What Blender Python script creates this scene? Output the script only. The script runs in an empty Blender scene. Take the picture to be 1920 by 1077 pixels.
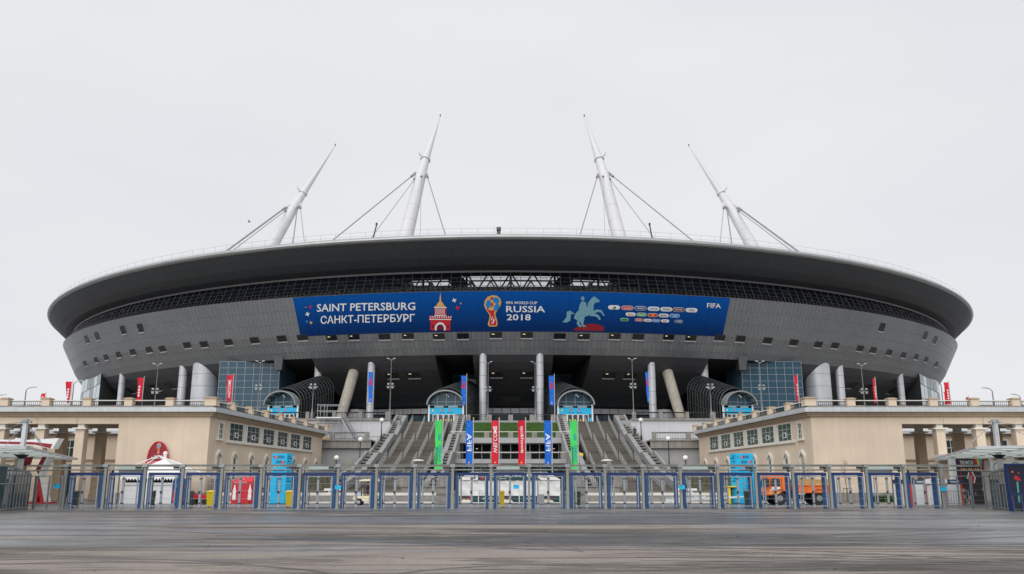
import bpy, bmesh, math, random
from mathutils import Vector, Matrix
random.seed(7)
SC = bpy.context.scene
COL = SC.collection
rad = math.radians

# ------------------------------------------------------------------ camera
FPX = 1600.0                       # focal length in photo pixels (photo 1920 wide)
PITCH = math.atan(365 / 1600.0)
HC = 1.7
cam_d = bpy.data.cameras.new('camera')
cam_d.sensor_width = 36.0
cam_d.lens = FPX / 1920 * 36.0
cam_d.clip_start = 0.1
cam_d.clip_end = 6000
cam = bpy.data.objects.new('camera', cam_d)
COL.objects.link(cam)
cam.location = (0, 0, HC)
cam.rotation_euler = (math.pi / 2 + PITCH, 0, -2.5 / 1600)
SC.camera = cam

# ------------------------------------------------------------------ overcast sky
SUN_EL, SUN_ROT = rad(44), rad(200)
world = bpy.data.worlds.new('World')
SC.world = world
world.use_nodes = True
wn = world.node_tree
for n in list(wn.nodes):
    wn.nodes.remove(n)
w_out = wn.nodes.new('ShaderNodeOutputWorld')
w_bg = wn.nodes.new('ShaderNodeBackground')
w_sky = wn.nodes.new('ShaderNodeTexSky')
w_sky.sky_type = 'NISHITA'
w_sky.sun_disc = False
w_sky.sun_elevation = SUN_EL
w_sky.sun_rotation = SUN_ROT
w_tc = wn.nodes.new('ShaderNodeTexCoord')
w_noise = wn.nodes.new('ShaderNodeTexNoise')
w_noise.inputs['Scale'].default_value = 2.2
w_noise.inputs['Detail'].default_value = 4
w_noise.inputs['Roughness'].default_value = 0.45
w_map = wn.nodes.new('ShaderNodeMapping')
w_map.inputs['Scale'].default_value = (1, 1, 2.6)
w_ramp = wn.nodes.new('ShaderNodeValToRGB')      # cloud deck: pale grey with faint blue-grey folds
w_ramp.color_ramp.elements[0].position = 0.32
w_ramp.color_ramp.elements[0].color = (7.75, 7.90, 8.25, 1)
w_ramp.color_ramp.elements[1].position = 0.68
w_ramp.color_ramp.elements[1].color = (8.45, 8.52, 8.72, 1)
w_mix = wn.nodes.new('ShaderNodeMix')
w_mix.data_type = 'RGBA'
w_mix.inputs[0].default_value = 0.97
wn.links.new(w_tc.outputs['Generated'], w_map.inputs['Vector'])
wn.links.new(w_map.outputs[0], w_noise.inputs['Vector'])
wn.links.new(w_noise.outputs[0], w_ramp.inputs[0])
wn.links.new(w_sky.outputs[0], w_mix.inputs[6])
wn.links.new(w_ramp.outputs[0], w_mix.inputs[7])
wn.links.new(w_mix.outputs[2], w_bg.inputs[0])
w_bg.inputs[1].default_value = 0.066
wn.links.new(w_bg.outputs[0], w_out.inputs[0])

sun_d = bpy.data.lights.new('sun', 'SUN')
sun_d.energy = 1.5
sun_d.angle = rad(80)
sun_d.color = (1.0, 0.975, 0.94)
sun = bpy.data.objects.new('sun', sun_d)
COL.objects.link(sun)
sd = Vector((-0.34 * math.cos(SUN_EL), -0.94 * math.cos(SUN_EL), math.sin(SUN_EL)))   # towards the sun, behind the camera
sun.rotation_euler = (-sd).to_track_quat('-Z', 'Y').to_euler()
sun.location = (-40, -60, 120)

SC.view_settings.view_transform = 'Standard'
SC.view_settings.look = 'None'
SC.view_settings.exposure = 0.6
SC.view_settings.gamma = 1.0
SC.view_settings.use_curve_mapping = False
SC.render.engine = 'CYCLES'
SC.cycles.max_bounces = 7
SC.cycles.transparent_max_bounces = 12
SC.cycles.use_denoising = True

# ------------------------------------------------------------------ materials
def srgb(r, g, b):
    f = lambda c: (c / 255 / 12.92) if c / 255 <= 0.04045 else ((c / 255 + 0.055) / 1.055) ** 2.4
    return (f(r), f(g), f(b))
MATS = {}
def mat(name, col, rough=0.6, metal=0.0, var=0.12, scale=1.5, bump=0.0, bscale=40.0, spec=0.5, rand=0.0, streak=0.0):
    """Principled material whose colour carries procedural grain (var), vertical streaks (streak) and per-object variation (rand)."""
    if name in MATS:
        return MATS[name]
    m = bpy.data.materials.new(name)
    m.use_nodes = True
    nt = m.node_tree
    b = nt.nodes['Principled BSDF']
    b.inputs['Roughness'].default_value = rough
    b.inputs['Metallic'].default_value = metal
    b.inputs['Specular IOR Level'].default_value = spec
    tc = nt.nodes.new('ShaderNodeTexCoord')
    no = nt.nodes.new('ShaderNodeTexNoise')
    no.inputs['Scale'].default_value = scale
    no.inputs['Detail'].default_value = 6
    nt.links.new(tc.outputs['Object'], no.inputs['Vector'])
    mr = nt.nodes.new('ShaderNodeMapRange')
    mr.inputs[1].default_value = 0.25
    mr.inputs[2].default_value = 0.75
    mr.inputs[3].default_value = 1 - var
    mr.inputs[4].default_value = 1 + var
    nt.links.new(no.outputs[0], mr.inputs[0])
    val = mr.outputs[0]
    def mul(a, bsock):
        k = nt.nodes.new('ShaderNodeMath')
        k.operation = 'MULTIPLY'
        nt.links.new(a, k.inputs[0])
        nt.links.new(bsock, k.inputs[1])
        return k.outputs[0]
    if streak:
        mp = nt.nodes.new('ShaderNodeMapping')
        mp.inputs['Scale'].default_value = (2.2, 2.2, 0.12)
        n2 = nt.nodes.new('ShaderNodeTexNoise')
        n2.inputs['Scale'].default_value = 1.3
        n2.inputs['Detail'].default_value = 5
        m2 = nt.nodes.new('ShaderNodeMapRange')
        m2.inputs[1].default_value = 0.3
        m2.inputs[2].default_value = 0.7
        m2.inputs[3].default_value = 1 - streak
        m2.inputs[4].default_value = 1 + streak * 0.5
        nt.links.new(tc.outputs['Object'], mp.inputs[0])
        nt.links.new(mp.outputs[0], n2.inputs['Vector'])
        nt.links.new(n2.outputs[0], m2.inputs[0])
        val = mul(val, m2.outputs[0])
    if rand:
        oi = nt.nodes.new('ShaderNodeObjectInfo')
        m3 = nt.nodes.new('ShaderNodeMapRange')
        m3.inputs[3].default_value = 1 - rand
        m3.inputs[4].default_value = 1 + rand
        nt.links.new(oi.outputs['Random'], m3.inputs[0])
        val = mul(val, m3.outputs[0])
    vm = nt.nodes.new('ShaderNodeVectorMath')
    vm.operation = 'SCALE'
    vm.inputs[0].default_value = col[:3]
    nt.links.new(val, vm.inputs['Scale'])
    nt.links.new(vm.outputs[0], b.inputs['Base Color'])
    if bump:
        nb = nt.nodes.new('ShaderNodeTexNoise')
        nb.inputs['Scale'].default_value = bscale
        nb.inputs['Detail'].default_value = 3
        nt.links.new(tc.outputs['Object'], nb.inputs['Vector'])
        bp = nt.nodes.new('ShaderNodeBump')
        bp.inputs['Strength'].default_value = bump
        bp.inputs['Distance'].default_value = 0.02
        nt.links.new(nb.outputs[0], bp.inputs['Height'])
        nt.links.new(bp.outputs[0], b.inputs['Normal'])
    MATS[name] = m
    return m

def glass(name, tint, alpha, rough=0.04, body=0.35, spec=0.6):
    """Coated architectural glass: clear tinted transmission mixed with a glossy coat by Fresnel."""
    if name in MATS:
        return MATS[name]
    m = bpy.data.materials.new(name)
    m.use_nodes = True
    nt = m.node_tree
    for n in list(nt.nodes):
        nt.nodes.remove(n)
    o = nt.nodes.new('ShaderNodeOutputMaterial')
    tr = nt.nodes.new('ShaderNodeBsdfTransparent')
    tr.inputs[0].default_value = (*alpha, 1)
    df = nt.nodes.new('ShaderNodeBsdfPrincipled')
    df.inputs['Base Color'].default_value = (*tint, 1)
    df.inputs['Roughness'].default_value = rough
    df.inputs['Specular IOR Level'].default_value = spec
    fr = nt.nodes.new('ShaderNodeFresnel')
    fr.inputs[0].default_value = 1.5
    mr = nt.nodes.new('ShaderNodeMapRange')
    mr.inputs[3].default_value = body
    mr.inputs[4].default_value = 1.0
    mx = nt.nodes.new('ShaderNodeMixShader')
    nt.links.new(fr.outputs[0], mr.inputs[0])
    nt.links.new(mr.outputs[0], mx.inputs[0])
    nt.links.new(tr.outputs[0], mx.inputs[1])
    nt.links.new(df.outputs[0], mx.inputs[2])
    nt.links.new(mx.outputs[0], o.inputs[0])
    MATS[name] = m
    return m

def emit(name, col, s):
    m = bpy.data.materials.new(name)
    m.use_nodes = True
    b = m.node_tree.nodes['Principled BSDF']
    b.inputs['Base Color'].default_value = (*col, 1)
    b.inputs['Emission Color'].default_value = (*col, 1)
    b.inputs['Emission Strength'].default_value = s
    MATS[name] = m
    return m

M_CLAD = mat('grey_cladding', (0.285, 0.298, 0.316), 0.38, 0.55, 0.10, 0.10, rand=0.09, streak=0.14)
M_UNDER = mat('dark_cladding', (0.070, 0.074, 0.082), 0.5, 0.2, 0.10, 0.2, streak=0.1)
M_BACK = mat('joint_backing', (0.115, 0.115, 0.118), 0.8)
M_SILVER = mat('silver_column_paint', (0.53, 0.545, 0.575), 0.4, 0.2, 0.06, 0.5, streak=0.12)
M_WHITE = mat('white_mast_paint', (0.60, 0.605, 0.615), 0.5, 0.0, 0.02, 0.2)
M_RIM = mat('rim_metal', (0.36, 0.375, 0.38), 0.35, 0.5, 0.10, 0.3)
M_STEEL = mat('galvanised_steel', (0.30, 0.32, 0.33), 0.45, 0.5, 0.12, 3.0)
M_STEELD = mat('dark_steel', (0.05, 0.052, 0.055), 0.5, 0.4)
M_CABLE = mat('cable_steel', (0.27, 0.28, 0.29), 0.5, 0.4)
M_BLACK = mat('black_paint', (0.015, 0.015, 0.017), 0.55)
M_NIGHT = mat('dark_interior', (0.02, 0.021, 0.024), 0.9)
M_CONC = mat('cast_concrete', (0.40, 0.37, 0.32), 0.85, 0, 0.14, 0.8, 0.3, 20, streak=0.15)
M_STONE = mat('grey_stone', (0.26, 0.248, 0.228), 0.85, 0, 0.18, 1.2, 0.3, 15, streak=0.22)
M_STEP = mat('stair_stone', (0.150, 0.138, 0.118), 0.85, 0, 0.32, 0.35, 0.4, 12, rand=0.24)
M_WALLG = mat('grey_wall_paint', (0.36, 0.365, 0.375), 0.8, 0, 0.07, 0.5, streak=0.10)
M_WALLL = mat('lilac_wall_paint', (0.55, 0.55, 0.58), 0.8, 0, 0.06, 0.5, streak=0.10)
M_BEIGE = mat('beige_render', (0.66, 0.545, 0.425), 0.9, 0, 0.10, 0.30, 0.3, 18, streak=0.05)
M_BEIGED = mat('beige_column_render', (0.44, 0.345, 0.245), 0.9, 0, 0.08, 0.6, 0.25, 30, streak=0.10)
M_GUTTER = mat('zinc_gutter', (0.50, 0.52, 0.54), 0.5, 0.15, 0.08, 0.4, streak=0.1)
M_TRIM = mat('white_trim', (0.70, 0.67, 0.61), 0.7, 0, 0.06)
M_WHITEP = mat('white_plastic', (0.74, 0.75, 0.76), 0.5, 0, 0.05, 1.0)
M_FABRIC = mat('white_tent_fabric', (0.76, 0.75, 0.73), 0.75, 0, 0.06, 0.9, 0.5, 1.6)
M_BLUE = mat('gate_blue', srgb(38, 84, 136), 0.5, 0, 0.14, 1.2, rand=0.08)
M_NAVY = mat('lintel_navy', srgb(3, 42, 100), 0.5, 0, 0.08, 1.2)
M_BANDM = mat('band_mullion_grey', (0.075, 0.078, 0.083), 0.5, 0.2)
M_FENCE = mat('fence_steel', (0.27, 0.295, 0.33), 0.45, 0.35, 0.12, 2.0, rand=0.07)
M_CANOPY = mat('canopy_beam_paint', (0.27, 0.285, 0.265), 0.55, 0.2, 0.16, 0.7, streak=0.15)
M_CYAN = mat('cyan_panel', srgb(10, 176, 224), 0.45, 0, 0.04)
M_INK = mat('dark_ink', srgb(22, 70, 110), 0.6)
M_RED = mat('sign_red', srgb(196, 30, 46), 0.5, 0, 0.05)
M_DRED = mat('deep_red', srgb(140, 16, 34), 0.55, 0, 0.06)
M_FRED = mat('flag_red', srgb(208, 26, 52), 0.8, 0, 0.05, 1.5)
M_FBLUE = mat('flag_blue', srgb(0, 104, 208), 0.8, 0, 0.06, 1.5)
M_FGREEN = mat('flag_green', srgb(70, 212, 100), 0.8, 0, 0.05, 1.5)
M_BANNER = mat('banner_blue', srgb(0, 66, 144), 0.7, 0, 0.08, 0.12, streak=0.10)
M_LETTER = mat('white_print', (0.80, 0.81, 0.82), 0.5, 0, 0.02)
M_GOLD = mat('gold_print', srgb(222, 172, 92), 0.5, 0, 0.05)
M_PBLUE = mat('bright_blue_print', srgb(20, 130, 205), 0.5)
M_PGREEN = mat('green_print', srgb(40, 165, 90), 0.5)
M_TEAL = mat('dark_teal_print', srgb(18, 62, 66), 0.55)
M_HORSE = mat('grey_blue_print', srgb(112, 160, 176), 0.55)
M_PURPLE = mat('maroon_print', srgb(92, 20, 52), 0.5)
M_YELLOW = mat('yellow_plastic', srgb(238, 206, 20), 0.45, 0, 0.05)
M_BIN = mat('green_plastic', srgb(52, 72, 60), 0.5, 0, 0.08)
M_ORANGE = mat('orange_truck_paint', srgb(236, 116, 40), 0.4, 0, 0.06)
M_TYRE = mat('tyre_rubber', (0.022, 0.022, 0.024), 0.8)
M_WOOD = mat('crate_wood', srgb(196, 158, 102), 0.8, 0, 0.18, 3.0, rand=0.12)
M_CREAM = mat('cream_paint', srgb(240, 226, 200), 0.45, 0, 0.04)
M_GRASS = mat('grass_blades', (0.055, 0.125, 0.018), 0.85, 0, 0.30, 0.9, rand=0.0)
M_LEAF = mat('sapling_leaves', (0.06, 0.10, 0.025), 0.7, 0, 0.3, 4.0)
M_BARK = mat('bark', (0.13, 0.10, 0.075), 0.9, 0, 0.2, 6.0)
M_SKIN = mat('skin', srgb(206, 160, 132), 0.6)
M_CLOTH = mat('dark_clothing', (0.022, 0.026, 0.04), 0.9, 0, 0.2, 5.0)
M_HAIR = mat('brown_hair', (0.03, 0.02, 0.014), 0.8)
M_GLOBE = mat('opal_globe', (0.82, 0.82, 0.80), 0.3, 0, 0.02)
G_BAND = glass('glazing_band_glass', (0.010, 0.012, 0.019), (0.95, 0.97, 0.98), 0.05, 0.10)
G_BLUE = glass('sky_tinted_blue_glass', (0.075, 0.20, 0.305), (0.14, 0.26, 0.36), 0.05)  # reflected sky is put into the lighter blue base colour
G_DARK = glass('dark_tunnel_glass', (0.010, 0.013, 0.015), (0.10, 0.12, 0.12), 0.25, 0.5, 0.12)
G_PALE = glass('pale_fin_glass', (0.44, 0.52, 0.55), (0.2, 0.25, 0.27), 0.1)
G_TEAL = glass('teal_pavilion_glass', (0.014, 0.05, 0.055), (0.10, 0.17, 0.17), 0.05, 0.72)
G_WIN = glass('window_glass', (0.10, 0.15, 0.17), (0.36, 0.42, 0.42), 0.04)
G_WING = glass('green_reflection_glass', (0.17, 0.27, 0.23), (0.36, 0.44, 0.40), 0.04)  # greenish reflections in the panes are put into this tint
def frosted(name, col, thru):
    m = bpy.data.materials.new(name); m.use_nodes = True; nt = m.node_tree
    for n in list(nt.nodes): nt.nodes.remove(n)
    o = nt.nodes.new('ShaderNodeOutputMaterial'); tl = nt.nodes.new('ShaderNodeBsdfTranslucent'); tl.inputs[0].default_value = (*thru, 1)
    df = nt.nodes.new('ShaderNodeBsdfPrincipled'); df.inputs['Base Color'].default_value = (*col, 1); df.inputs['Roughness'].default_value = .3
    mx = nt.nodes.new('ShaderNodeMixShader'); mx.inputs[0].default_value = .45
    nt.links.new(tl.outputs[0], mx.inputs[1]); nt.links.new(df.outputs[0], mx.inputs[2]); nt.links.new(mx.outputs[0], o.inputs[0])
    return m
G_CANOPY = frosted('canopy_frosted_glass', (0.55, 0.61, 0.57), (0.86, 0.93, 0.88))
M_RAILG = mat('handrail_grey', (0.37, 0.38, 0.385), 0.45, 0.2, 0.08, 1.0)
M_LATT = mat('lattice_grey', (0.045, 0.053, 0.054), 0.5, 0.3, 0.1, 1.0)
M_CHEEK = mat('cheek_concrete', (0.27, 0.275, 0.275), 0.85, 0, 0.14, 0.7, streak=0.15)
M_LAMP = mat('lamp_post_grey', (0.21, 0.215, 0.22), 0.5, 0.3, 0.06, 1.0)
M_HOOD = mat('hood_grey', (0.24, 0.26, 0.26), 0.5, 0.2, 0.1, 1.0)
M_WARM = emit('warm_ceiling_light', (1.0, 0.82, 0.5), 0.32)

def roof_soffit_mat():
    """Dark metal soffit with fine radial ribs (relief only)."""
    m = mat('soffit_metal', (0.042, 0.047, 0.053), 0.5, 0.15, 0.08, 0.08)
    nt = m.node_tree
    b = nt.nodes['Principled BSDF']
    tc = nt.nodes.new('ShaderNodeTexCoord')
    sp = nt.nodes.new('ShaderNodeSeparateXYZ')
    at = nt.nodes.new('ShaderNodeMath'); at.operation = 'ARCTAN2'
    mu = nt.nodes.new('ShaderNodeMath'); mu.operation = 'MULTIPLY'; mu.inputs[1].default_value = 1400.0
    si = nt.nodes.new('ShaderNodeMath'); si.operation = 'SINE'
    bp = nt.nodes.new('ShaderNodeBump'); bp.inputs['Distance'].default_value = 0.05; bp.inputs['Strength'].default_value = 0.6
    nt.links.new(tc.outputs['Object'], sp.inputs[0])
    nt.links.new(sp.outputs[0], at.inputs[0]); nt.links.new(sp.outputs[1], at.inputs[1])
    nt.links.new(at.outputs[0], mu.inputs[0]); nt.links.new(mu.outputs[0], si.inputs[0])
    nt.links.new(si.outputs[0], bp.inputs['Height']); nt.links.new(bp.outputs[0], b.inputs['Normal'])
    return m
M_SOFFIT = roof_soffit_mat()

def asphalt_mat():
    """Worn asphalt, brownish where dry, with long thin wet films that are smoother and a little darker."""
    m = bpy.data.materials.new('wet_asphalt')
    m.use_nodes = True
    nt = m.node_tree
    b = nt.nodes['Principled BSDF']
    N = nt.nodes.new
    L = nt.links.new
    tc = N('ShaderNodeNewGeometry')
    def noise(scale, sx, sy, detail=5, rough=0.55, dist=0.0):
        mp = N('ShaderNodeMapping'); mp.inputs['Scale'].default_value = (sx, sy, 1)
        n = N('ShaderNodeTexNoise'); n.inputs['Scale'].default_value = scale
        n.inputs['Detail'].default_value = detail; n.inputs['Roughness'].default_value = rough
        n.inputs['Distortion'].default_value = dist
        L(tc.outputs['Position'], mp.inputs[0]); L(mp.outputs[0], n.inputs['Vector'])
        return n.outputs[0]
    def rng(s, a, b_, c, d):
        r = N('ShaderNodeMapRange'); r.inputs[1].default_value = a; r.inputs[2].default_value = b_
        r.inputs[3].default_value = c; r.inputs[4].default_value = d; L(s, r.inputs[0]); return r.outputs[0]
    def op(o, a, b_):
        k = N('ShaderNodeMath'); k.operation = o
        for i, s in enumerate((a, b_)):
            if isinstance(s, (int, float)): k.inputs[i].default_value = s
            else: L(s, k.inputs[i])
        return k.outputs[0]
    sp = N('ShaderNodeSeparateXYZ'); L(tc.outputs['Position'], sp.inputs[0])
    streaks = noise(1.0, 0.028, 0.17, 6, 0.60, 1.0)
    film = rng(sp.outputs[1], 18.0, 30.0, -0.02, 0.16)          # the hosed part of the square lies beyond the dry strip
    wet = rng(op('ADD', streaks, film), 0.55, 0.63, 0.0, 1.0)
    grain = noise(38.0, 1, 1, 3, 0.7)
    blot = noise(0.35, 1, 1, 6, 0.6)
    dark = noise(1.0, 0.035, 0.26, 6, 0.68, 1.4)
    dkm = rng(dark, 0.47, 0.58, 1.0, 0.36)
    pits = noise(7.0, 1, 1, 4, 0.75)
    damp = noise(1.0, 0.10, 0.42, 7, 0.66, 2.0)
    mid = op('MULTIPLY', rng(pits, 0.3, 0.7, 0.80, 1.20), rng(damp, 0.50, 0.57, 1.0, 0.56))
    tone = op('MULTIPLY', op('MULTIPLY', rng(grain, 0.30, 0.70, 0.62, 1.38), rng(blot, 0.3, 0.7, 0.84, 1.14)), op('MULTIPLY', dkm, mid))
    mx = N('ShaderNodeMix'); mx.data_type = 'RGBA'
    mx.inputs[6].default_value = (0.232, 0.199, 0.176, 1)
    mx.inputs[7].default_value = (0.175, 0.178, 0.192, 1)
    L(wet, mx.inputs[0])
    vm = N('ShaderNodeVectorMath'); vm.operation = 'SCALE'
    L(mx.outputs[2], vm.inputs[0]); L(tone, vm.inputs['Scale'])
    L(vm.outputs[0], b.inputs['Base Color'])
    L(rng(wet, 0, 1, 0.85, 0.33), b.inputs['Roughness'])
    b.inputs['Specular IOR Level'].default_value = 0.5
    bp = N('ShaderNodeBump'); bp.inputs['Distance'].default_value = 0.01
    L(rng(wet, 0, 1, 0.5, 0.07), bp.inputs['Strength'])
    L(grain, bp.inputs['Height']); L(bp.outputs[0], b.inputs['Normal'])
    return m
M_ASPHALT = asphalt_mat()
M_SKID = mat('tyre_rubber_mark', (0.105, 0.098, 0.093), 0.75, 0, 0.45, 0.8)

def banner_mat():
    m = mat('banner_blue', (0, 0, 0)); nt = m.node_tree
    b = nt.nodes['Principled BSDF']; b.inputs['Roughness'].default_value = .8; b.inputs['Specular IOR Level'].default_value = .15; tc = nt.nodes.new('ShaderNodeTexCoord'); sp = nt.nodes.new('ShaderNodeSeparateXYZ'); rp = nt.nodes.new('ShaderNodeValToRGB')
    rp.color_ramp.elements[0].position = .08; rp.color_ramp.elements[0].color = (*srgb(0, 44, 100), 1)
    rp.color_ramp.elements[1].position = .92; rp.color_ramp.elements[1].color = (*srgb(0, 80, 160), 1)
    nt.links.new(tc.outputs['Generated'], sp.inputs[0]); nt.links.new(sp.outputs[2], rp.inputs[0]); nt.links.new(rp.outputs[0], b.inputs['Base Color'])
    return m
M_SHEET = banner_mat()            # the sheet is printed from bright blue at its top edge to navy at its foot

# ------------------------------------------------------------------ building helpers
WORLD_LOC = {}
class MB:
    def __init__(s):
        s.v = []; s.f = []
    def add(s, vs, fs):
        k = len(s.v)
        s.v += [tuple(p) for p in vs]
        s.f += [tuple(i + k for i in f) for f in fs]
        return s
    def poly(s, *p):
        return s.add(p, [tuple(range(len(p)))])
    def box(s, x0, x1, y0, y1, z0, z1):
        return s.add([(x0,y0,z0),(x1,y0,z0),(x1,y1,z0),(x0,y1,z0),(x0,y0,z1),(x1,y0,z1),(x1,y1,z1),(x0,y1,z1)],
                     [(0,3,2,1),(4,5,6,7),(0,1,5,4),(1,2,6,5),(2,3,7,6),(3,0,4,7)])
    def hexa(s, p):                       # eight corners: bottom four, top four
        return s.add(p, [(0,3,2,1),(4,5,6,7),(0,1,5,4),(1,2,6,5),(2,3,7,6),(3,0,4,7)])
    def prism(s, pts, axis, a, b):
        n = len(pts)
        g = {'y': lambda p, t: (p[0], t, p[1]), 'x': lambda p, t: (t, p[0], p[1]), 'z': lambda p, t: (p[0], p[1], t)}[axis]
        vs = [g(p, a) for p in pts] + [g(p, b) for p in pts]
        fs = [tuple(range(n))[::-1], tuple(range(n, 2 * n))] + [(i, (i + 1) % n, n + (i + 1) % n, n + i) for i in range(n)]
        return s.add(vs, fs)
    def tube(s, p, q, r0, r1=None, n=8, caps=True):
        r1 = r0 if r1 is None else r1
        p = Vector(p); q = Vector(q); d = (q - p).normalized()
        u = d.cross(Vector((0, 0, 1)) if abs(d.z) < 0.95 else Vector((1, 0, 0))).normalized(); w = d.cross(u)
        vs = []
        for c, r in ((p, r0), (q, r1)):
            for i in range(n):
                a = 2 * math.pi * i / n
                vs.append(c + (u * math.cos(a) + w * math.sin(a)) * r)
        fs = [(i, (i + 1) % n, n + (i + 1) % n, n + i) for i in range(n)]
        if caps: fs += [tuple(range(n))[::-1], tuple(range(n, 2 * n))]
        return s.add(vs, fs)
    def path(s, pts, r, n=6):
        for a, b in zip(pts, pts[1:]): s.tube(a, b, r, r, n)
        return s
    def bar(s, p, q, w, h):
        p = Vector(p); q = Vector(q); d = (q - p).normalized()
        u = d.cross(Vector((0, 0, 1)) if abs(d.z) < 0.98 else Vector((0, 1, 0))).normalized() * (w / 2); k = u.cross(d).normalized() * (h / 2)
        return s.hexa([p-u-k, p+u-k, q+u-k, q-u-k, p-u+k, p+u+k, q+u+k, q-u+k])
    def lathe(s, prof, c=(0, 0, 0), n=12):
        vs = []; fs = []
        for r, z in prof:
            for i in range(n):
                a = 2 * math.pi * i / n
                vs.append((c[0] + r * math.cos(a), c[1] + r * math.sin(a), c[2] + z))
        for k in range(len(prof) - 1):
            for i in range(n):
                j = (i + 1) % n
                fs.append((k*n+i, k*n+j, (k+1)*n+j, (k+1)*n+i))
        fs += [tuple(range(n))[::-1], tuple(range((len(prof)-1)*n, len(prof)*n))]
        return s.add(vs, fs)
    def mesh(s, name, m, off=(0, 0, 0), smooth=False):
        me = bpy.data.meshes.new(name)
        ox, oy, oz = off
        me.from_pydata([(x-ox, y-oy, z-oz) for x, y, z in s.v], [], s.f)
        bm = bmesh.new(); bm.from_mesh(me)
        bmesh.ops.recalc_face_normals(bm, faces=bm.faces)
        bm.to_mesh(me); bm.free()
        me.materials.append(m)
        if smooth:
            for p in me.polygons: p.use_smooth = True
            try: me.set_sharp_from_angle(angle=rad(40))
            except Exception: pass
        return me
    def build(s, name, m, parent=None, smooth=False, label=None, kind=None):
        if parent is None:
            xs = [p[0] for p in s.v]; ys = [p[1] for p in s.v]; zs = [p[2] for p in s.v]
            off = ((min(xs)+max(xs))/2, (min(ys)+max(ys))/2, min(zs))
        else:
            off = WORLD_LOC[parent.name]
        o = bpy.data.objects.new(name, s.mesh(name, m, off, smooth))
        COL.objects.link(o)
        if parent is None: o.location = off
        else: o.parent = parent
        WORLD_LOC[o.name] = off
        if label: o['label'] = label
        if kind: o['kind'] = kind
        return o

def part(me, name, parent, loc=(0, 0, 0), rz=0.0):
    """One more object that shares the mesh me, a child of parent."""
    o = bpy.data.objects.new(name, me)
    COL.objects.link(o)
    o.parent = parent; o.location = loc; o.rotation_euler = (0, 0, rz)
    WORLD_LOC[o.name] = tuple(Vector(WORLD_LOC[parent.name]) + Vector(loc))
    return o
def tag(o, label, cat, group=None):
    o['label'] = label; o['category'] = cat
    if group: o['group'] = group
    return o
def thing(name, label, cat, loc=(0, 0, 0), group=None):
    o = bpy.data.objects.new(name, None)
    o.empty_display_size = 0.3
    COL.objects.link(o)
    o.location = loc
    WORLD_LOC[o.name] = tuple(loc)
    return tag(o, label, cat, group)
def copy_tree(o, parent=None):
    c = o.copy()
    COL.objects.link(c)
    if parent: c.parent = parent
    WORLD_LOC[c.name] = WORLD_LOC[o.name]
    for ch in list(o.children): copy_tree(ch, c)
    return c
def place(o, loc, label=None, group=None, rz=0.0):
    o.location = loc; o.rotation_euler = (0, 0, rz); WORLD_LOC[o.name] = tuple(loc)
    if label: o['label'] = label
    if group: o['group'] = group
    return o

# surveying helpers: the sight line of a photo pixel, cut at a known depth or surface of the place
def ray(px, py):
    u = px - 957.5; v = 538.5 - py
    return u, FPX*math.cos(PITCH) - v*math.sin(PITCH), FPX*math.sin(PITCH) + v*math.cos(PITCH)
def at(px, py, Y):
    a, b, c = ray(px, py); t = Y / b
    return Vector((a*t, Y, HC + c*t))
CY = 296.0
def onR(px, py, R):
    a, b, c = ray(px, py)
    A = a*a+b*b; B = -2*b*CY; C = CY*CY - R*R
    d = max(B*B - 4*A*C, 0)
    t = (-B - math.sqrt(d)) / 2 / A
    return a*t, b*t, HC + c*t, math.degrees(math.atan2(a*t, CY - b*t))
TEXT = {}
def text2d(body):
    if body not in TEXT:
        c = bpy.data.curves.new('lettering', 'FONT')
        c.body = body; c.size = 1.0; c.offset = 0.012; c.resolution_u = 2
        o = bpy.data.objects.new('lettering', c)
        me = bpy.data.meshes.new_from_object(o)
        vs = [(v.co.x, v.co.y) for v in me.vertices]; fs = [tuple(p.vertices) for p in me.polygons]
        bpy.data.objects.remove(o); bpy.data.curves.remove(c); bpy.data.meshes.remove(me)
        x0 = min(v[0] for v in vs); x1 = max(v[0] for v in vs); y0 = min(v[1] for v in vs); y1 = max(v[1] for v in vs)
        TEXT[body] = ([((a-x0)/(x1-x0), (b-y0)/(y1-y0)) for a, b in vs], fs)
    return TEXT[body]
def lettering(mb, body, fn):
    vs, fs = text2d(body)
    return mb.add([fn(a, b) for a, b in vs], fs)
def shape(mb, pts, fn):
    return mb.add([fn(a, b) for a, b in pts], [tuple(range(len(pts)))])
def ell(cx, cy, rx, ry, n=16, rot=0.0):
    c, s = math.cos(rot), math.sin(rot)
    return [(cx + rx*math.cos(t)*c - ry*math.sin(t)*s, cy + rx*math.cos(t)*s + ry*math.sin(t)*c) for t in (2*math.pi*i/n for i in range(n))]
def pill(n=6, k=0.22):
    pts = []
    for i in range(n+1):
        a = -math.pi/2 + math.pi*i/n; pts.append((1-k + k*math.cos(a), 0.5 + 0.5*math.sin(a)))
    for i in range(n+1):
        a = math.pi/2 + math.pi*i/n; pts.append((k + k*math.cos(a), 0.5 + 0.5*math.sin(a)))
    return pts
def star(cx, cy, r, n=4, q=0.4, rot=0.0):
    return [(cx + (r if i % 2 == 0 else r*q)*math.cos(rot + math.pi*i/n), cy + (r if i % 2 == 0 else r*q)*math.sin(rot + math.pi*i/n)) for i in range(2*n)]
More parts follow.
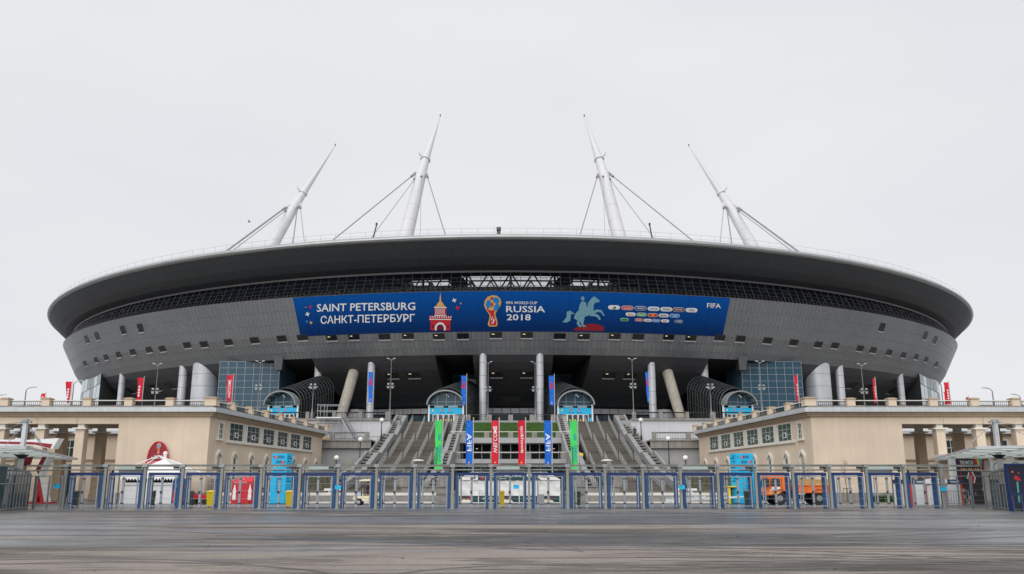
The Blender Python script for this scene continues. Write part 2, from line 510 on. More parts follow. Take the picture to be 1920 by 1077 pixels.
EMBLEM = [   # the cup emblem: (material, polygon in a 0..1 box)
    ('gold', [(.30,.0),(.70,.0),(.76,.06),(.74,.20),(.66,.34),(.64,.42),(.80,.55),(.92,.66),(.97,.78),(.90,.90),(.72,.985),(.46,1.0),(.22,.95),(.06,.83),(.02,.68),(.10,.56),(.24,.44),(.33,.36),(.30,.22),(.22,.08)]),
    ('red', [(.32,.04),(.68,.04),(.69,.16),(.60,.30),(.56,.42),(.60,.52),(.44,.52),(.30,.52),(.16,.60),(.16,.54),(.38,.40),(.40,.28),(.33,.16)]),
    ('blue', ell(.26,.72,.15,.13,14,.5)), ('blue', ell(.68,.84,.19,.10,14,-.2)), ('blue', ell(.70,.62,.17,.10,14,.35)),
    ('red', ell(.44,.90,.08,.05,10)), ('red', ell(.46,.70,.06,.07,10)),
    ('white', [(.42,.08),(.52,.10),(.62,.22),(.56,.26),(.50,.16)]), ('white', [(.40,.18),(.48,.24),(.50,.34),(.46,.32)])]
def emblem(parent, fn, name='emblem'):
    """Cup emblem as layered flat shapes; fn(a, b, layer) places them."""
    mats = {'gold': M_GOLD, 'red': M_RED, 'blue': M_PBLUE, 'white': M_LETTER}
    for k, key in enumerate(('gold', 'red', 'blue', 'white')):
        for q, pts in EMBLEM:
            if q == key:
                mb = MB(); shape(mb, pts, lambda a, b, k=k: fn(a, b, k + 1)); mb.build(name, mats[key], parent)

# ================================================================== SETTING
g = MB()
xs = [-2500, -300, -90, -45, 0, 45, 90, 300, 2500]; ys = [-600, -20, 20, 60, 100, 160, 300, 700, 3000]
g.v = [(x, y, 0.0) for y in ys for x in xs]
g.f = [(j*9+i, j*9+i+1, (j+1)*9+i+1, (j+1)*9+i) for j in range(8) for i in range(8)]
ground = g.build('ground', M_ASPHALT); ground['kind'] = 'structure'

# rubber marks of drifting cars on the square: thin sheets just above the asphalt
rs = random.Random(5)
tm = MB()
def skid(x, y, length, ang, curve, w):
    n = max(8, int(length / 1.2)); pts = []
    a = ang
    for i in range(n + 1):
        pts.append((x, y, a)); x += math.cos(a) * length / n; y += math.sin(a) * length / n; a += curve * length / n
    lay = 0.004 + 0.0004 * rs.random()
    vs = []
    for i, (px, py, a) in enumerate(pts):
        ww = w * (0.3 + 0.7 * math.sin(math.pi * (i + .4) / (n + .8)))
        vs += [(px - math.sin(a)*ww, py + math.cos(a)*ww, lay), (px + math.sin(a)*ww, py - math.cos(a)*ww, lay)]
    tm.add(vs, [(2*i, 2*i+1, 2*i+3, 2*i+2) for i in range(n)])
for i in range(38):
    y = 17.5 + 38 * rs.random() ** 1.5
    x = rs.uniform(-0.6, 0.6) * y * 1.1
    ang = rs.gauss(0, 0.10) + (0.0 if rs.random() < .8 else rs.uniform(-.6, .6))
    L = rs.uniform(4, 22); cv = rs.gauss(0, 0.05)
    w = rs.uniform(0.05, 0.14)
    skid(x, y, L, ang, cv, w)
    if rs.random() < 0.5: skid(x, y + rs.uniform(0.9, 1.6), L, ang, cv, w)
skid(-13.2, 19.0, 9, .55, -.16, .13); skid(-12.2, 18.2, 10, .5, -.15, .12)
skid(-7, 18.6, 26, .02, .0, .06); skid(4.5, 18.0, 10, 2.6, .22, .07); skid(16, 26.5, 12, -.2, .20, .10)
skid(-2, 20.3, 24, .03, .002, .07); skid(-11, 24.0, 30, .0, .002, .06)
o = tm.build('tyre_marks', M_SKID); o['kind'] = 'stuff'
tag(o, 'dark looping rubber tyre marks left on the asphalt square', 'tyre marks')

lt_ = MB(); r7 = random.Random(31)
for i in range(60):
    y = r7.uniform(17, 50); x = r7.uniform(-.6, .6)*y; q = r7.uniform(.02, .06); a = r7.uniform(0, 6.28)
    ca, sa = math.cos(a)*q, math.sin(a)*q
    lt_.poly((x-ca,y-sa,.008),(x+sa*.6,y-ca*.6,.012+q*.3),(x+ca,y+sa,.008),(x-sa*.6,y+ca*.6,.015+q*.4))
o = lt_.build('litter', mat('dry_leaf_litter', (0.32, 0.27, 0.14), .8, 0, .4, 3.0)); o['kind'] = 'stuff'
tag(o, 'small dry leaves and scraps scattered over the asphalt square', 'litter')

# upper terrace round the stadium (z 11.2)
TZ = 11.2
mb = MB()
mb.box(-150, 150, 140.0, 330, 0.0, TZ)
mb.box(-150, -18.66, 134.0, 139.999, 0.0, TZ)
mb.box(18.66, 150, 134.0, 139.999, 0.0, TZ)
o = mb.build('terrace', M_STONE); o['kind'] = 'structure'

# ================================================================== STADIUM
C = (0.0, CY, 0.0)
def P(R, phi, z):
    a = rad(phi)
    return (R*math.sin(a), CY - R*math.cos(a), z)
def zo(phi):                                 # the bowl's edge climbs a little towards the flanks
    return 1.4 * (1 - math.cos(rad(min(abs(phi), 62)))) / 0.53
PR = [(138.5,36.95),(137.3,34.55),(136.1,32.1),(134.9,29.7),(133.9,28.3),(132.9,26.9),(131.9,25.7),(130.6,24.4),(129.0,23.2),(127.0,22.2),(124.0,20.9),(120.5,19.5),(116.0,18.2),(111.0,17.1)]
def prof(s):
    s = max(0.0, min(len(PR) - 1.0001, s)); k = int(s); t = s - k
    return PR[k][0]*(1-t) + PR[k+1][0]*t, PR[k][1]*(1-t) + PR[k+1][1]*t
def on_bowl(px, py):
    lo, hi = 0.0, len(PR) - 1.0
    for _ in range(40):
        s = (lo + hi) / 2
        R, z = prof(s); x, y, zz, ph = onR(px, py, R)
        if zz > z + zo(ph): hi = s
        else: lo = s
    return ph, s, (x, y, zz)
def bowl_pt(phi, s, off=0.0):
    R, z = prof(s); k = min(int(s), len(PR) - 2)
    dR = PR[k][0] - PR[k+1][0]; dz = PR[k][1] - PR[k+1][1]; L = math.hypot(dR, dz)
    return P(R + off*dz/L, phi, z - off*dR/L + zo(phi))

stadium = thing('stadium', 'huge grey saucer-shaped stadium with four white masts rising from its roof', 'stadium', C)
DP = 0.4
def snap(phi): return round(phi / DP)
OPEN = []                                    # openings in the bowl: (first column, last column, first row)
for a, b in (((812,668),(885,668)), ((1033,668),(1108,668)), ((413,683),(586,675)), ((1332,675),(1506,683))):
    OPEN.append((snap(on_bowl(*a)[0]), snap(on_bowl(*b)[0]), 6))
def is_open(i, k):
    return any(a <= i < b and k >= r for a, b, r in OPEN)
NC = 228
BAN_T = on_bowl(550, 559)[0], on_bowl(1369, 559)[0]

# backing shell behind the cladding joints
mb = MB(); ub = MB(); fb = MB()
for i in range(-NC, NC):
    p0, p1 = i*DP, (i+1)*DP
    for k in range(len(PR) - 1):
        if is_open(i, k): continue
        q = [bowl_pt(p0, k), bowl_pt(p1, k), bowl_pt(p1, k + .9999), bowl_pt(p0, k + .9999)]
        (mb if k < 6 else ub).poly(*q)
for i in range(24):                           # the far half of the bowl, plain
    p0 = NC*DP + i*(360 - 2*NC*DP)/24; p1 = NC*DP + (i+1)*(360 - 2*NC*DP)/24
    for k in range(0, len(PR) - 1):
        z0 = zo(90)
        a = PR[k]; b = PR[k+1]
        fb.poly(P(a[0], p0, a[1]+z0), P(a[0], p1, a[1]+z0), P(b[0], p1, b[1]+z0), P(b[0], p0, b[1]+z0))
mb.build('bowl_shell', M_BACK, stadium)
fb.build('rear_bowl_wall', M_CLAD, stadium)
ub.build('bowl_underside_shell', M_BACK, stadium)

def panel_geo(k, w, lift, gap=0.024):
    """one cladding panel of row k at the middle of the front, in stadium coordinates"""
    R0, z0 = PR[k]; R1, z1 = PR[k+1]; L = math.hypot(R0-R1, z0-z1)
    e = gap / L
    pts = []
    for t, l in ((e, lift), (1-e, lift), (e, -.02), (1-e, -.02)):
        R = R0 + (R1-R0)*t; z = z0 + (z1-z0)*t
        R += l*(z0-z1)/L; z -= l*(R0-R1)/L
        h = R*rad(w)/2 - gap
        pts.append(((-h, -R, z), (h, -R, z)))
    a, b, c, d = pts
    v = [a[0], a[1], b[1], b[0], c[0], c[1], d[1], d[0]]
    return v, [(0,3,2,1),(0,1,5,4),(1,2,6,5),(2,3,7,6),(3,0,4,7)]
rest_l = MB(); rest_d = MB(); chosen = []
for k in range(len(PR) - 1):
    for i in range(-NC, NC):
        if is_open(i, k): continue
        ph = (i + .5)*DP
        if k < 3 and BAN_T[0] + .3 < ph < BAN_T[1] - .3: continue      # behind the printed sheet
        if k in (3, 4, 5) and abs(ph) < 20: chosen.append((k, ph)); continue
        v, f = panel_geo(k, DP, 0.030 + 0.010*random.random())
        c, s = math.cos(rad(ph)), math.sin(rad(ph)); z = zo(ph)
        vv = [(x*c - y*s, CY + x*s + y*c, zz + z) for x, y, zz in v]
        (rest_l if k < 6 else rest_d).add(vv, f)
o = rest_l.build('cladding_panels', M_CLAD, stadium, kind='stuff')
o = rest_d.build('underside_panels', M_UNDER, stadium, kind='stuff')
pm = {}
for k, ph in chosen:
    if k not in pm:
        m_ = MB(); v, f = panel_geo(k, DP, 0.035); m_.add(v, f)
        pm[k] = m_.mesh('cladding_panel', M_CLAD)
    part(pm[k], 'cladding_panel', stadium, (0, 0, zo(ph)), rad(ph))

# windows of the bowl
WMESH = {}
def bowl_window(px, py, w, h, warm=False, cells=2):
    ph, s, p = on_bowl(px, py)
    k = int(s); R, z = prof(s)
    key = (k, round(s, 1), w, h)
    dR = PR[k][0]-PR[k+1][0]; dz = PR[k][1]-PR[k+1][1]; L = math.hypot(dR, dz)
    def q(x, t, o):                          # x across, t up the slope, o outwards; stadium coordinates at the front
        RR = prof(round(s, 1))[0] + t*dR/L + o*dz/L; zz = prof(round(s, 1))[1] + t*dz/L - o*dR/L
        return (x, -RR, zz)
    def bx(m_, x0, x1, t0, t1, o0, o1):
        m_.hexa([q(x0,t0,o0), q(x1,t0,o0), q(x1,t1,o0), q(x0,t1,o0), q(x0,t0,o1), q(x1,t0,o1), q(x1,t1,o1), q(x0,t1,o1)])
    if key not in WMESH:
        fr = MB(); f = .09
        bx(fr, -w/2-f, -w/2, -h/2-f, h/2+f, 0, .16); bx(fr, w/2, w/2+f, -h/2-f, h/2+f, 0, .16)
        bx(fr, -w/2, w/2, h/2, h/2+f, 0, .16); bx(fr, -w/2, w/2, -h/2-f, -h/2, 0, .16)
        for c in range(1, cells):
            x = -w/2 + w*c/cells; bx(fr, x-.04, x+.04, -h/2, h/2, .06, .15)
        pn = MB(); bx(pn, -w/2/1.0, w/2, -h/2, h/2, .055, .10)
        sl = MB(); bx(sl, -w/2-.12, w/2+.12, -h/2-.32, -h/2-.10, 0, .24)
        lt = MB(); bx(lt, -w*.36, -w*.14, h*.12, h*.26, .102, .112)
        WMESH[key] = [fr.mesh('window', M_STEELD), pn.mesh('pane', M_WINDARK), sl.mesh('sill', M_SILVER), lt.mesh('ceiling_light', M_WARM)]
    a = WMESH[key]
    wo = part(a[0], 'window', stadium, (0, 0, zo(ph)), rad(ph))
    part(a[1], 'pane', wo); part(a[2], 'sill', wo)
    if warm: part(a[3], 'ceiling_light', wo)
M_WINDARK = mat('dark_window_glass', (0.012, 0.014, 0.017), 0.06, 0, 0.05, 1.0, spec=0.6)
for i, px in enumerate((568,622,664,721,765,823,868,930,988)):
    py = 633.5 - (px - 568) * 5.5 / 420
    for x in (px, 1917.5 - px): bowl_window(x, py, 2.1, 1.05, warm=(i % 3 != 0))
for px, py in ((529,635),(478,638),(429,642),(383,645.5),(352,648),(305,653.5),(280,655.5),(250,660.5),(223,665),(199.6,669.5),(181,674.5),(161,682.5)):
    for x in (px, 1917.5 - px): bowl_window(x, py, 1.9, 1.15)
for px, py in ((264,614),(232,619.5),(183,630),(164,637)):
    for x in ((px, 1917.5 - px) if px != 232 else (px,)): bowl_window(x, py, 1.7, 1.75, cells=1)
for px, py in ((735,703),(775,703),(930,701)):
    for x in (px, 1917.5 - px): bowl_window(x, py, 2.3, 2.1, warm=True)
for px, py in ((319,722),(291,726),(244,732)):
    for x in (px, 1917.5 - px): bowl_window(x, py, 2.2, 2.4)
lv = MB()                                     # louvred vents low on the underside
for px, py in ((957.5, 745), (676, 747), (1239, 747)):
    ph, s, p = on_bowl(px, py)
    for t in range(5):
        a = bowl_pt(ph - 1.0, s + t*.12, .05); b = bowl_pt(ph + 1.0, s + t*.12, .05)
        lv.bar(a, b, .12, .12)
lv.build('louvre_vent', M_STEELD, stadium)

# recesses behind the openings
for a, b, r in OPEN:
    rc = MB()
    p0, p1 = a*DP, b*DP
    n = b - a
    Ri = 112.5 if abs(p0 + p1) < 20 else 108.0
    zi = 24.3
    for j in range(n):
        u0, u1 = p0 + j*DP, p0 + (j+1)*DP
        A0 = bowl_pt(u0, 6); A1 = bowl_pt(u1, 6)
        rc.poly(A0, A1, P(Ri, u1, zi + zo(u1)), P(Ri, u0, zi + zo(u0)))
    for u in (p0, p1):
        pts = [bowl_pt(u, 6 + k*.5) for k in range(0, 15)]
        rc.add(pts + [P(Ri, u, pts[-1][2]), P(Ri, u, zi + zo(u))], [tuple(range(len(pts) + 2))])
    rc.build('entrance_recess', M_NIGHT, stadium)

# curtain wall panes (shared mesh) behind the two middle openings, and the ground floor ring
RG = 111.6
mf = MB(); pane = MB()
wdeg = 1.0
hw = RG*rad(wdeg)/2
pane.box(-hw + .04, hw - .04, -RG - .03, -RG + .03, 0.04, 2.16)
G_REC = glass('brightened_recess_glass', (0.13, 0.25, 0.33), (0.12, 0.20, 0.26), 0.06)  # tint raised to make up for the low light in the recess
pane_me = pane.mesh('curtain_pane', G_REC)
def pane_grid(p0, p1, z0, rows):
    n = round((p1 - p0)/wdeg)
    for i in range(n):
        for r in range(rows):
            part(pane_me, 'curtain_pane', stadium, (0, 0, z0 + 2.2*r), rad(p0 + (i+.5)*wdeg))
    for i in range(n + 1):
        mf.tube(P(RG+.08, p0+i*wdeg, z0), P(RG+.08, p0+i*wdeg, z0 + 2.2*rows), .07, n=4)
    for r in range(rows + 1):
        for i in range(n): mf.tube(P(RG+.08, p0+i*wdeg, z0+2.2*r), P(RG+.08, p0+(i+1)*wdeg, z0+2.2*r), .06, n=4)
for a, b, r in OPEN[:2]:
    c = (a + b)/2*DP
    pane_grid(round(c) - 3, round(c) + 3, TZ, 6)
for p0, p1 in ((-20, -8), (-2, 2), (8, 20)): pane_grid(p0, p1, TZ, 2)
mf.build('curtain_frame', M_STEEL, stadium)
bd = MB()
for i in range(-21, 21):
    if is_open(int((i+.5)/DP), 12): continue
    for j in (0,):
        a0, a1 = i + .03, i + .97
        bd.hexa([P(RG+.6,a0,15.95),P(RG+.6,a1,15.95),P(RG,a1,15.95),P(RG,a0,15.95),P(RG+.6,a0,17.05),P(RG+.6,a1,17.05),P(RG,a1,17.05),P(RG,a0,17.05)])
bd.build('fascia_beam', M_SILVER, stadium)
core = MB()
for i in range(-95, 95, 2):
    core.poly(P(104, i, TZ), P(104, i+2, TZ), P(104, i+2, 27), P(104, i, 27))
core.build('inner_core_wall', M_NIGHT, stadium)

# silver and concrete columns under the bowl
def add_column(xc, wpx, yt, zbot=TZ, m=M_SILVER):
    ph, s, p = on_bowl(xc, yt + 2)
    d = p[1]
    r = wpx * d / FPX / 2
    cx, cy = p[0]*(1 + r/p[1]), p[1] + r
    m_ = MB(); n = 28 if r > 1 else 18
    ztop = p[2] + 2.2*r + .8
    m_.lathe([(r, zbot), (r, ztop)], (cx, cy, 0), n)
    z = zbot + 2.6
    o = m_.build('silver_column', m, stadium, smooth=True)
    jm = MB()
    while z < ztop - .5:
        jm.lathe([(r + .012, z), (r + .012, z + .05)], (cx, cy, 0), n); z += 2.6
    jm.build('joint_ring', M_STEELD, o)
for xc, w, yt in ((906,14,660),(697,14,677),(597,14,695),(345,15,686),(387,48,686),(231,12,702)):
    add_column(xc, w, yt); add_column(1918 - xc, w, yt)
for sx in (1, -1):
    ph, s, p = on_bowl(663, 698)
    f = at(632, 795, 166)
    q = Vector(p) + (Vector(p) - f).normalized()*3
    m_ = MB(); m_.tube((sx*f.x, f.y, TZ), (sx*q.x, q.y, q.z), .98, 1.1, n=24)
    m_.build('leaning_concrete_column', M_CONC, stadium, smooth=True)
    b0 = at(672, 770, 178)
    m_ = MB(); m_.lathe([(2.6, TZ), (2.6, 14.2), (1.6, 16.2)], (sx*b0.x, b0.y, 0), 14)
    m_.build('vent_drum', M_SILVER, stadium)
    # curtain wall block beside the outer portal: framed panes in front of a room, both blued for the reflected sky
    x0, x1, Yb = -60.2, -47.8, 176.0
    nC, nR = 7, 11
    cw, rh = (x1 - x0)/nC, (26.0 - TZ)/nR
    pb = MB(); pb.box(-cw/2+.05, cw/2-.05, -.04, .04, .05, rh-.05)
    pbm = pb.mesh('block_pane', G_BLUE)
    fm = MB()
    for c in range(nC):
        for r in range(nR):
            X = x0 + (c+.5)*cw
            part(pbm, 'block_pane', stadium, (sx*X, Yb - CY, TZ + r*rh))
    for c in range(nC+1): fm.box(sx*(x0+c*cw)-.04, sx*(x0+c*cw)+.04, Yb-.1, Yb+.05, TZ, 26.0)
    for r in range(nR+1): fm.box(min(sx*x0, sx*x1), max(sx*x0, sx*x1), Yb-.08, Yb+.03, TZ+r*rh-.035, TZ+r*rh+.035)
    fm.build('block_frame', M_STEEL, stadium)
    rm = MB(); rm.box(min(sx*x0, sx*x1)+.1, max(sx*x0, sx*x1)-.1, Yb+.8, Yb+14, TZ+.01, 25.6)
    rm.build('block_room', mat('room_blue_grey', (0.09, 0.19, 0.28), 0.8), stadium)
    bk = MB()                                  # small box hung under the bowl edge
    a = at(515, 676, 172); b_ = at(516, 694, 172)
    bk.hexa([(sx*(a.x+.2), 172, b_.z), (sx*(a.x+1.5), 172, b_.z), (sx*(a.x+1.5), 174, b_.z), (sx*(a.x+.2), 174, b_.z), (sx*(a.x-.3), 172, a.z+1), (sx*(a.x+1.7), 172, a.z+1), (sx*(a.x+1.7), 176, a.z+1), (sx*(a.x-.3), 176, a.z+1)])
    bk.build('bowl_bracket', M_UNDER, stadium)
    # glass fin block at the flank
    F = at(186, 745, 209); Lp = at(151, 745, 228); Rp = at(226, 745, 222)
    zt = at(186, 693, 209).z; zl = at(152, 716, 228).z; zr = at(222, 735, 222).z
    def face(A, B, za, zb, nm, gl, nc, nr):
        pm_ = MB(); fr = MB(); A = Vector((A.x, A.y, 0)); B = Vector((B.x, B.y, 0))
        for c in range(nc):
            for r in range(nr):
                def pt(u, v):
                    u = (c + .04 + .92*u)/nc; v = (r + .03 + .94*v)/nr
                    X = A + (B-A)*u; zz = TZ + ((za + (zb-za)*u) - TZ)*v
                    return (sx*X.x, X.y, zz)
                q = MB(); q.poly(pt(0,0), pt(1,0), pt(1,1), pt(0,1)); q.build(nm, gl, stadium)
        nrm = Vector((0, .25, 0))
        q = MB(); q.poly((sx*A.x, A.y+.25, TZ), (sx*B.x, B.y+.25, TZ), (sx*B.x, B.y+.25, zb), (sx*A.x, A.y+.25, za)); q.build('fin_frame', M_STEEL, stadium)
    face(F, Lp, zt, zl, 'fin_pane', G_PALE, 6, 5)
    face(F, Rp, zt, zr, 'fin_pane', G_REC, 5, 6)

# glazed band between bowl and roof
GB = [(136.2, 41.15), (136.7, 39.95), (137.1, 39.05), (137.45, 38.15), (137.9, 36.98)]
def gpt(phi, s, off=0):
    k = min(int(s), 3); t = s - k
    return P(GB[k][0]*(1-t)+GB[k+1][0]*t + off, phi, GB[k][1]*(1-t)+GB[k+1][1]*t + zo(phi)*(.35 + .65*s/4))
mu = MB(); gr = MB(); PH = 0.8
gm = {}
for i in range(-110, 110):
    p0, p1 = i*PH, (i+1)*PH
    for k in range(4):
        if k < 3 and abs(i + .5) < 50:
            if k not in gm:
                m_ = MB(); (R0, z0), (R1, z1) = GB[k], GB[k+1]; h0 = R0*rad(PH)/2 - .04
                m_.hexa([(-h0,-R1,z1+.04),(h0,-R1,z1+.04),(h0,-R1+.05,z1+.04),(-h0,-R1+.05,z1+.04),(-h0,-R0,z0-.04),(h0,-R0,z0-.04),(h0,-R0+.05,z0-.04),(-h0,-R0+.05,z0-.04)])
                gm[k] = m_.mesh('band_pane', G_BAND)
            part(gm[k], 'band_pane', stadium, (0, 0, zo(p0)*(.35 + .65*(k+.5)/4)), rad((i+.5)*PH))
        else:
            gr.poly(gpt(p0, k), gpt(p1, k), gpt(p1, k+.999), gpt(p0, k+.999))
    mu.tube(gpt(p0, 0, .06), gpt(p0, 4, .06), .05, n=4, caps=False)
    for s in (1, 2, 3): mu.tube(gpt(p0, s, .06), gpt(p1, s, .06), .04, n=4, caps=False)
    mu.tube(gpt(p0+PH/2, 3, .06), gpt(p0+PH/2, 4, .06), .035, n=4, caps=False)
    mu.tube(gpt(p0, 3.5, .1), gpt(p1, 3.5, .1), .03, n=4, caps=False)
    if i % 3 == 0:
        mu.tube(gpt(p0+PH*.62, 1, .06), gpt(p0+PH*.62, 2, .06), .035, n=4, caps=False)
        mu.tube(gpt(p0+PH*.10, 1.25, .06), gpt(p0+PH*.62, 1.25, .06), .03, n=4, caps=False)
mu.build('band_mullion_grid', M_BANDM, stadium)
gr.build('band_panes', G_BAND, stadium, kind='stuff')

# interior floor and dark back wall behind the band, trusses under the roof slot
it = MB()
for i in range(-120, 120, 4):
    it.poly(P(135.5, i, 36.6), P(135.5, i+4, 36.6), P(100, i+4, 36.6), P(100, i, 36.6))
    it.poly(P(100, i, 36.6), P(100, i+4, 36.6), P(100, i+4, 38.5), P(100, i, 38.5))
it.build('upper_floor', M_NIGHT, stadium)
tr = MB()
for R in (128.0, 121.0):
    for i in range(-30, 30, 2):
        a = P(R, i, 39.4); b = P(R, i+2, 39.4); c = P(R, i, 43.0); d = P(R, i+2, 43.0); m2 = P(R, i+1, 39.4)
        for p, q in ((a, b), (c, d)): tr.tube(p, q, .18, n=5)
        tr.tube(c, m2, .16, n=5); tr.tube(m2, d, .16, n=5)
        if i % 4 == 0: tr.tube(a, c, .25, n=5)
tr.build('roof_truss', M_STEELD, stadium)

# ---------------- roof
RZ = 46.75
NR = 144
slots = [(-9.4, 9.4, 168.5, 186.0), (-23.5, -13.0, 174.5, 183.0), (13.0, 23.5, 174.5, 183.0)]
sof = MB(); rim = MB(); ring = MB(); deck = MB(); ceil = MB()
SO = [(142.55, 45.75), (141.6, 44.7), (140.0, 43.2), (138.3, 42.0), (136.6, 41.35)]
RI = [(142.2, 46.95), (142.75, 46.85), (143.15, 46.5), (143.2, 46.2), (142.95, 45.9), (142.55, 45.75)]
for i in range(NR*2):
    p0, p1 = i*180/NR, (i+1)*180/NR
    for prf, tgt in ((SO, sof), (RI, rim)):
        for k in range(len(prf)-1):
            (a, za), (b, zb) = prf[k], prf[k+1]
            tgt.poly(P(a, p0, za), P(a, p1, za), P(b, p1, zb), P(b, p0, zb))
    for (a, za), (b, zb) in (((136.6, 41.35), (136.6, 41.62)), ((136.6, 41.62), (136.1, 41.62)), ((136.6,41.35),(136.55,41.0)), ((136.55, 41.0), (136.1, 41.0))):
        ring.poly(P(a, p0, za), P(a, p1, za), P(b, p1, zb), P(b, p0, zb))
def dome(r): return 46.95 + 7.0*(1 - (r/142.2)**2)
def under(r): return 41.6 + (136.1 - r)*.10
rr = [142.2, 136.0, 128, 120, 112, 104, 96, 88, 80, 66, 50, 30, 8]
for i in range(NR):
    p0, p1 = i*360/NR, (i+1)*360/NR
    for a, b in zip(rr, rr[1:]):
        x, y, _ = P((a+b)/2, (p0+p1)/2, 0)
        if abs(x) < 27 and 172 < y < 236: continue
        deck.poly(P(a, p0, dome(a)), P(a, p1, dome(a)), P(b, p1, dome(b)), P(b, p0, dome(b)))
ceil_n = 720                                  # ceiling of the concourse, cut by the slots
r2 = [136.1 - 1.5*k for k in range(0, 28)]
for i in range(-90, 90):
    p0, p1 = i*.5, (i+1)*.5
    for a, b in zip(r2, r2[1:]):
        x, y, _ = P((a+b)/2, (p0+p1)/2, 0)
        if any(x0 < x < x1 and y0 < y < y1 for x0, x1, y0, y1 in slots): continue
        ceil.poly(P(a, p0, under(a)), P(a, p1, under(a)), P(b, p1, under(b)), P(b, p0, under(b)))
for i in range(-180, 180, 5):
    p0, p1 = i, i+5
    if -45 <= i < 45: continue
    ceil.poly(P(136.1, p0, 41.6), P(136.1, p1, 41.6), P(95, p1, 45.7), P(95, p0, 45.7))
for i in range(-180, 180, 5):
    ceil.poly(P(95, i, 45.6), P(95, i+5, 45.6), P(95, i+5, 36), P(95, i, 36))
sof.build('roof_soffit', M_SOFFIT, stadium, smooth=True)
rim.build('roof_rim', M_RIM, stadium, smooth=True)
ring.build('soffit_ring', mat('ring_grey', (0.10, 0.10, 0.105), 0.5, 0.2), stadium)
deck.build('roof_deck', M_RIM, stadium)
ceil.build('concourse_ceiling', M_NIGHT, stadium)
rl = MB()
for i in range(-92, 93):
    p0, p1 = i*1.25, (i+1)*1.25
    rl.tube(P(142.0, p0, 46.9), P(142.0, p0, 48.2), .035, n=4, caps=False)
    for z in (47.4, 48.2): rl.tube(P(142.0, p0, z), P(142.0, p1, z), .026, n=4, caps=False)
rl.build('roof_railing', mat('railing_pale_steel', (0.50, 0.51, 0.52), 0.5, 0.2), stadium)
sn = MB(); b0 = onR(935, 438, 141.5)
sn.box(b0[0]-.35, b0[0]+.35, b0[1]-.2, b0[1]+.3, 46.8, 48.3); sn.box(b0[0]-.42, b0[0]+.42, b0[1]-.3, b0[1]+.4, 47.9, 48.5)
sn.build('roof_sensor_box', M_STEELD, stadium)
for px, dx in ((698, 8), (1224, -6)):
    a = onR(px, 441, 139); b = at(px + dx, 422, a[1])
    m_ = MB(); m_.tube((a[0], a[1], 46.8), b, .16, .12, 6); m_.lathe([(.2, -.1), (.2, .4)], b, 6)
    m_.build('roof_probe', M_STEELD, stadium)

# ---------------- masts with their stays
def add_mast(base, Yb, knee, Yk, tip, Yt, stays, sx):
    B = at(*base, Yb); K = at(*knee, Yk); T = at(*tip, Yt)
    fl = lambda v: Vector((sx*v.x + (.9 if sx < 0 else 0), v.y, v.z))
    d = (K - B).normalized(); B = B - d*10
    B, K, T = fl(B), fl(K), fl(T)
    m_ = MB(); n = 20
    K0 = K - (K-B).normalized()*3.2; K1 = K + (T-K).normalized()*4
    m_.tube(B, K0, 2.15, 1.55, n); m_.tube(K0, K1, 1.55, 1.15, n); m_.tube(K1, T, 1.15, .12, n)
    o = m_.build('mast', M_WHITE, stadium, smooth=True)
    j = MB(); L = (K0 - B)
    for t in (.45, .62, .78): 
        p = B + L*t; j.tube(p, p + L.normalized()*.07, 2.15 - .6*t + .03, None, n)
    j.build('weld_ring', M_SILVER, o)
    tp = MB(); tp.tube(T, T + (T-K).normalized()*.3 + Vector((0,0,.5)), .2, .15, 6)
    tp.build('tip_lamp', M_STEELD, o)
    cl = MB()
    cl.tube(K1 - (T-K).normalized()*.6, K1 + (T-K).normalized()*.3, 1.5, 1.35, n)
    e = Vector((-sx*1.0, -.9, .4)); cl.tube(K1, K1 + e*1.7, .16, None, 6); cl.tube(K1 + e*1.7, K1+e*1.7+Vector((0,0,.8)), .2, None, 6)
    cl.build('collar', M_WHITE, o)
    for (spx, spy, SY, apx, apy, thick) in stays:
        S = fl(at(spx, spy, SY)); A = fl(at(apx, apy, Yk - 1))
        arm = MB(); arm.tube(K + (T-K).normalized()*1.2, A, .95, .35, 8); arm.build('stay_arm', M_WHITE, o)
        sk = MB(); dd = (S - A).normalized(); sk.tube(A - dd*.5, A + dd*3.0, .42, .36, 8); sk.build('stay_socket', M_STEEL, o)
        cb = MB(); S2 = S + (S - A).normalized()*3
        cb.tube(A, S2, thick, None, 6); cb.build('stay_cable', M_CABLE, o)
for sx in (1, -1):
    add_mast((762,440), 222, (792,316), 232, (825,219), 241, [(630,446,196,779,325,.14),(700,441,200,782,330,.09),(788,441,196,790,326,.05),(834,438,190,800,328,.14)], sx)
    add_mast((512,458), 262, (558,378), 268, (628,274), 275, [(432,466,228,535,390,.26),(445,464,232,540,392,.11),(549,458,220,558,388,.18),(571,456,226,563,388,.10)], sx)

# ================================================================== PRINTED SHEET ON THE BOWL
BX = [on_bowl(550,559), on_bowl(1369,559)]
def bpx(px, py, off):
    """a photo pixel of the printed sheet, carried onto the curved wall"""
    ph, s, p = on_bowl(px, py)
    return bowl_pt(ph, min(s, 2.97), off)
def bquad(x0, y0, x1, y1, dy=0.0):
    """maps a unit square onto the sheet: pixel box, dy = drop of the right end"""
    A = on_bowl(x0, y1)[:2]; B = on_bowl(x1, y1 + dy)[:2]; Cc = on_bowl(x0, y0)[:2]; D = on_bowl(x1, y0 + dy)[:2]
    def fn(a, b, layer=0):
        ph = (A[0]*(1-a)+B[0]*a)*(1-b) + (Cc[0]*(1-a)+D[0]*a)*b
        s = (A[1]*(1-a)+B[1]*a)*(1-b) + (Cc[1]*(1-a)+D[1]*a)*b
        return bowl_pt(ph, s, 0.16 + .03*layer)
    return fn
bn = thing('facade_banner', 'giant blue printed banner with white lettering wrapped round the stadium wall', 'banner', bowl_pt(0, 2.98, .1))
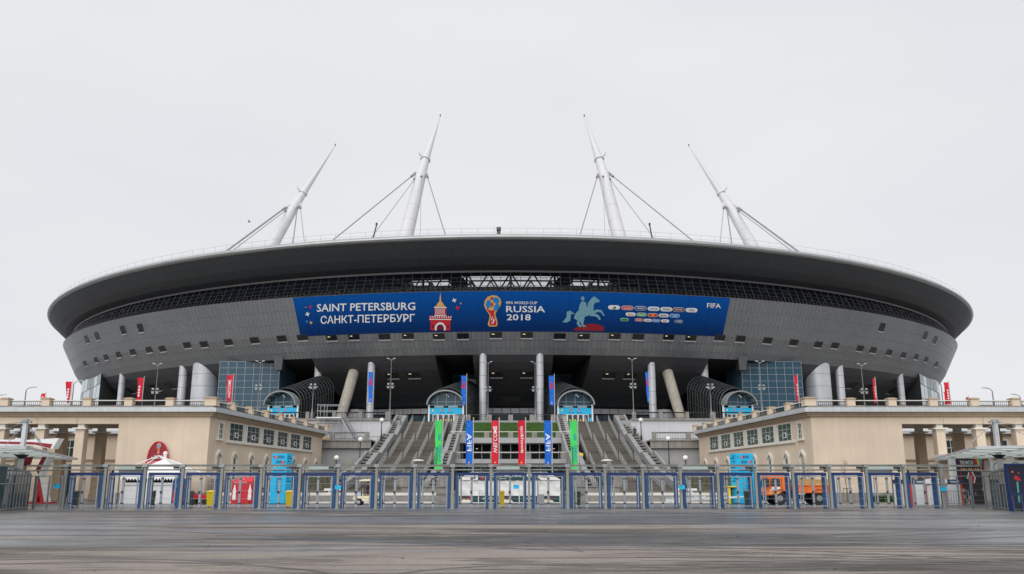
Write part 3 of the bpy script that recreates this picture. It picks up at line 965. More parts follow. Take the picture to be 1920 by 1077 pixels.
m_ = MB(); n = 120; rows = 6
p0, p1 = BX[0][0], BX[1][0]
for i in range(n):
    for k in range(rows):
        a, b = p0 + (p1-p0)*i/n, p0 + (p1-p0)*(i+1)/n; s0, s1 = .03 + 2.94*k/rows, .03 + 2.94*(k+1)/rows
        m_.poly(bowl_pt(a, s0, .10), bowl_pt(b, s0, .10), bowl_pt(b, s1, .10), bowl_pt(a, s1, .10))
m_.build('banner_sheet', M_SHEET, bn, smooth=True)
m_ = MB()
for i in range(0, n, 3):
    a = p0 + (p1-p0)*i/n
    m_.bar(bowl_pt(a, .05, .12), bowl_pt(a, 2.95, .12), .03, .03)
m_.build('sheet_seam', M_SHEET, bn)
m_ = MB()
lettering(m_, 'SAINT PETERSBURG', bquad(595, 570.5, 779, 585, -3.6))
lettering(m_, 'САНКТ-ПЕТЕРБУРГ', bquad(602, 592.5, 778, 607.5, -4.0))
lettering(m_, 'FIFA WORLD CUP', bquad(949, 565, 1007, 570.2, .3))
lettering(m_, 'RUSSIA', bquad(949, 573.5, 1022, 585.5, .4))
lettering(m_, '2018', bquad(950, 589, 995, 600.5, .3))
lettering(m_, 'FIFA', bquad(1325, 568, 1351, 576.8, 1.2))
m_.build('lettering', M_LETTER, bn)
emblem(bn, bquad(907, 553.5, 941, 612), 'cup_emblem')
# tower drawing
tf = bquad(805, 547.5, 847, 619, .4)
def tower(pts, m, ly, nm):
    q = MB()
    for p in pts: shape(q, p, lambda a, b: tf(a, b, ly))
    q.build(nm, m, bn)
R_ = lambda x0, y0, x1, y1: [(x0,y0),(x1,y0),(x1,y1),(x0,y1)]
tower([R_(.06,.0,.94,.30), R_(.0,.26,1.,.38), R_(.24,.38,.76,.60)], M_RED, 1, 'tower_wall')
tower([R_(.28,.62,.72,.64)] + [[(.32,.64),(.68,.64),(.60,.73),(.52,.76),(.48,.76),(.40,.73)], [(.455,.76),(.545,.76),(.5,1.0)]], M_GOLD, 2, 'tower_spire')
tower([R_(.02,.28,.98,.305), R_(.22,.585,.78,.615), R_(.24,.385,.76,.41)] + [R_(.05+.1*i,.33,.09+.1*i,.375) for i in range(10)] + [R_(.29+.09*i,.43,.325+.09*i,.57) for i in range(5)] +
      [[(.26,0),(.26,.10),(.36,.19),(.5,.22),(.64,.19),(.74,.10),(.74,0),(.66,0),(.66,.09),(.6,.14),(.5,.165),(.4,.14),(.34,.09),(.34,0)]], M_WHITEP, 3, 'tower_trim')
tower([[(.36,0),(.36,.08),(.42,.13),(.5,.15),(.58,.13),(.64,.08),(.64,0)]] + [R_(.12,.06,.19,.15), R_(.81,.06,.88,.15)], M_PURPLE, 2, 'tower_arch')
# small stars
for px, py, r, m, q in ((583,575.5,4,M_RED,5),(577.5,589,5,M_WHITEP,4),(576.5,603,3.4,M_PBLUE,4),(584,605,3.4,M_GOLD,8),(574,576,1.6,M_GOLD,4),(852,563,5,M_WHITEP,4),(858,577.5,5,M_RED,4),(864,569,2,M_GOLD,6)):
    f = bquad(px-r, py-r, px+r, py+r); st = MB(); shape(st, star(.5,.5,.5,q,.45,.4), lambda a, b: f(a, b, 1)); st.build('printed_star', m, bn)
# a plain rearing horse with a rider, drawn flat in grey blue, on a red mound
hf = bquad(1052, 553, 1136, 616, .6)
hs = MB()
for pts in ([(.30,.42),(.36,.52),(.48,.58),(.58,.66),(.60,.78),(.68,.92),(.74,.97),(.77,.93),(.86,.84),(.84,.79),(.76,.78),(.72,.70),(.72,.56),(.64,.42),(.50,.34),(.40,.30),(.32,.30)],
            [(.64,.50),(.80,.58),(.90,.56),(.97,.40),(.94,.39),(.87,.50),(.80,.50),(.68,.42)], [(.62,.44),(.76,.46),(.84,.40),(.88,.28),(.84,.27),(.80,.35),(.74,.38),(.64,.38)],
            [(.30,.40),(.44,.36),(.44,.22),(.40,.16),(.46,.06),(.40,.05),(.34,.15),(.36,.24),(.28,.32)], [(.42,.34),(.52,.34),(.50,.20),(.48,.14),(.56,.07),(.49,.05),(.43,.14),(.44,.22)],
            [(.30,.44),(.20,.54),(.12,.50),(.12,.36),(.06,.24),(.02,.20),(.12,.18),(.20,.24),(.21,.36),(.22,.44)],
            [(.38,.50),(.40,.68),(.44,.80),(.50,.82),(.56,.76),(.56,.62),(.50,.52)], ell(.475,.90,.042,.065,10)):
    shape(hs, pts, lambda a, b: hf(a, b, 1))
hs.build('horse_drawing', M_HORSE, bn)
f = bquad(1074, 605.5, 1132, 619.5, .8); st = MB(); shape(st, [(0,0),(.08,.35),(.3,.75),(.55,.95),(.8,.9),(1,.55),(1,0)], lambda a, b: f(a, b, 0)); st.build('red_mound', M_DRED, bn)
# sponsor lozenges
rows_ = [((1151,576,'adidas',M_WHITEP,M_BLACK),(1176,577,'Coca-Cola',M_RED,M_LETTER),(1200.6,577.7,'WANDA',M_BANNER,M_LETTER),(1225,578.6,'GAZPROM',M_WHITEP,M_PBLUE),(1248.8,579.6,'HYUNDAI KIA',M_WHITEP,M_INK),(1272,580.3,'QATAR',M_PURPLE,M_LETTER),(1296,581.2,'VISA',M_WHITEP,M_INK)),
         ((1182,589,'Bud',M_WHITEP,M_RED),(1202.6,589.6,'Hisense',M_PGREEN,M_LETTER),(1223.4,590.6,'M',M_RED,M_YELLOW),(1244,591.2,'MENGNIU',M_WHITEP,M_BLACK),(1264.5,591.8,'vivo',M_PBLUE,M_LETTER)),
         ((1170.6,598.9,'DIAMOND',M_PGREEN,M_TEAL),(1197.5,599.6,'ALFA-BANK',M_RED,M_LETTER),(1214,600.3,'ROSTELECOM',M_WHITEP,M_INK),(1230,600.9,'ALROSA',M_PBLUE,M_LETTER),(1246.5,601.4,'RZD',M_WHITEP,M_RED),(1272,602.5,'YADEA',M_BANNER,M_LETTER))]
for (w, h), row in zip(((22.5,8.2),(19,7),(15.4,5.8)), rows_):
    for px, py, tx, ma, mbt in row:
        f = bquad(px-w/2, py-h/2, px+w/2, py+h/2, .5)
        q = MB(); shape(q, pill(), lambda a, b: f(a, b, 0)); q.build('sponsor_lozenge_edge', M_WHITEP, bn)
        q = MB(); shape(q, [(.5+(a-.5)*.93, .5+(b-.5)*.82) for a, b in pill()], lambda a, b: f(a, b, 1)); q.build('sponsor_lozenge', ma, bn)
        q = MB()
        if tx == 'adidas':
            for i in range(3): shape(q, [(.34+.11*i,.30),(.44+.11*i,.30),(.50+.06*i - .02,.42+.17*i),(.42+.06*i - .02,.42+.14*i)], lambda a, b: f(a, b, 2))
            lettering(q, tx, lambda a, b: f(.34+.34*a, .12+.14*b, 2))
        else:
            wd = .30 if tx == 'M' else .64 if len(tx) > 4 else .5
            lettering(q, tx, lambda a, b: f(.5-wd/2+wd*a, .27+.46*b, 2))
        q.build('sponsor_lettering', mbt, bn)

# ================================================================== BEIGE HALLS
def wall_with_windows(): pass
def hall(sx):
    side = 'green' if sx > 0 else 'blue'
    gl = G_WING if sx > 0 else G_WIN
    h = thing('beige_hall', 'beige hall with %s looking windows and a colonnade, %s' % (side, 'orange truck parked before it' if sx > 0 else 'red arched sign on its blank wall'), 'building', (-sx*-27.2, 78.0, 0) , 'beige halls flanking the staircase')
    fx = lambda x: sx*(-x)                     # built for the left hall with x negative, mirrored for the other
    def vx(Y): return -27.2 + (Y-78)*2.2/37.0   # the flank that runs back to the stairs
    def mk(): return MB()
    X0 = -35.4; XF = -82.0; YB = 115.0
    w = mk()                                     # main body
    w.prism([(fx(-27.2),78.0),(fx(X0),78.0),(fx(X0),112.0),(fx(vx(YB)),YB)], 'z', 0.0, 7.42)
    w.build('wall', M_BEIGE, h)
    pl = mk(); pl.prism([(fx(-27.1),77.9),(fx(X0),77.9),(fx(X0),78.2),(fx(-27.1),78.2)], 'z', 0, .75); pl.build('plinth', M_STONE, h)
    en = mk()                                    # entablature over the colonnade
    en.box(min(fx(X0),fx(XF)), max(fx(X0),fx(XF)), 78.0, 79.1, 6.80, 7.42)
    en.box(min(fx(X0),fx(XF)), max(fx(X0),fx(XF)), 84.0, 84.9, 6.80, 7.42)
    en.build('entablature', M_BEIGE, h)
    jt = mk()
    for x in (-39.2,-42.8,-46.4): jt.box(fx(x)-.02, fx(x)+.02, 77.985, 77.998, 6.82, 7.40)
    jt.build('joint', M_BEIGED, h)
    rf = mk(); rf.prism([(fx(-27.2),78.05),(fx(XF),78.05),(fx(XF),85.2),(fx(X0),85.2),(fx(X0),112.0),(fx(vx(YB)-.02),YB)], 'z', 7.86, 8.02); rf.build('roof_slab', M_STONE, h)
    # stepped cornice and rounded gutter along front and flank
    A = (fx(XF), 78.0); B = (fx(-27.2), 78.0); D = (fx(vx(YB)), YB)
    def run(mb, o, z0, z1):
        a = (A[0], A[1]-o); b = (B[0]+sx*-1*-1*0 + (o if sx < 0 else -o)*1.0, B[1]-o); d = (D[0] + (o if sx < 0 else -o), D[1])
        ai = (A[0], A[1]+.3); bi = (B[0] - (.3 if sx < 0 else -.3), B[1]+.3); di = (D[0] - (.3 if sx < 0 else -.3), D[1])
        mb.hexa([(*a,z0),(*b,z0),(*bi,z0),(*ai,z0),(*a,z1),(*b,z1),(*bi,z1),(*ai,z1)])
        mb.hexa([(*b,z0),(*d,z0),(*di,z0),(*bi,z0),(*b,z1),(*d,z1),(*di,z1),(*bi,z1)])
    c = mk(); run(c, .10, 7.38, 7.50); run(c, .26, 7.503, 7.66); run(c, .42, 7.663, 7.80); c.build('cornice', M_BEIGED, h)
    gt = mk(); run(gt, .74, 7.83, 8.02); run(gt, .70, 8.023, 8.15); run(gt, .58, 8.153, 8.24); gt.build('gutter', M_GUTTER, h)
    kb = mk(); run(kb, .30, 8.243, 8.40); kb.build('parapet_kerb', M_STONE, h)
    # parapet posts and rails
    pf = [(-27.2,78.0,1.05)] + [(-27.2-3.75*i,78.0,.72) for i in range(1,14)]
    ps = [(vx(78+4.75*i), 78+4.75*i, .72) for i in range(1,9)]
    pm_ = mk(); pm_.box(-.36,.36,-.36,.36,8.35,9.0); cm_ = mk(); cm_.box(-.43,.43,-.43,.43,9.0,9.10); cm_.box(-.30,.30,-.30,.30,9.1,9.16)
    pme, cme = pm_.mesh('parapet_post', M_BEIGE), cm_.mesh('post_cap', M_BEIGED)
    for x, y, w_ in pf + ps:
        o = part(pme, 'parapet_post', h, (fx(x)-h.location.x, y+.2-78, 0)); k = part(cme, 'post_cap', o)
        if w_ > 1:
            for q_ in (o, k): q_.scale = (1.45, 1.45, 1.0) if q_ is o else (1, 1, 1)
            o.location.z = .06
    r = mk(); rt = mk()
    for lst in (pf, [pf[0]] + ps):
        for (xa, ya, wa), (xb, yb, wb) in zip(lst, lst[1:]):
            a = Vector((fx(xa), ya+.2, 0)); b = Vector((fx(xb), yb+.2, 0)); L = (b-a).length; d = (b-a)/L
            a2 = a + d*(wa/2 + .02); b2 = b - d*(wb/2 + .02)
            rt.bar(a2 + Vector((0,0,8.92)), b2 + Vector((0,0,8.92)), .10, .07)
            for z in (8.82, 8.50): r.bar(a2 + Vector((0,0,z)), b2 + Vector((0,0,z)), .05, .05)
            nb = int((b2-a2).length/.17)
            for i in range(1, nb):
                p = a2 + (b2-a2)*i/nb; r.bar(p + Vector((0,0,8.46)), p + Vector((0,0,8.84)), .028, .028)
    r.build('parapet_railing', M_BLACK, h); rt.build('parapet_rail_top', M_TRIM, h)
    q = mk()                                     # second parapet row farther back on the roof terrace
    for i in range(0, 12): q.box(fx(-30-4.2*i)-.45, fx(-30-4.2*i)+.45, 84.2, 85.0, 8.021, 9.05)
    q.build('rear_parapet_post', M_BEIGED, h)
    # large windows on the flank
    nrm = 1 if sx < 0 else -1
    def on_flank(Y, o, z): return (fx(vx(Y)) + nrm*o, Y, z)
    def fbox(mb, Ya, Yb, z0, z1, o0, o1):
        mb.hexa([on_flank(Ya,o0,z0), on_flank(Yb,o0,z0), on_flank(Yb,o1,z0), on_flank(Ya,o1,z0), on_flank(Ya,o0,z1), on_flank(Yb,o0,z1), on_flank(Yb,o1,z1), on_flank(Ya,o1,z1)])
    Yw = [(82.7,86.1),(87.3,90.8),(92.0,95.5),(96.7,100.2),(101.4,105.0),(106.2,109.8)]
    st = mk(); fbox(st, 82.0, 110.6, 5.30, 5.50, .003, .20); st.build('window_sill', M_TRIM, h)
    for i, (a, b) in enumerate(Yw):
        f = mk()
        fbox(f, a-.10, a, 5.50, 7.26, .003, .09); fbox(f, b, b+.10, 5.50, 7.26, .003, .09); fbox(f, a, b, 7.18, 7.26, .003, .09); fbox(f, a, b, 5.50, 5.58, .003, .09)
        for j in range(1, 3): fbox(f, a+(b-a)*j/3-.014, a+(b-a)*j/3+.014, 5.58, 7.18, .03, .05)
        for z in (6.12, 6.65): fbox(f, a, b, z-.014, z+.014, .035, .055)
        wo = f.build('window', M_TRIM, h)
        k = mk(); fbox(k, a, b, 5.58, 7.18, .012, .022); k.build('pane', gl, wo)
        k = mk(); fbox(k, a+(b-a)*.36, a+(b-a)*.64, 5.85, 6.35, .08, .11); k.build('vent_flap_frame', M_WHITEP, wo)
        k = mk(); fbox(k, a+(b-a)*.42, a+(b-a)*.58, 5.92, 6.28, .111, .118); k.build('vent_flap_pane', G_WIN, wo)
        k = mk(); fbox(k, a+.1, b-.1, 5.6, 7.16, .004, .0075); k.build('dark_room', mat('room_curtain_'+side, (0.15,0.20,0.21) if sx < 0 else (0.24,0.34,0.29), .9, 0, .5, .8), wo)
    for a, b in zip(Yw, Yw[1:]):                  # pilaster pairs between them
        k = mk(); m1 = (a[1] + b[0])/2
        fbox(k, m1-.42, m1-.14, 5.50, 7.26, .003, .16); fbox(k, m1+.14, m1+.42, 5.50, 7.26, .003, .16)
        k.build('window_pilaster', M_TRIM, h)
    # narrow lower windows with a pointed hood
    for i, Y in enumerate((80.4, 84.3, 88.8, 93.4, 98.1, 102.8, 107.5, 112.2)):
        f = mk(); hw = .55
        z0, z1 = 1.25, 3.90
        for s_ in (-1, 1): fbox(f, Y+s_*hw-.13, Y+s_*hw+.13, z0, z1, .003, .16)
        for s_ in (-1, 1):
            a0, a1 = on_flank(Y+s_*(hw+.13), .003, z1), on_flank(Y, .003, z1+.55)
            f.hexa([on_flank(Y+s_*(hw+.13),.003,z1), on_flank(Y,.003,z1+.48), on_flank(Y,.2,z1+.48), on_flank(Y+s_*(hw+.13),.2,z1), on_flank(Y+s_*(hw+.13),.003,z1+.22), on_flank(Y,.003,z1+.72), on_flank(Y,.2,z1+.72), on_flank(Y+s_*(hw+.13),.2,z1+.22)])
        fbox(f, Y-hw-.2, Y+hw+.2, z0-.16, z0, .003, .22)
        wo = f.build('narrow_window' if i else 'blind_niche', M_TRIM, h)
        if i:
            k = mk(); fbox(k, Y-hw+.13, Y+hw-.13, z0, z1, .008, .02); k.build('pane', gl, wo)
            k = mk()
            for z in (1.9, 2.6, 3.3): fbox(k, Y-hw+.13, Y+hw-.13, z-.05, z+.05, .03, .07)
            k.build('glazing_bar', M_TRIM, wo)
        else:
            k = mk(); fbox(k, Y-hw+.13, Y+hw-.13, z0, z1+.3, .005, .015); k.build('niche_back', M_BEIGED, wo)
    f = mk(); Y = 80.5
    fbox(f, Y-.62, Y-.42, 5.6, 7.0, .003, .12); fbox(f, Y+.42, Y+.62, 5.6, 7.0, .003, .12); fbox(f, Y-.62, Y+.62, 7.0, 7.15, .003, .14); fbox(f, Y-.75, Y+.75, 5.42, 5.6, .003, .2)
    fbox(f, Y-.03, Y+.03, 5.6, 7.0, .03, .07)
    for z in (6.05, 6.5): fbox(f, Y-.42, Y+.42, z-.03, z+.03, .03, .07)
    wo = f.build('small_window', M_TRIM, h); k = mk(); fbox(k, Y-.42, Y+.42, 5.6, 7.0, .008, .02); k.build('pane', G_WIN, wo)
    # colonnade: two rows of square columns
    def col_(x, y, m, nm):
        k = mk(); k.box(-.40,.40,-.40,.40,0,6.32); k.box(-.46,.46,-.46,.46,0,.6)
        c2 = mk(); c2.box(-.62,.62,-.62,.62,6.32,6.46); c2.box(-.30,.30,-.30,.30,6.46,6.80)
        return k.mesh(nm, m), c2.mesh('capital', M_TRIM)
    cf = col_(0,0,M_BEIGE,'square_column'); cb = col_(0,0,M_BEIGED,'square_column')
    for i in range(0, 11):
        if i == 0: continue
        o = part(cf[0], 'square_column', h, (fx(-35.6-3.6*i+.3)-h.location.x, .5, 0)); part(cf[1], 'capital', o)
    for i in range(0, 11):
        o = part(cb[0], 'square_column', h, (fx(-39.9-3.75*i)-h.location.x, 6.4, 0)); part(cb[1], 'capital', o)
    # set-back wall behind the colonnade with eaves, windows, arches
    k = mk(); k.box(min(fx(-35.9),fx(XF)), max(fx(-35.9),fx(XF)), 93, 94, 0, 6.7); k.build('rear_wall', M_BEIGE, h)
    k = mk(); a, b = min(fx(-35.9),fx(XF)), max(fx(-35.9),fx(XF))
    k.hexa([(a,92.2,6.7),(b,92.2,6.7),(b,94,6.7),(a,94,6.7),(a,92.2,7.0),(b,92.2,7.0),(b,94,7.6),(a,94,7.6)]); k.build('eaves', M_GUTTER, h)
    k = mk(); k.box(a, b, 92.85, 92.99, 3.9, 4.05); k.build('string_course', M_BEIGED, h)
    k = mk(); xx = fx(-41.2); k.box(min(xx,fx(-36.4)), max(xx,fx(-36.4)), 92.6, 92.95, 4.2, 7.6); k.build('metal_screen', M_GUTTER, h)
    for i in range(0, 8):
        x = fx(-47.2 - 5.6*i)
        k = mk(); k.box(x-.62,x-.45,92.9,93,4.2,6.0); k.box(x+.45,x+.62,92.9,93,4.2,6.0); k.box(x-.62,x+.62,92.9,93,6.0,6.16); k.box(x-.62,x+.62,92.85,93,4.05,4.2)
        k.box(x-.03,x+.03,92.93,92.97,4.2,6.0); k.box(x-.45,x+.45,92.93,92.97,5.2,5.26)
        wo = k.build('rear_window', M_TRIM, h); k = mk(); k.box(x-.45,x+.45,92.96,92.985,4.2,6.0); k.build('pane', G_WIN, wo)
        x = fx(-41.4 - 5.6*i); k = mk()
        k.prism([(x-1.1,0),(x+1.1,0),(x+1.1,2.4)] + [(x+1.1*math.cos(t), 2.4+1.1*math.sin(t)) for t in [math.pi*j/10 for j in range(1,10)]] + [(x-1.1,2.4)], 'y', 92.90, 92.97)
        k.build('arched_opening', M_NIGHT, h)
    return h
hall_l = hall(-1); hall_r = hall(1)

# ================================================================== RETAINING WALLS, STAIRS, MIDDLE HALL
FL = [(92.0, .72), (100.0, 1.9 + .0), (101.5, 1.9), (112.5, 4.3), (114.5, 4.3), (126.5, 7.5), (129.5, 7.5), (140.0, 11.2)]
FL = [(90.5, .72), (99.5, 2.0), (101.5, 2.0), (111.5, 4.4), (113.8, 4.4), (125.5, 7.5), (128.5, 7.5), (140.0, 11.2)]
def stair_z(y):
    for (a, za), (b, zb) in zip(FL, FL[1:]):
        if a <= y <= b: return za + (zb-za)*(y-a)/(b-a)
    return FL[0][1] if y < FL[0][0] else FL[-1][1]
pl = MB(); 
pl.box(-24.6, 24.6, 72.9, 139.99, 0.0, .57)
for i in range(3): pl.box(-24.6, 24.6, 72.0 + .3*i, 72.3 + .3*i, 0.0, .145*(i+1))
o = pl.build('plinth_steps', M_STONE); o['kind'] = 'structure'
pb = MB(); pb.box(-24.59, 24.59, 73.1, 92.0, .50, .70); o = pb.build('forecourt', M_STEP); o['kind'] = 'structure'
kb = MB()
for a, b in ((-24.6,-6.2),(6.2,24.6)):
    kb.box(a, b, 71.9, 72.05, .0, .10); kb.box(a, b, 72.95, 73.25, .58, .80)
o = kb.build('white_kerb', M_TRIM); o['kind'] = 'structure'
CHEEK = {}
def staircase(sx):
    st = thing('staircase', 'broad grey stone staircase with steel handrails, %s' % ('with a person on its edge steps' if sx > 0 else 'behind the golf cart'), 'staircase', (sx*14.0, 115.0, 0), 'twin grand staircases')
    xi, xo = 9.0, 16.9
    a, b = sorted((sx*xi, sx*xo))
    tread = MB()
    step_me = None
    for (ya, za), (yb, zb) in zip(FL, FL[1:]):
        if zb - za < .01:
            m_ = MB(); m_.box(a, b, ya, yb, za - .6, za); m_.build('landing', M_STEP, st); continue
        n = round((zb-za)/.155); dy = (yb-ya)/n; dz = (zb-za)/n
        m_ = MB(); m_.box(-(b-a)/2, (b-a)/2, 0, dy + .05, -.5, 0); m_.box(-(b-a)/2, (b-a)/2, -.03, .06, -.035, .0015)
        me = m_.mesh('step', M_STEP)
        for i in range(n):
            part(me, 'step', st, (0, ya + dy*i - 115.0, za + dz*(i+1)))
    # sloping cheeks with a dark ladder of narrow steps between two curbs
    for x0, w, nm in ((16.9, 1.75, 'outer'), (7.35, 1.65, 'inner')):
        c = MB(); lad = []; pn = MB()
        for (ya, za), (yb, zb) in zip(FL, FL[1:]):
            if zb - za < .01:
                q = sorted((sx*x0, sx*(x0+w)))
                pn.box(q[0], q[1], ya, yb, 0.58, za + 1.0); 
                continue
            for u0, u1, hh in ((0, .62, .95), (w-.34, w, 1.15)):
                q = sorted((sx*(x0+u0), sx*(x0+u1))) 
                if nm == 'inner': q = sorted((sx*(x0+w-u0), sx*(x0+w-u1)))
                c.hexa([(q[0],ya,za-1),(q[1],ya,za-1),(q[1],yb,zb-1),(q[0],yb,zb-1),(q[0],ya,za+hh),(q[1],ya,za+hh),(q[1],yb,zb+hh),(q[0],yb,zb+hh)])
            n = round((zb-za)/.42)
            for i in range(n):
                y = ya + (yb-ya)*i/n; z = za + (zb-za)*i/n
                q = sorted((sx*(x0+.62), sx*(x0+w-.34))) if nm == 'outer' else sorted((sx*(x0+.34), sx*(x0+w-.62)))
                lad.append((q, y, (yb-ya)/n, z))
        c.build('cheek_wall', M_CHEEK, st); 
        for q, y, dy, z in lad:
            key = (round(q[1]-q[0], 3), round(dy, 3))
            if key not in CHEEK:
                lm = MB(); lm.box(-key[0]/2, key[0]/2, 0, dy*.95, -.75, .78); nm_ = MB(); nm_.box(-key[0]/2, key[0]/2, -.06, dy*.6, .782, .95); CHEEK[key] = (lm.mesh('cheek_step', M_BLACK), nm_.mesh('step_nosing', M_STONE))
            o = part(CHEEK[key][0], 'cheek_step', st, ((q[0]+q[1])/2 - sx*14.0, y + .02 - 115.0, z)); part(CHEEK[key][1], 'step_nosing', o)
        fl_ = MB()
        for (ya, za), (yb, zb) in zip(FL, FL[1:]):
            if zb - za > .01: fl_.hexa([(lad[0][0][0],ya,za-.6),(lad[0][0][1],ya,za-.6),(lad[0][0][1],yb,zb-.6),(lad[0][0][0],yb,zb-.6),(lad[0][0][0],ya,za+.25),(lad[0][0][1],ya,za+.25),(lad[0][0][1],yb,zb+.25),(lad[0][0][0],yb,zb+.25)])
        fl_.build('cheek_bed', M_BLACK, st)
        o = pn.build('cheek_pier', M_STONE, st)
        d = MB()
        for (ya, za) in ((99.5,2.0),(111.5,4.4),(125.5,7.5)):
            xx = sx*(x0+w/2); d.tube((xx, ya-.02, za+.65), (xx, ya+.02, za+.65), .2, n=10)
        d.build('pier_boss', M_BLACK, o)
    q = sorted((sx*16.9, sx*18.65)); m_ = MB(); m_.box(q[0], q[1], 140, 141.5, TZ, TZ+1.1); m_.build('head_pier', M_STONE, st); m_ = MB(); q = sorted((sx*7.35, sx*9.0)); m_.box(q[0], q[1], 140, 141.2, TZ, TZ+1.1)
    o = m_.build('head_pier', M_STONE, st)
    # handrails, three rows across each flight
    for (ya, za), (yb, zb) in zip(FL, FL[1:]):
        if zb - za < .01: continue
        for t in (.14, .385, .63, .875):
            x = sx*(xi + (xo-xi)*t); hmb = MB(); n = 6
            for i in range(n+1):
                y = ya + (yb-ya)*i/n; z = za + (zb-za)*i/n
                hmb.tube((x,y,z-.1),(x,y,z+1.0),.035,n=5)
            for hh in (1.0, .55): hmb.tube((x,ya-.2,za+hh-.05),(x,yb+.2,zb+hh+.05),.04,n=5)
            for i in range(24):
                y = ya + (yb-ya)*(i+.5)/24; z = za + (zb-za)*(i+.5)/24
                hmb.bar((x,y,z+.1),(x,y,z+.98),.02,.02)
            hmb.build('handrail', M_RAILG, st)
    return st
st_l = staircase(-1); st_r = staircase(1)

def flank(sx):
    rw = thing('retaining_wall', 'grey retaining wall with blank square panels and stone balustrade, %s' % ('beside the truck side hall' if sx > 0 else 'scaffold stair standing above it'), 'wall', (sx*23, 116, 0), 'retaining walls beside the stairs')
    q = sorted((sx*18.66, sx*34.0))
    m_ = MB(); m_.box(q[0], q[1], 116, 134.0, 0, 7.0); m_.build('lower_wall', M_WALLG, rw)
    m_ = MB(); m_.box(q[0], q[1], 115.5, 134, 6.05, 7.0 - .004); m_.box(q[0], q[1], 115.35, 134, 7.0, 7.2); m_.build('ledge', M_STONE, rw)
    m_ = MB(); m_.box(q[0], q[1], 115.95, 116.05, 5.92, 6.05); m_.build('shadow_gap', M_STONE, rw)
    for i in range(3):
        x = sx*(20.1 + 1.38*i); m_ = MB(); m_.box(x-.5, x+.5, 115.93, 115.99, 3.2, 4.55)
        m_.build('square_panel', mat('panel_tint_%d' % i, [(0.36,0.36,0.33),(0.33,0.35,0.29),(0.37,0.345,0.375)][i], .7), rw)
    m_ = MB(); m_.box(q[0], q[1], 133.5, 133.99, 7.2, 10.95); m_.build('upper_wall', M_WALLL, rw)
    m_ = MB(); m_.box(q[0], q[1], 133.2, 133.995, 10.95, 11.25); m_.build('coping', M_STONE, rw)
    m_ = MB(); hexs = sorted((sx*17.2, sx*18.65)); m_.hexa([(hexs[0],136,10.2),(hexs[1],133.9,9.6),(hexs[1],140,9.6),(hexs[0],140,10.2),(hexs[0],136,11.0),(hexs[1],133.9,11.0),(hexs[1],140,11.0),(hexs[0],140,11.0)]); m_.build('corner_soffit', M_WALLG, rw)
    def balus(Y, z, h, xs):
        a, b = min(xs), max(xs); n = max(1, round((b-a)/4.2))
        po = MB()
        for i in range(n+1):
            x = a + (b-a)*i/n; k = MB(); k.box(x-.28, x+.28, Y-.26, Y+.26, z, z+h+.05); k.build('balustrade_post', M_STONE, rw)
        r = MB()
        for zz in (z+.12, z+h-.1): r.bar((a,Y,zz),(b,Y,zz),.06,.06)
        for i in range(int((b-a)/.22)): r.bar((a+.22*i,Y,z+.1),(a+.22*i,Y,z+h-.1),.03,.03)
        r.build('balustrade_railing', M_BLACK, rw)
        t = MB(); t.box(a, b, Y-.16, Y+.16, z+h-.06, z+h+.04); t.build('balustrade_cap', M_STONE if z < 9 else M_BLACK, rw)
    balus(115.7, 7.2, .95, (sx*19.2, sx*33)); balus(134.0, 11.25, 1.0, (sx*19.2, sx*44))
    return rw
rw_l = flank(-1); rw_r = flank(1)

mh = thing('middle_hall', 'glass doored hall with stone balconies and planted slope between the stairs', 'building', (0, 126, 0))
m_ = MB(); m_.box(-7.4, 7.4, 137.5, 140.0, 7.2, TZ); m_.build('rear_wall', M_WALLG, mh)
for z0, z1, Yf, Yb, nm in ((7.15, 7.9, 125.0, 131.0, 'balcony_slab'), (4.05, 4.62, 115.0, 131.0, 'balcony_slab')):
    m_ = MB(); m_.box(-7.35, 7.35, Yf, Yb, z0, z1); m_.build(nm, M_WALLG, mh)
m_ = MB(); m_.hexa([(-7.35,126.5,7.9),(7.35,126.5,7.9),(7.35,137.5,7.9),(-7.35,137.5,7.9),(-7.35,127.2,8.3),(7.35,127.2,8.3),(7.35,138.2,11.0),(-7.35,138.2,11.0)]); m_.build('planted_bank', mat('bank_soil', (0.035,0.07,0.015), .95, 0, .3, 2.0), mh)
gm_ = MB(); rg = random.Random(3)
for i in range(9000):
    x = rg.uniform(-7.3, 7.3); t = rg.random(); y = 127.2 + 11*t; z = 8.3 + 2.7*t; hh = rg.uniform(.12, .34); a = rg.uniform(0, 6.28); w = .04
    gm_.poly((x-math.cos(a)*w, y-math.sin(a)*w, z), (x+math.cos(a)*w, y+math.sin(a)*w, z), (x+rg.uniform(-.1,.1), y+rg.uniform(-.1,.1), z+hh))
o = gm_.build('bank_grass', M_GRASS, mh, kind='stuff')
def doors(Y, z0, z1, xs0, xs1, n, tz, mframe):
    w = (xs1 - xs0)/n
    pn = MB(); pn.box(-w/2+.06, w/2-.06, -.03, .03, 0, tz - z0 - .12); pme = pn.mesh('door', G_DARK)
    tp = MB(); tp.box(-w/2+.06, w/2-.06, -.03, .03, tz - z0 + .08, z1 - z0); tme = tp.mesh('transom_pane', G_DARK)
    lm = MB(); lm.box(-.14, .14, -.05, -.04, tz-z0+.5, tz-z0+.62); lme = lm.mesh('ceiling_light', M_WARM)
    for i in range(n):
        x = xs0 + w*(i+.5)
        part(pme, 'door', mh, (x, Y-126, z0)); o = part(tme, 'transom_pane', mh, (x, Y-126, z0))
        if i in (1, 6, 9): part(lme, 'ceiling_light', o)
    f = MB()
    for i in range(n+1): f.box(xs0+w*i-.07, xs0+w*i+.07, Y-.1, Y+.05, z0, z1)
    f.box(xs0, xs1, Y-.11, Y+.04, tz-.12, tz+.08)
    f.build('door_frame', mframe, mh)
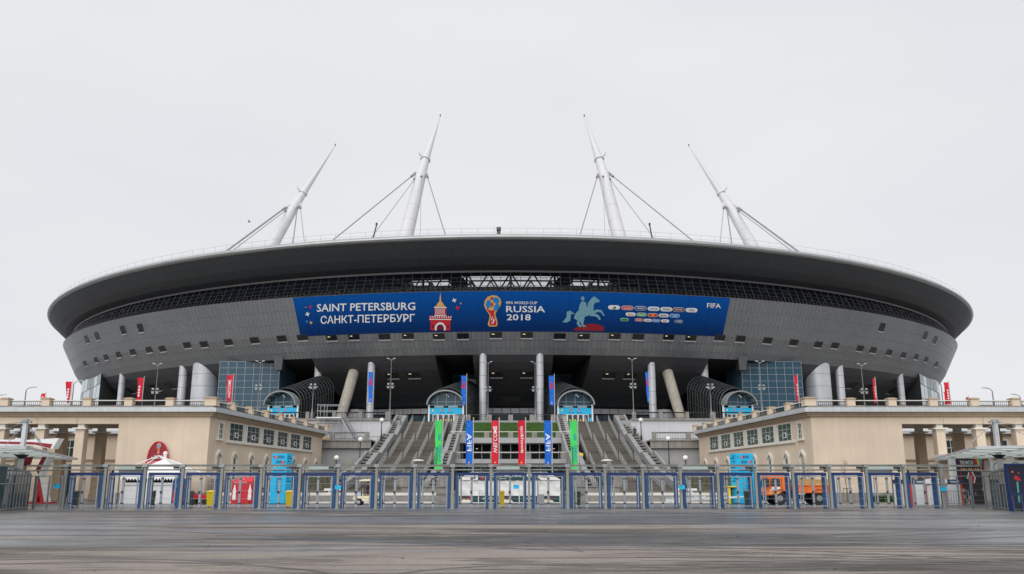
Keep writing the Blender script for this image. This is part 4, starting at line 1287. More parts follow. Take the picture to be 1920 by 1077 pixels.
doors(130.0, 4.62, 7.15, -7.2, 7.2, 10, 5.95, M_SILVER)
m_ = MB(); m_.box(-7.3, 7.3, 131.0, 137, 4.62, 7.15); m_.build('hall_room', mat('hall_dark', (0.05,0.04,0.03), .8), mh)
m_ = MB(); m_.box(-7.35, 7.35, 118.6, 130.0, .58, 4.05); m_.build('lower_room', mat('lower_room_dark', (0.02,0.05,0.055), .8), mh)
f = MB(); n = 9; w = 14.6/n
lp = MB(); lp.box(-w/2+.05, w/2-.05, -.03, .03, 0, 1.6); lpm = lp.mesh('lower_pane', G_TEAL)
for i in range(n):
    for r in range(2): part(lpm, 'lower_pane', mh, (-7.3+w*(i+.5), 118-126, .72+1.68*r))
for i in range(n+1): f.box(-7.3+w*i-.05, -7.3+w*i+.05, 117.92, 118.05, .7, 4.05)
for z in (.72, 2.36, 3.98): f.box(-7.3, 7.3, 117.9, 118.03, z-.04, z+.04)
f.build('lower_frame', M_STEEL, mh)
for Y, z, rz in ((125.3, 7.9, 8.75), (115.3, 4.62, 5.5), (139.6, TZ, TZ+1.1)):
    for i in range(5 if z > 5 else 4):
        x = (-6.9 + 13.8*i/4) if z > 5 else (-7+14*i/3)
        k = MB(); k.box(x-.38, x+.38, Y-.25, Y+.25, z, rz-.02); k.build('balcony_post', M_STONE, mh)
    k = MB(); k.tube((-8.8,Y,rz),(8.8,Y,rz),.05,n=6); 
    k.build('balcony_rail', M_TRIM if z < 10 else M_STEELD, mh)
    k = MB()
    for i in range(66): k.bar((-7.1+.215*i,Y+.1,z+.05),(-7.1+.215*i,Y+.1,rz-.05),.022,.022)
    k.build('balcony_bars', M_STEELD, mh)
# low balustrade and ramp walls beside the tent
for sx in (1, -1):
    bw = thing('ramp_wall', 'low stone ramp wall with steel bars beside the white tent, %s' % ('near the green bin' if sx > 0 else 'on the golf cart side'), 'wall', (sx*8.5, 76, .7), 'ramp walls beside the tent')
    k = MB(); q = sorted((sx*5.6, sx*9.6)); k.box(q[0], q[1], 77.0, 77.4, .7, 1.25); k.box(q[0]-.2, q[1]+.2, 76.9, 77.5, 1.25, 1.35); k.build('ramp_base', M_STONE, bw)
    for x in (5.9, 9.4): k = MB(); k.box(sx*x-.35, sx*x+.35, 76.9, 77.5, 1.35, 2.2); k.box(sx*x-.45, sx*x+.45, 76.8, 77.6, 2.2, 2.3); k.build('ramp_pier', M_STONE, bw)
    k = MB()
    for i in range(16): k.bar((sx*(6.3+.18*i),77.2,1.35),(sx*(6.3+.18*i),77.2,2.1),.035,.035)
    k.bar((sx*6.2,77.2,2.12),(sx*9.1,77.2,2.12),.06,.06); k.build('ramp_bars', M_BLACK, bw)

# ================================================================== ENTRANCE PAVILIONS
def pavilion(sl, L):
    t = thing('entrance_pavilion', '', 'pavilion', (0, 0, 0), 'arched glass entrance pavilions')
    H = 3.7; hw = 3.05; rise = 2.35
    arc = lambda r_, w_, n=14: [(w_*math.cos(math.pi*i/n), r_*math.sin(math.pi*i/n)) for i in range(n+1)]
    for s in (-1, 1):
        k = MB(); k.box(s*hw-.14, s*hw+.14, -.14, .14, 0, H+.15); k.build('post', M_WHITEP, t)
    # arched canopy hood
    A = arc(rise, hw+.05); Bq = arc(rise+.26, hw+.28)
    k = MB()
    for (x0,z0),(x1,z1),(u0,v0),(u1,v1) in zip(A, A[1:], Bq, Bq[1:]):
        k.hexa([(x0,-1.5,H+z0),(x1,-1.5,H+z1),(u1,-1.5,H+v1),(u0,-1.5,H+v0),(x0,.3,H+z0),(x1,.3,H+z1),(u1,.3,H+v1),(u0,.3,H+v0)])
    k.build('arched_hood', M_HOOD, t)
    k = MB()
    for i in range(1, 14, 2):
        x, z = A[i]; k.bar((x*.985,-1.45,H+z*.97),(x*.985,.3,H+z*.97),.10,.22)
    k.build('hood_rib', M_STEELD, t)
    k = MB(); k.add([(x*.99, .02, H + z) for x, z in arc(rise, hw)] , [tuple(range(15))]); k.build('fanlight', G_BLUE, t)
    k = MB()
    for x in (-1.6, 0, 1.6): k.box(x-.035, x+.035, -.04, .01, H-.35, H + rise*math.sqrt(1-(x/hw)**2))
    k.box(-hw, hw, -.05, .0, H+.55, H+.62); k.box(-hw, hw, -.05, 0, H-.05, H+.03); k.build('fanlight_bar', M_STEEL, t)
    for s in (-1, 1):
        k = MB(); k.box(s*1.25-.85, s*1.25+.85, -.2, -.06, 3.28, 3.55); k.build('header_plate', mat('pale_blue_plate', (0.25,0.45,0.52), .5), t)
    for s, z in ((.15, 0), (.45, -.25)):
        k = MB(); k.lathe([(.02,0),(.13,.08),(.13,.22),(.02,.28)], (s, -.5, H+1.6+z), 8); k.build('lamp', M_GLOBE, t)
    k = MB(); k.box(-hw+.14, hw-.14, -.13, -.03, 2.12, 3.22); sg = k.build('sign_band', M_CYAN, t)
    k = MB()
    for s in (-.75, .62): k.add([(s + .22*math.cos(a), -.135, 2.86 + .22*math.sin(a)) for a in [2*math.pi*i/14 for i in range(14)]], [tuple(range(14))])
    k.build('sector_disc', M_RED, sg)
    k = MB()
    lettering(k, 'C', lambda a, b: (-.83 + .16*a, -.15, 2.75 + .22*b)); lettering(k, 'C', lambda a, b: (.54 + .16*a, -.15, 2.75 + .22*b))
    k.build('sector_letter', M_LETTER, sg)
    k = MB()
    for x, w in ((-1.15,.34),(-.62,.34),(.25,.34),(.78,.34)): k.box(x, x+w, -.14, -.131, 2.32, 2.46)
    k.build('sign_text', M_INK, sg)
    k = MB(); k.add([(-2.35 + .17*math.cos(a), -.136, 2.8 + .2*math.sin(a)) for a in [2*math.pi*i/10 for i in range(10)]], [tuple(range(10))]); k.build('pictogram', M_YELLOW, sg)
    dm = MB(); dm.box(-.36, .36, -.02, .02, .04, 2.0); dme = dm.mesh('door', mat('door_dark_glass', (0.04,0.045,0.05), .15))
    hm = MB(); hm.box(-.10, .10, -.06, -.03, .95, 1.2); hme = hm.mesh('door_sticker', M_YELLOW)
    fr = MB()
    for i in range(5):
        x = -1.9 + .95*i; o = part(dme, 'door', t, (x, 0, 0)); part(hme, 'door_sticker', o)
        fr.box(x-.47, x-.36, -.07, .04, 0, 2.1)
        fr.box(x+.36, x+.475, -.07, .04, 0, 2.1)
    fr.box(-2.4, 2.4, -.08, .05, 2.0, 2.115); fr.build('door_frame', M_WHITEP, t)
    for s in (-1, 1):
        k = MB(); k.box(min(s*2.42,s*2.9), max(s*2.42,s*2.9), -.02, .02, .05, 2.1); o = k.build('side_pane', G_BLUE, t)
    k = MB(); k.box(2.48, 2.86, -.09, -.03, .5, 1.5); k.build('notice_board', M_CYAN, t)
    # barrel vault of the escalator tunnel, climbing into the bowl
    NL, NA = 12, 14; W = 3.3
    hoop = [(W, -H-.6)] + [(W*math.cos(math.pi*i/NA), 3.0*math.sin(math.pi*i/NA)) for i in range(NA+1)] + [(-W, -H-.6)]
    sk = MB(); lt = MB()
    for j in range(NL):
        y0, y1 = .6 + L*j/NL, .6 + L*(j+1)/NL
        for (x0, z0), (x1, z1) in zip(hoop, hoop[1:]):
            sk.poly((x0,y0,H+z0+sl*y0),(x1,y0,H+z1+sl*y0),(x1,y1,H+z1+sl*y1),(x0,y1,H+z0+sl*y1))
    for j in range(NL+1):
        y = .6 + L*j/NL
        lt.path([(x*1.012, y, H+z*1.012+sl*y) for x, z in hoop], .07 if j else .12, 4)
    for x, z in hoop[1:-1]: lt.tube((x*1.012,.6,H+z*1.012+sl*.6),(x*1.012,.6+L,H+z*1.012+sl*(.6+L)),.05,n=4)
    for s in (-1, 1): lt.bar((s*W*1.02,.6,H-1.9),(s*W*1.02,.6+L,H-1.9+sl*L),.14,.16)
    sk.build('tunnel_glass', G_DARK, t, smooth=False); lt.build('tunnel_lattice', M_LATT, t)
    k = MB(); k.box(-2.9, 2.9, .5, 14, 0, .1); k.hexa([(-3,2,0),(3,2,0),(3,L,0),(-3,L,0),(-3,2,.2),(3,2,.2),(3,L,.2+(L-2)*sl),(-3,L,.2+(L-2)*sl)]); k.build('escalator_ramp', M_NIGHT, t)
    return t
pv = {.13: pavilion(.17, 24.0), .30: pavilion(.30, 12.0)}; used_pv = set()
PVL = ['arched glass entrance pavilion at the stair top behind the green flag nearest the golf cart', 'arched glass entrance pavilion at the stair top on the truck side of the central lawn',
       'outer arched glass pavilion above the hall with blue windows and red sign', 'outer arched glass pavilion above the hall with green windows']
for i, (px, Y, sx) in enumerate(((836.5,152,1),(836.5,152,-1),(531,158,1),(531,158,-1))):
    kk = .13 if i < 2 else .30; o = pv[kk] if kk not in used_pv else copy_tree(pv[kk]); used_pv.add(kk)
    p = at(px, 770, Y); x = sx*p.x
    place(o, (x, Y, TZ + (.5 if i > 1 else 0)), PVL[i], None, math.atan2(x, CY - Y)*1.0)
pbm_ = MB()
for sx in (1, -1):
    p = at(531, 770, 158); pbm_.box(sx*p.x-3.6, sx*p.x+3.6, 156, 160, TZ+.004, TZ+.49)
o = pbm_.build('terrace_plinth', M_STONE); o['kind'] = 'structure'

# ================================================================== FLAGS ON POLES
def banner_flag(name, label, base, top_z, w, z0, z1, m, side=-1, texts=(), group=None, wave=.05, dots=False, twist=0.0, rz=0.0, foot=False):
    """vertical flag hung from a pole; side -1: cloth on the low-x side. texts: (string, colour, u0, u1, v0, v1) printed so that we see the back"""
    t = thing(name, label, 'flag', base, group)
    bx, by, bz = base
    k = MB(); k.tube((bx,by,bz),(bx,by,top_z),.06,.045,8); k.build('pole', M_SILVER, t)
    k = MB(); k.lathe([(.02,0),(.07,.05),(.05,.14),(.0,.18)], (bx,by,top_z), 8); k.build('finial', M_GOLD, t)
    ph = rnd.uniform(0, 6)
    def pt(u, v, off=0.0):                       # u 0 at the pole .. 1 at the free edge, v 0 bottom .. 1 top
        zz = z0 + (z1-z0)*v
        sl = wave*(math.sin(3.1*u + 5.0*(1-v) + ph) + .6*math.sin(2 + 9*(1-v) + 2*u + ph))*(.25 + u)
        wv = w*(1 - .16*(1-v)*abs(math.sin(ph + 4*v)))
        an = twist*(1-v)
        return (bx + side*(.08 + u*wv*math.cos(an)), by - .05 + sl*1.6 + u*wv*math.sin(an) - off, zz + .03*math.sin(6*u+ph)*(1-v))
    k = MB(); nu, nv = 8, 36
    k.v = [pt(i/nu, j/nv) for j in range(nv+1) for i in range(nu+1)]
    k.f = [(j*(nu+1)+i, j*(nu+1)+i+1, (j+1)*(nu+1)+i+1, (j+1)*(nu+1)+i) for j in range(nv) for i in range(nu)]
    cl = k.build('cloth', m, t, smooth=True)
    for s, mm, u0, u1, v0, v1 in texts:
        k = MB(); lettering(k, s, lambda a, b: pt(*( (1-(u0+(u1-u0)*b)) if side < 0 else (u0+(u1-u0)*b), v0+(v1-v0)*a), .035)); k.build('lettering', mm, cl)
    if dots:
        k = MB()
        for u, v in ((.3,.93),(.6,.90),(.45,.87),(.75,.94),(.25,.30),(.55,.27),(.7,.32),(.4,.34)):
            k.add([pt(u + .03*math.cos(a), v + .006*math.sin(a), .03) for a in (0,1.05,2.1,3.15,4.2,5.25)], [tuple(range(6))])
        k.build('printed_dots', M_LETTER, cl)
    if foot and m is M_FBLUE and not texts:
        for cu, cv, ru, rv in ((.35,.72,.22,.05),(.6,.64,.26,.06),(.3,.58,.2,.03),(.65,.80,.15,.025)):
            k = MB(); k.add([pt(cu+ru*math.cos(a), cv+rv*math.sin(a)*(1+.3*math.sin(3*a)), .032) for a in [2*math.pi*i/14 for i in range(14)]], [tuple(range(14))]); k.build('printed_swirl', M_FRED, cl)
    if foot:
        k = MB()
        k.add([pt(.5+.12*math.cos(a), .095+.02*math.sin(a), .03) for a in [2*math.pi*i/10 for i in range(10)]], [tuple(range(10))])
        lettering(k, '2018', lambda a, b: pt(.3+.4*a if side > 0 else .7-.4*a, .035+.03*b, .035)); k.build('printed_emblem', M_GOLD, cl)
    return t
rnd = random.Random(11)
GF = 'tall vertical flags before the stairs'
Yf = 88.0
zt_ = lambda y: at(957, y, Yf).z
for i, (px, m, txt, lab) in enumerate((
    (829, M_FGREEN, (('ARRIVE', M_INK, .12, .38, .10, .46), ('LIVED', M_PBLUE, .52, .86, .18, .50), ('EARLY', M_PBLUE, .45, .85, .60, .74)), 'bright green vertical flag with blue lettering, golf cart side stairs'),
    (887, M_FBLUE, (('FIFA', M_LETTER, .18, .86, .34, .72),), 'blue vertical flag with big white letters beside the green flag over the cart side stairs'),
    (936, M_FRED, (('WELCOME', M_LETTER, .22, .80, .30, .88),), 'red vertical flag reading WELCOME in mirrored white letters'),
    (986, M_FRED, (('#worldcup', M_LETTER, .24, .82, .30, .88),), 'red vertical flag with a hashtag in mirrored white letters'),
    (1035.6, M_FBLUE, (('FIFA', M_LETTER, .18, .86, .34, .72),), 'blue vertical flag with big white letters between a red and a green flag, truck side'),
    (1084.7, M_FGREEN, (('ARRIVE', M_INK, .12, .38, .10, .46), ('LIVED', M_PBLUE, .52, .86, .18, .50), ('EARLY', M_PBLUE, .45, .85, .60, .74)), 'bright green vertical flag with blue lettering, truck side stairs'))):
    p = at(px, 880, Yf)
    banner_flag('vertical_flag', lab, (p.x, Yf, .7), zt_(786), .72, zt_(881 if i in (0,5) else 876), zt_(789), m, -1, txt, GF, .085, dots=(m is M_FBLUE), foot=(i not in (0,5)))
for px, sx, lab in ((874.7, -1, 'blue vertical flag with red print beside the inner entrance pavilion, cart side'), (1040, -1, 'blue vertical flag with red print beside the inner entrance pavilion, truck side')):
    p = at(px, 760, 139.0)
    t = banner_flag('vertical_flag', lab, (p.x, 139.0, TZ), at(px,703,139).z, .85, at(px,760,139).z, at(px,705,139).z, M_FBLUE, sx, (), 'blue flags on the upper terrace', .08, True, .5, foot=True)
for px, w, sx, lab in ((699, .9, -1, 'blue vertical flag hung before a silver column, near the scaffold stair'), (1218.5, .5, -1, 'curled blue vertical flag before a silver column, truck side')):
    p = at(px, 760, 150.0)
    banner_flag('vertical_flag', lab, (p.x, 150.0, TZ), at(px,697,150).z, w, at(px,755,150).z, at(px,698,150).z, M_FBLUE, sx, (), 'blue flags on the upper terrace', .07, True, .4 if w > .6 else .9, foot=True)
for px, ytop, ybot, w, sx, Y, tw, txt, lab in (
    (436, 704, 753, .85, -1, 128, .0, 'WELCOME', 'red flag reading WELCOME before the blue glass block'),
    (268, 709, 754, .85, -1, 128, .1, '', 'red flag with pale printed marks between two silver columns, cart side'),
    (134, 716, 756, .85, -1, 132, .5, '', 'red flag against the sky beside the pale glass fin, cart side'),
    (87, 738, 758, .75, -1, 140, .3, '', 'tiny red flag against the sky at the far cart side end'),
    (1498, 704, 753, .4, -1, 128, .9, '', 'narrow folded red flag before the green windowed hall glass block'),
    (1644, 710, 756, .4, -1, 128, .8, '', 'narrow folded red flag between silver columns, truck side'),
    (1782, 717, 758, .75, -1, 132, .6, '', 'larger twisted red flag against the sky beside the pale glass fin'),
    (1779, 735, 758, .7, -1, 136, .0, '', 'shorter red flag half hidden by the larger twisted red flag'),
    (1816, 745, 758, .3, -1, 140, .9, '', 'tiny red flag on the terrace near a street lamp, truck side')):
    p = at(px, 740, Y)
    tx = ((txt, M_LETTER, .25, .75, .12, .82),) if txt else ()
    t = banner_flag('terrace_flag', lab, (p.x, Y, TZ), at(px, ytop-1, Y).z, w, at(px, ybot, Y).z, at(px, ytop, Y).z, M_FRED, sx, tx, 'red flags on the upper terrace', .08, False, tw)
    if not txt:
        cl = [c for c in t.children if c.name.startswith('cloth')][0]
        k = MB(); za, zb = at(px, ytop, Y).z, at(px, ybot, Y).z
        bx = p.x
        for j in range(4):
            zc = za + (zb-za)*(.38 + .12*j)
            k.add([(bx + sx*(.10 + w*math.cos(tw)*.45) + .17*math.cos(a)*w, Y - .30 + .35*math.sin(tw)*w, zc + .17*math.sin(a)) for a in [2*math.pi*i/8 for i in range(8)]], [tuple(range(8))])
        k.build('printed_marks', M_WHITEP, cl)

# ================================================================== LAMPS
def lamp_tall(lab, base, top_z, cluster_z, sx, group):
    t = thing('mast_lamp', lab, 'street lamp', base, group)
    x, y, z = base
    k = MB(); k.lathe([(.26,0),(.26,.6),(.13,1.1),(.08,1.7)], base, 10); k.build('base', M_LAMP, t)
    k = MB(); k.tube((x,y,z+1.6),(x,y,top_z),.075,.04,8); k.build('pole', M_LAMP, t)
    for s in (-1, 1):
        k = MB(); k.tube((x,y,top_z-.2),(x+s*.4,y-.2,top_z+.06),.035,n=5); k.hexa([(x+s*.3,y-.4,top_z+.0),(x+s*.68,y-.4,top_z+.08),(x+s*.68,y-.05,top_z+.08),(x+s*.3,y-.05,top_z+.0),(x+s*.3,y-.4,top_z+.11),(x+s*.68,y-.4,top_z+.17),(x+s*.68,y-.05,top_z+.17),(x+s*.3,y-.05,top_z+.11)])
        k.build('lamp_head', M_GUTTER, t)
    if cluster_z:
        for s in (-1, 1):
            for dz in (0, .55):
                k = MB(); k.box(x+s*.32-.16, x+s*.32+.16, y-.35, y-.05, cluster_z+dz-.15, cluster_z+dz+.12); k.build('floodlight', M_STEEL, t)
        k = MB(); k.bar((x-.7,y-.02,cluster_z+.2),(x+.7,y-.02,cluster_z+.2),.06,.06); k.build('bracket', M_STEEL, t)
    return t
GL = 'tall lamp posts on the upper terrace'
for px, yt, yc, Y, lab in ((732,674,727,133.9,'tall lamp post with floodlights on the balustrade corner, cart side'), (1187,674,727,133.9,'tall lamp post with floodlights on the balustrade corner, truck side'),
                           (915,680,733,139.5,'tall lamp post close behind the central silver column, cart side'), (1003.5,680,733,139.5,'tall lamp post close behind the central silver column, truck side'),
                           (587,728,728,133.9,'shorter lamp post topped by floodlights by the outer pavilion, cart side'), (1332,728,728,133.9,'shorter lamp post topped by floodlights by the outer pavilion, truck side'),
                           (485,679,730,128,'double headed lamp post before the blue glass block, cart side'), (1428,679,730,128,'double headed lamp post before the blue glass block, truck side'),
                           (292,684,737,124,'double headed lamp post under the bowl, cart side flank'), (1620,684,737,124,'double headed lamp post under the bowl, truck side flank')):
    p = at(px, 740, Y)
    lamp_tall(lab, (p.x, Y, TZ + (.05 if Y == 133.9 else 0)), at(px, yt, Y).z, at(px, yc, Y).z, 1, GL)
def lamp_arm(lab, base, top_z, sx):
    t = thing('street_lamp', lab, 'street lamp', base, 'single arm lamps against the sky'); x, y, z = base
    k = MB(); k.tube(base, (x,y,top_z-.4), .10, .07, 8); k.build('pole', M_LAMP, t)
    k = MB(); k.path([(x,y,top_z-.4),(x+sx*.25,y,top_z-.12),(x+sx*.7,y,top_z)], .05, 6); k.build('arm', M_LAMP, t)
    k = MB(); k.hexa([(x+sx*.6,y-.15,top_z-.05),(x+sx*1.35,y-.12,top_z+.02),(x+sx*1.35,y+.12,top_z+.02),(x+sx*.6,y+.15,top_z-.05),(x+sx*.6,y-.12,top_z+.09),(x+sx*1.35,y-.08,top_z+.10),(x+sx*1.35,y+.08,top_z+.10),(x+sx*.6,y+.12,top_z+.09)])
    k.build('lamp_head', M_STEEL, t)
for px, yt, Y, sx, lab in ((49,727,118,1,'single arm street lamp standing alone against the sky, cart side'), (137,715,124,1,'single arm street lamp between red flag and glass fin, cart side'), (-4,741,130,1,'single arm lamp head just inside the picture edge, cart side'),
                           (1862,728,118,-1,'single arm street lamp standing alone against the sky, truck side'), (1913,740,130,-1,'small single arm street lamp at the far end, truck side'), (1767,716,124,-1,'single arm street lamp beside the twisted red flag')):
    p = at(px, 740, Y); lamp_arm(lab, (p.x, Y, TZ), at(px, yt, Y).z, sx)
def lamp_globe(lab, base, ctr_z):
    t = thing('globe_lamp', lab, 'street lamp', base, 'globe lamps beside the stairs'); x, y, z = base
    k = MB(); k.lathe([(.14,0),(.14,.5),(.07,.7),(.055,ctr_z-z-.3)], base, 8); k.build('pole', M_BLACK, t)
    k = MB(); k.lathe([(.16,-.36),(.10,-.26)], (x,y,ctr_z), 8); k.build('collar', M_BLACK, t)
    k = MB(); k.lathe([(.30*math.sin(a)+.001, -.30*math.cos(a)) for a in [math.pi*i/8 for i in range(9)]], (x,y,ctr_z), 12); k.build('globe', M_GLOBE, t, smooth=True)
for px, py, Y, z0, lab in ((716,788,117,7.2,'white globe lamp before the lilac upper wall, cart side'), (676,824.5,108,2.0,'white globe lamp before the grey lower wall, cart side'), (631,859,99,0,'lowest white globe lamp near the hall end, cart side'),
                           (1201.5,788,117,7.2,'white globe lamp before the lilac upper wall, truck side'), (1253,823,108,2.0,'white globe lamp before the grey lower wall, truck side'), (1285.5,859,99,0,'lowest white globe lamp near the hall end, truck side')):
    p = at(px, py, Y); lamp_globe(lab, (p.x, Y, z0), p.z)
for px, lab in ((784.5, 'flat disc lamp on a thin post before the cart side stairs'), (1138, 'flat disc lamp on a thin post before the truck side stairs')):
    p = at(px, 864, 82); t = thing('disc_lamp', lab, 'street lamp', (p.x, 82, .7), 'disc lamps before the stairs')
    k = MB(); k.tube((p.x,82,.7),(p.x,82,p.z),.05,.04,6); k.build('pole', M_STEEL, t)
    k = MB(); k.lathe([(.56,-.05),(.58,.02),(.3,.1)], (p.x,82,p.z), 14); k.build('disc', M_GLOBE, t)

# scaffold stair on the middle terrace
sc = thing('scaffold_stair', 'temporary scaffold stair climbing to the upper terrace behind the hall roof', 'scaffold', (-30, 129, 7.2))
k = MB(); 
A = at(612, 775, 132); B = at(640, 777, 132); D = at(668, 812, 130)
for x in (A.x-1, A.x, B.x):
    for y in (130.5, 132.5): k.tube((x,y,7.2),(x,y,13.2),.05,n=5)
for z in (8.8, 10.4, 12.2, 13.1):
    for y in (130.5, 132.5): k.tube((A.x-1.2,y,z),(B.x+.2,y,z),.04,n=5)
k.tube((A.x-1,130.5,7.3),(B.x,130.5,10.4),.04,n=5); k.tube((B.x,130.5,7.3),(A.x-1,130.5,10.4),.04,n=5)
k.build('scaffold_frame', M_STEEL, sc)
k = MB(); k.box(A.x-1.2, B.x+.3, 130.4, 132.6, 11.1, 11.25); k.build('platform', M_WHITEP, sc)
tm_ = MB(); tm_.box(-.16,.16,-.6,.6,-.03,.03); tme = tm_.mesh('scaffold_tread', M_STEEL)
k = MB(); x0, x1, z0, z1 = B.x+.3, D.x, 11.2, 7.3
for i in range(17):
    u = i/16; part(tme, 'scaffold_tread', sc, (x0+(x1-x0)*u+30, 131.2-129, z0+(z1-z0)*u-7.2))
for y in (130.6, 131.8):
    k.bar((x0,y,z0-.1),(x1,y,z1-.1),.06,.2)
    for h in (.55, 1.05): k.tube((x0,y,z0+h),(x1,y,z1+h),.035,n=5)
    for i in range(8): u = i/7; k.tube((x0+(x1-x0)*u,y,z0+(z1-z0)*u),(x0+(x1-x0)*u,y,z0+(z1-z0)*u+1.05),.03,n=4)
for y in (130.6, 131.8): k.path([(x1,y,7.3),(x1+3.6,y,7.3),(x1+3.6,y,8.35),(x1,y,8.35)], .035, 4)
k.build('stair_rail', M_STEEL, sc)
k = MB(); k.hexa([(A.x-2,129,7.2),(A.x+2.4,129,7.2),(A.x+2.4,130.2,7.2),(A.x-2,130.2,7.2),(A.x-2,129.3,8.1),(A.x+2.4,129.2,7.6),(A.x+2.4,130,7.6),(A.x-2,130,8.9)]); o = k.build('timber_stack', M_WOOD); tag(o, 'heap of boards lying under the scaffold stair', 'timber')

# ================================================================== FENCE OF GATES
YF = 57.4; PITCHX = 2.497; XP0 = -29.17
XPS = [-29.17,-26.58,-23.99,-21.52,-18.95,-16.36,-13.83,-11.32,-8.80,-6.29,-3.80,-1.29,1.21,3.72,6.19,8.67,11.15,13.60,16.08,18.53,20.96,23.38,25.84,28.26]
def gate_bay():
    t = thing('gate_bay', '', 'gate', (0, YF, 0), 'row of blue portal gates')
    w = PITCHX; y = YF
    k = MB(); k.box(-.085,.085,y-.09,y+.09,0,2.70); k.box(-.16,.16,y-.16,y+.16,0,.02); k.build('post', M_CANOPY, t)
    k = MB(); k.box(-.16,.16,y-.17,y+.17,2.63,2.82); k.build('beam_joint', M_STEEL, t)
    k = MB(); k.box(.165,w-.165,y-.11,y+.11,2.66,2.78); k.box(.165,w-.165,y-.17,y+.17,2.78,2.80); k.build('top_beam', M_CANOPY, t)
    k = MB(); k.tube((.08,y,2.46),(w-.08,y,2.46),.045,n=8); k.build('upper_rail', M_CANOPY, t)
    k = MB(); k.box(w-.62,w-.28,y-.12,y+.06,2.53,2.655); k.box(w-.26,w-.12,y+.1,y+.3,2.33,2.62); k.build('drive_box', M_BLACK, t)
    for x in (.27, w-.27):
        k = MB(); k.box(x-.095,x+.095,y+.10,y+.60,.02,2.1); k.build('blue_pylon', M_BLUE, t)
    k = MB(); k.box(.18,w-.18,y+.1,y+.61,2.102,2.285); k.build('blue_lintel', M_NAVY, t)
    for s in (0, 1):
        a, b = (.54, w/2-.035) if s == 0 else (w/2+.035, w-.36)
        k = MB()
        for x in (a, b): k.box(x-.036,x+.036,y-.20,y-.14,.06,2.05)
        k.box(a+.028,b-.028,y-.20,y-.14,2.0,2.05); k.box(a+.028,b-.028,y-.195,y-.145,.14,.19)
        lf = k.build('gate_leaf', M_FENCE, t)
        k = MB()
        for z in (.62, 1.12, 1.58): k.bar((a,y-.17,z),(b,y-.17,z),.014,.014)
        k.build('leaf_wire', M_STEEL, lf)
        xl = b if s == 0 else a
        if s == 0: k = MB(); k.box(xl-.06,xl+.06,y-.23,y-.2,.95,1.1); k.build('lock', M_BLACK, lf)
    k = MB()
    for x, z in ((.50,1.85),(.50,.3),(w/2,1.85),(w/2,.3)): k.box(x-.09,x+.09,y-.225,y-.13,z,z+.07)
    k.build('hinge', M_STEELD, t)
    k = MB()
    for x in (.40, .58): k.tube((x,y-.17,0),(x,y-.17,2.1),.035,n=6)
    k.build('hinge_post', M_FENCE, t)
    return t
gb = gate_bay()
SEEN = ['the beige colonnade and a green bin','the blank beige wall and white kiosk edge','the white shuttered kiosk with a green bin','the blue arched poster and a second green bin','a yellow bin and red trolley','the red promotional tent',
        'the cyan info pillar with two faces','the grey wall and second yellow bin','the golf cart','the stairs right of the golf cart','the low ramp wall on the cart side','the end of the white tent marked with three stripes',
        'the middle of the white tent and yellow bin','the tent end with blue lettering on white','the ramp wall and green bin at the tent','the stairs and empty white kerb, truck side','the stair foot where water sprays','the soil bank with the water jet',
        'the cyan info pillar facing the truck','the orange truck cab','the load bed of wooden crates','a staked sapling','the blank beige wall on the truck side']
for i in range(23):
    o = gb if i == 0 else copy_tree(gb)
    place(o, (XPS[i], YF, 0), 'blue portal gate before ' + SEEN[i])
    o.scale = ((XPS[i+1]-XPS[i])/PITCHX, 1, 1)
SH = ('the white kiosk wall','the hall end','the white tent','the soil bank','the blank truck side wall')
for q, i in enumerate((1, 6, 11, 16, 21)):
    t = thing('roller_shutter_box', 'pale green shutter box fixed under the gate beam by ' + SH[q], 'shutter box', (XPS[i]+1.25, YF+.95, 2.3), 'shutter boxes along the gates')
    x = XPS[i]
    k = MB(); k.box(x+.35,x+2.2,YF+.84,YF+1.4,2.52,2.80); k.build('housing', mat('pale_green_plastic', (0.50,0.60,0.55), .5), t)
    k = MB(); k.box(x+.36,x+2.19,YF+1.0,YF+1.25,2.2,2.517); k.build('shutter_slat', M_WALLG, t)
    k = MB(); 
    for xx in (x+.38, x+2.12): k.box(xx,xx+.06,YF+1.1,YF+1.16,0,2.2)
    k.build('support_post', M_STEEL, t)
xe = XPS[23]
k = thing('gate_end_post', 'last canopy post at the truck side end of the gate row', 'post', (xe, YF, 0))
q = MB(); q.box(xe-.085,xe+.085,YF-.09,YF+.09,0,2.70); q.build('post', M_CANOPY, k)
q = MB(); q.box(xe-.16,xe+.16,YF-.17,YF+.17,2.63,2.82); q.build('beam_joint', M_STEEL, k)
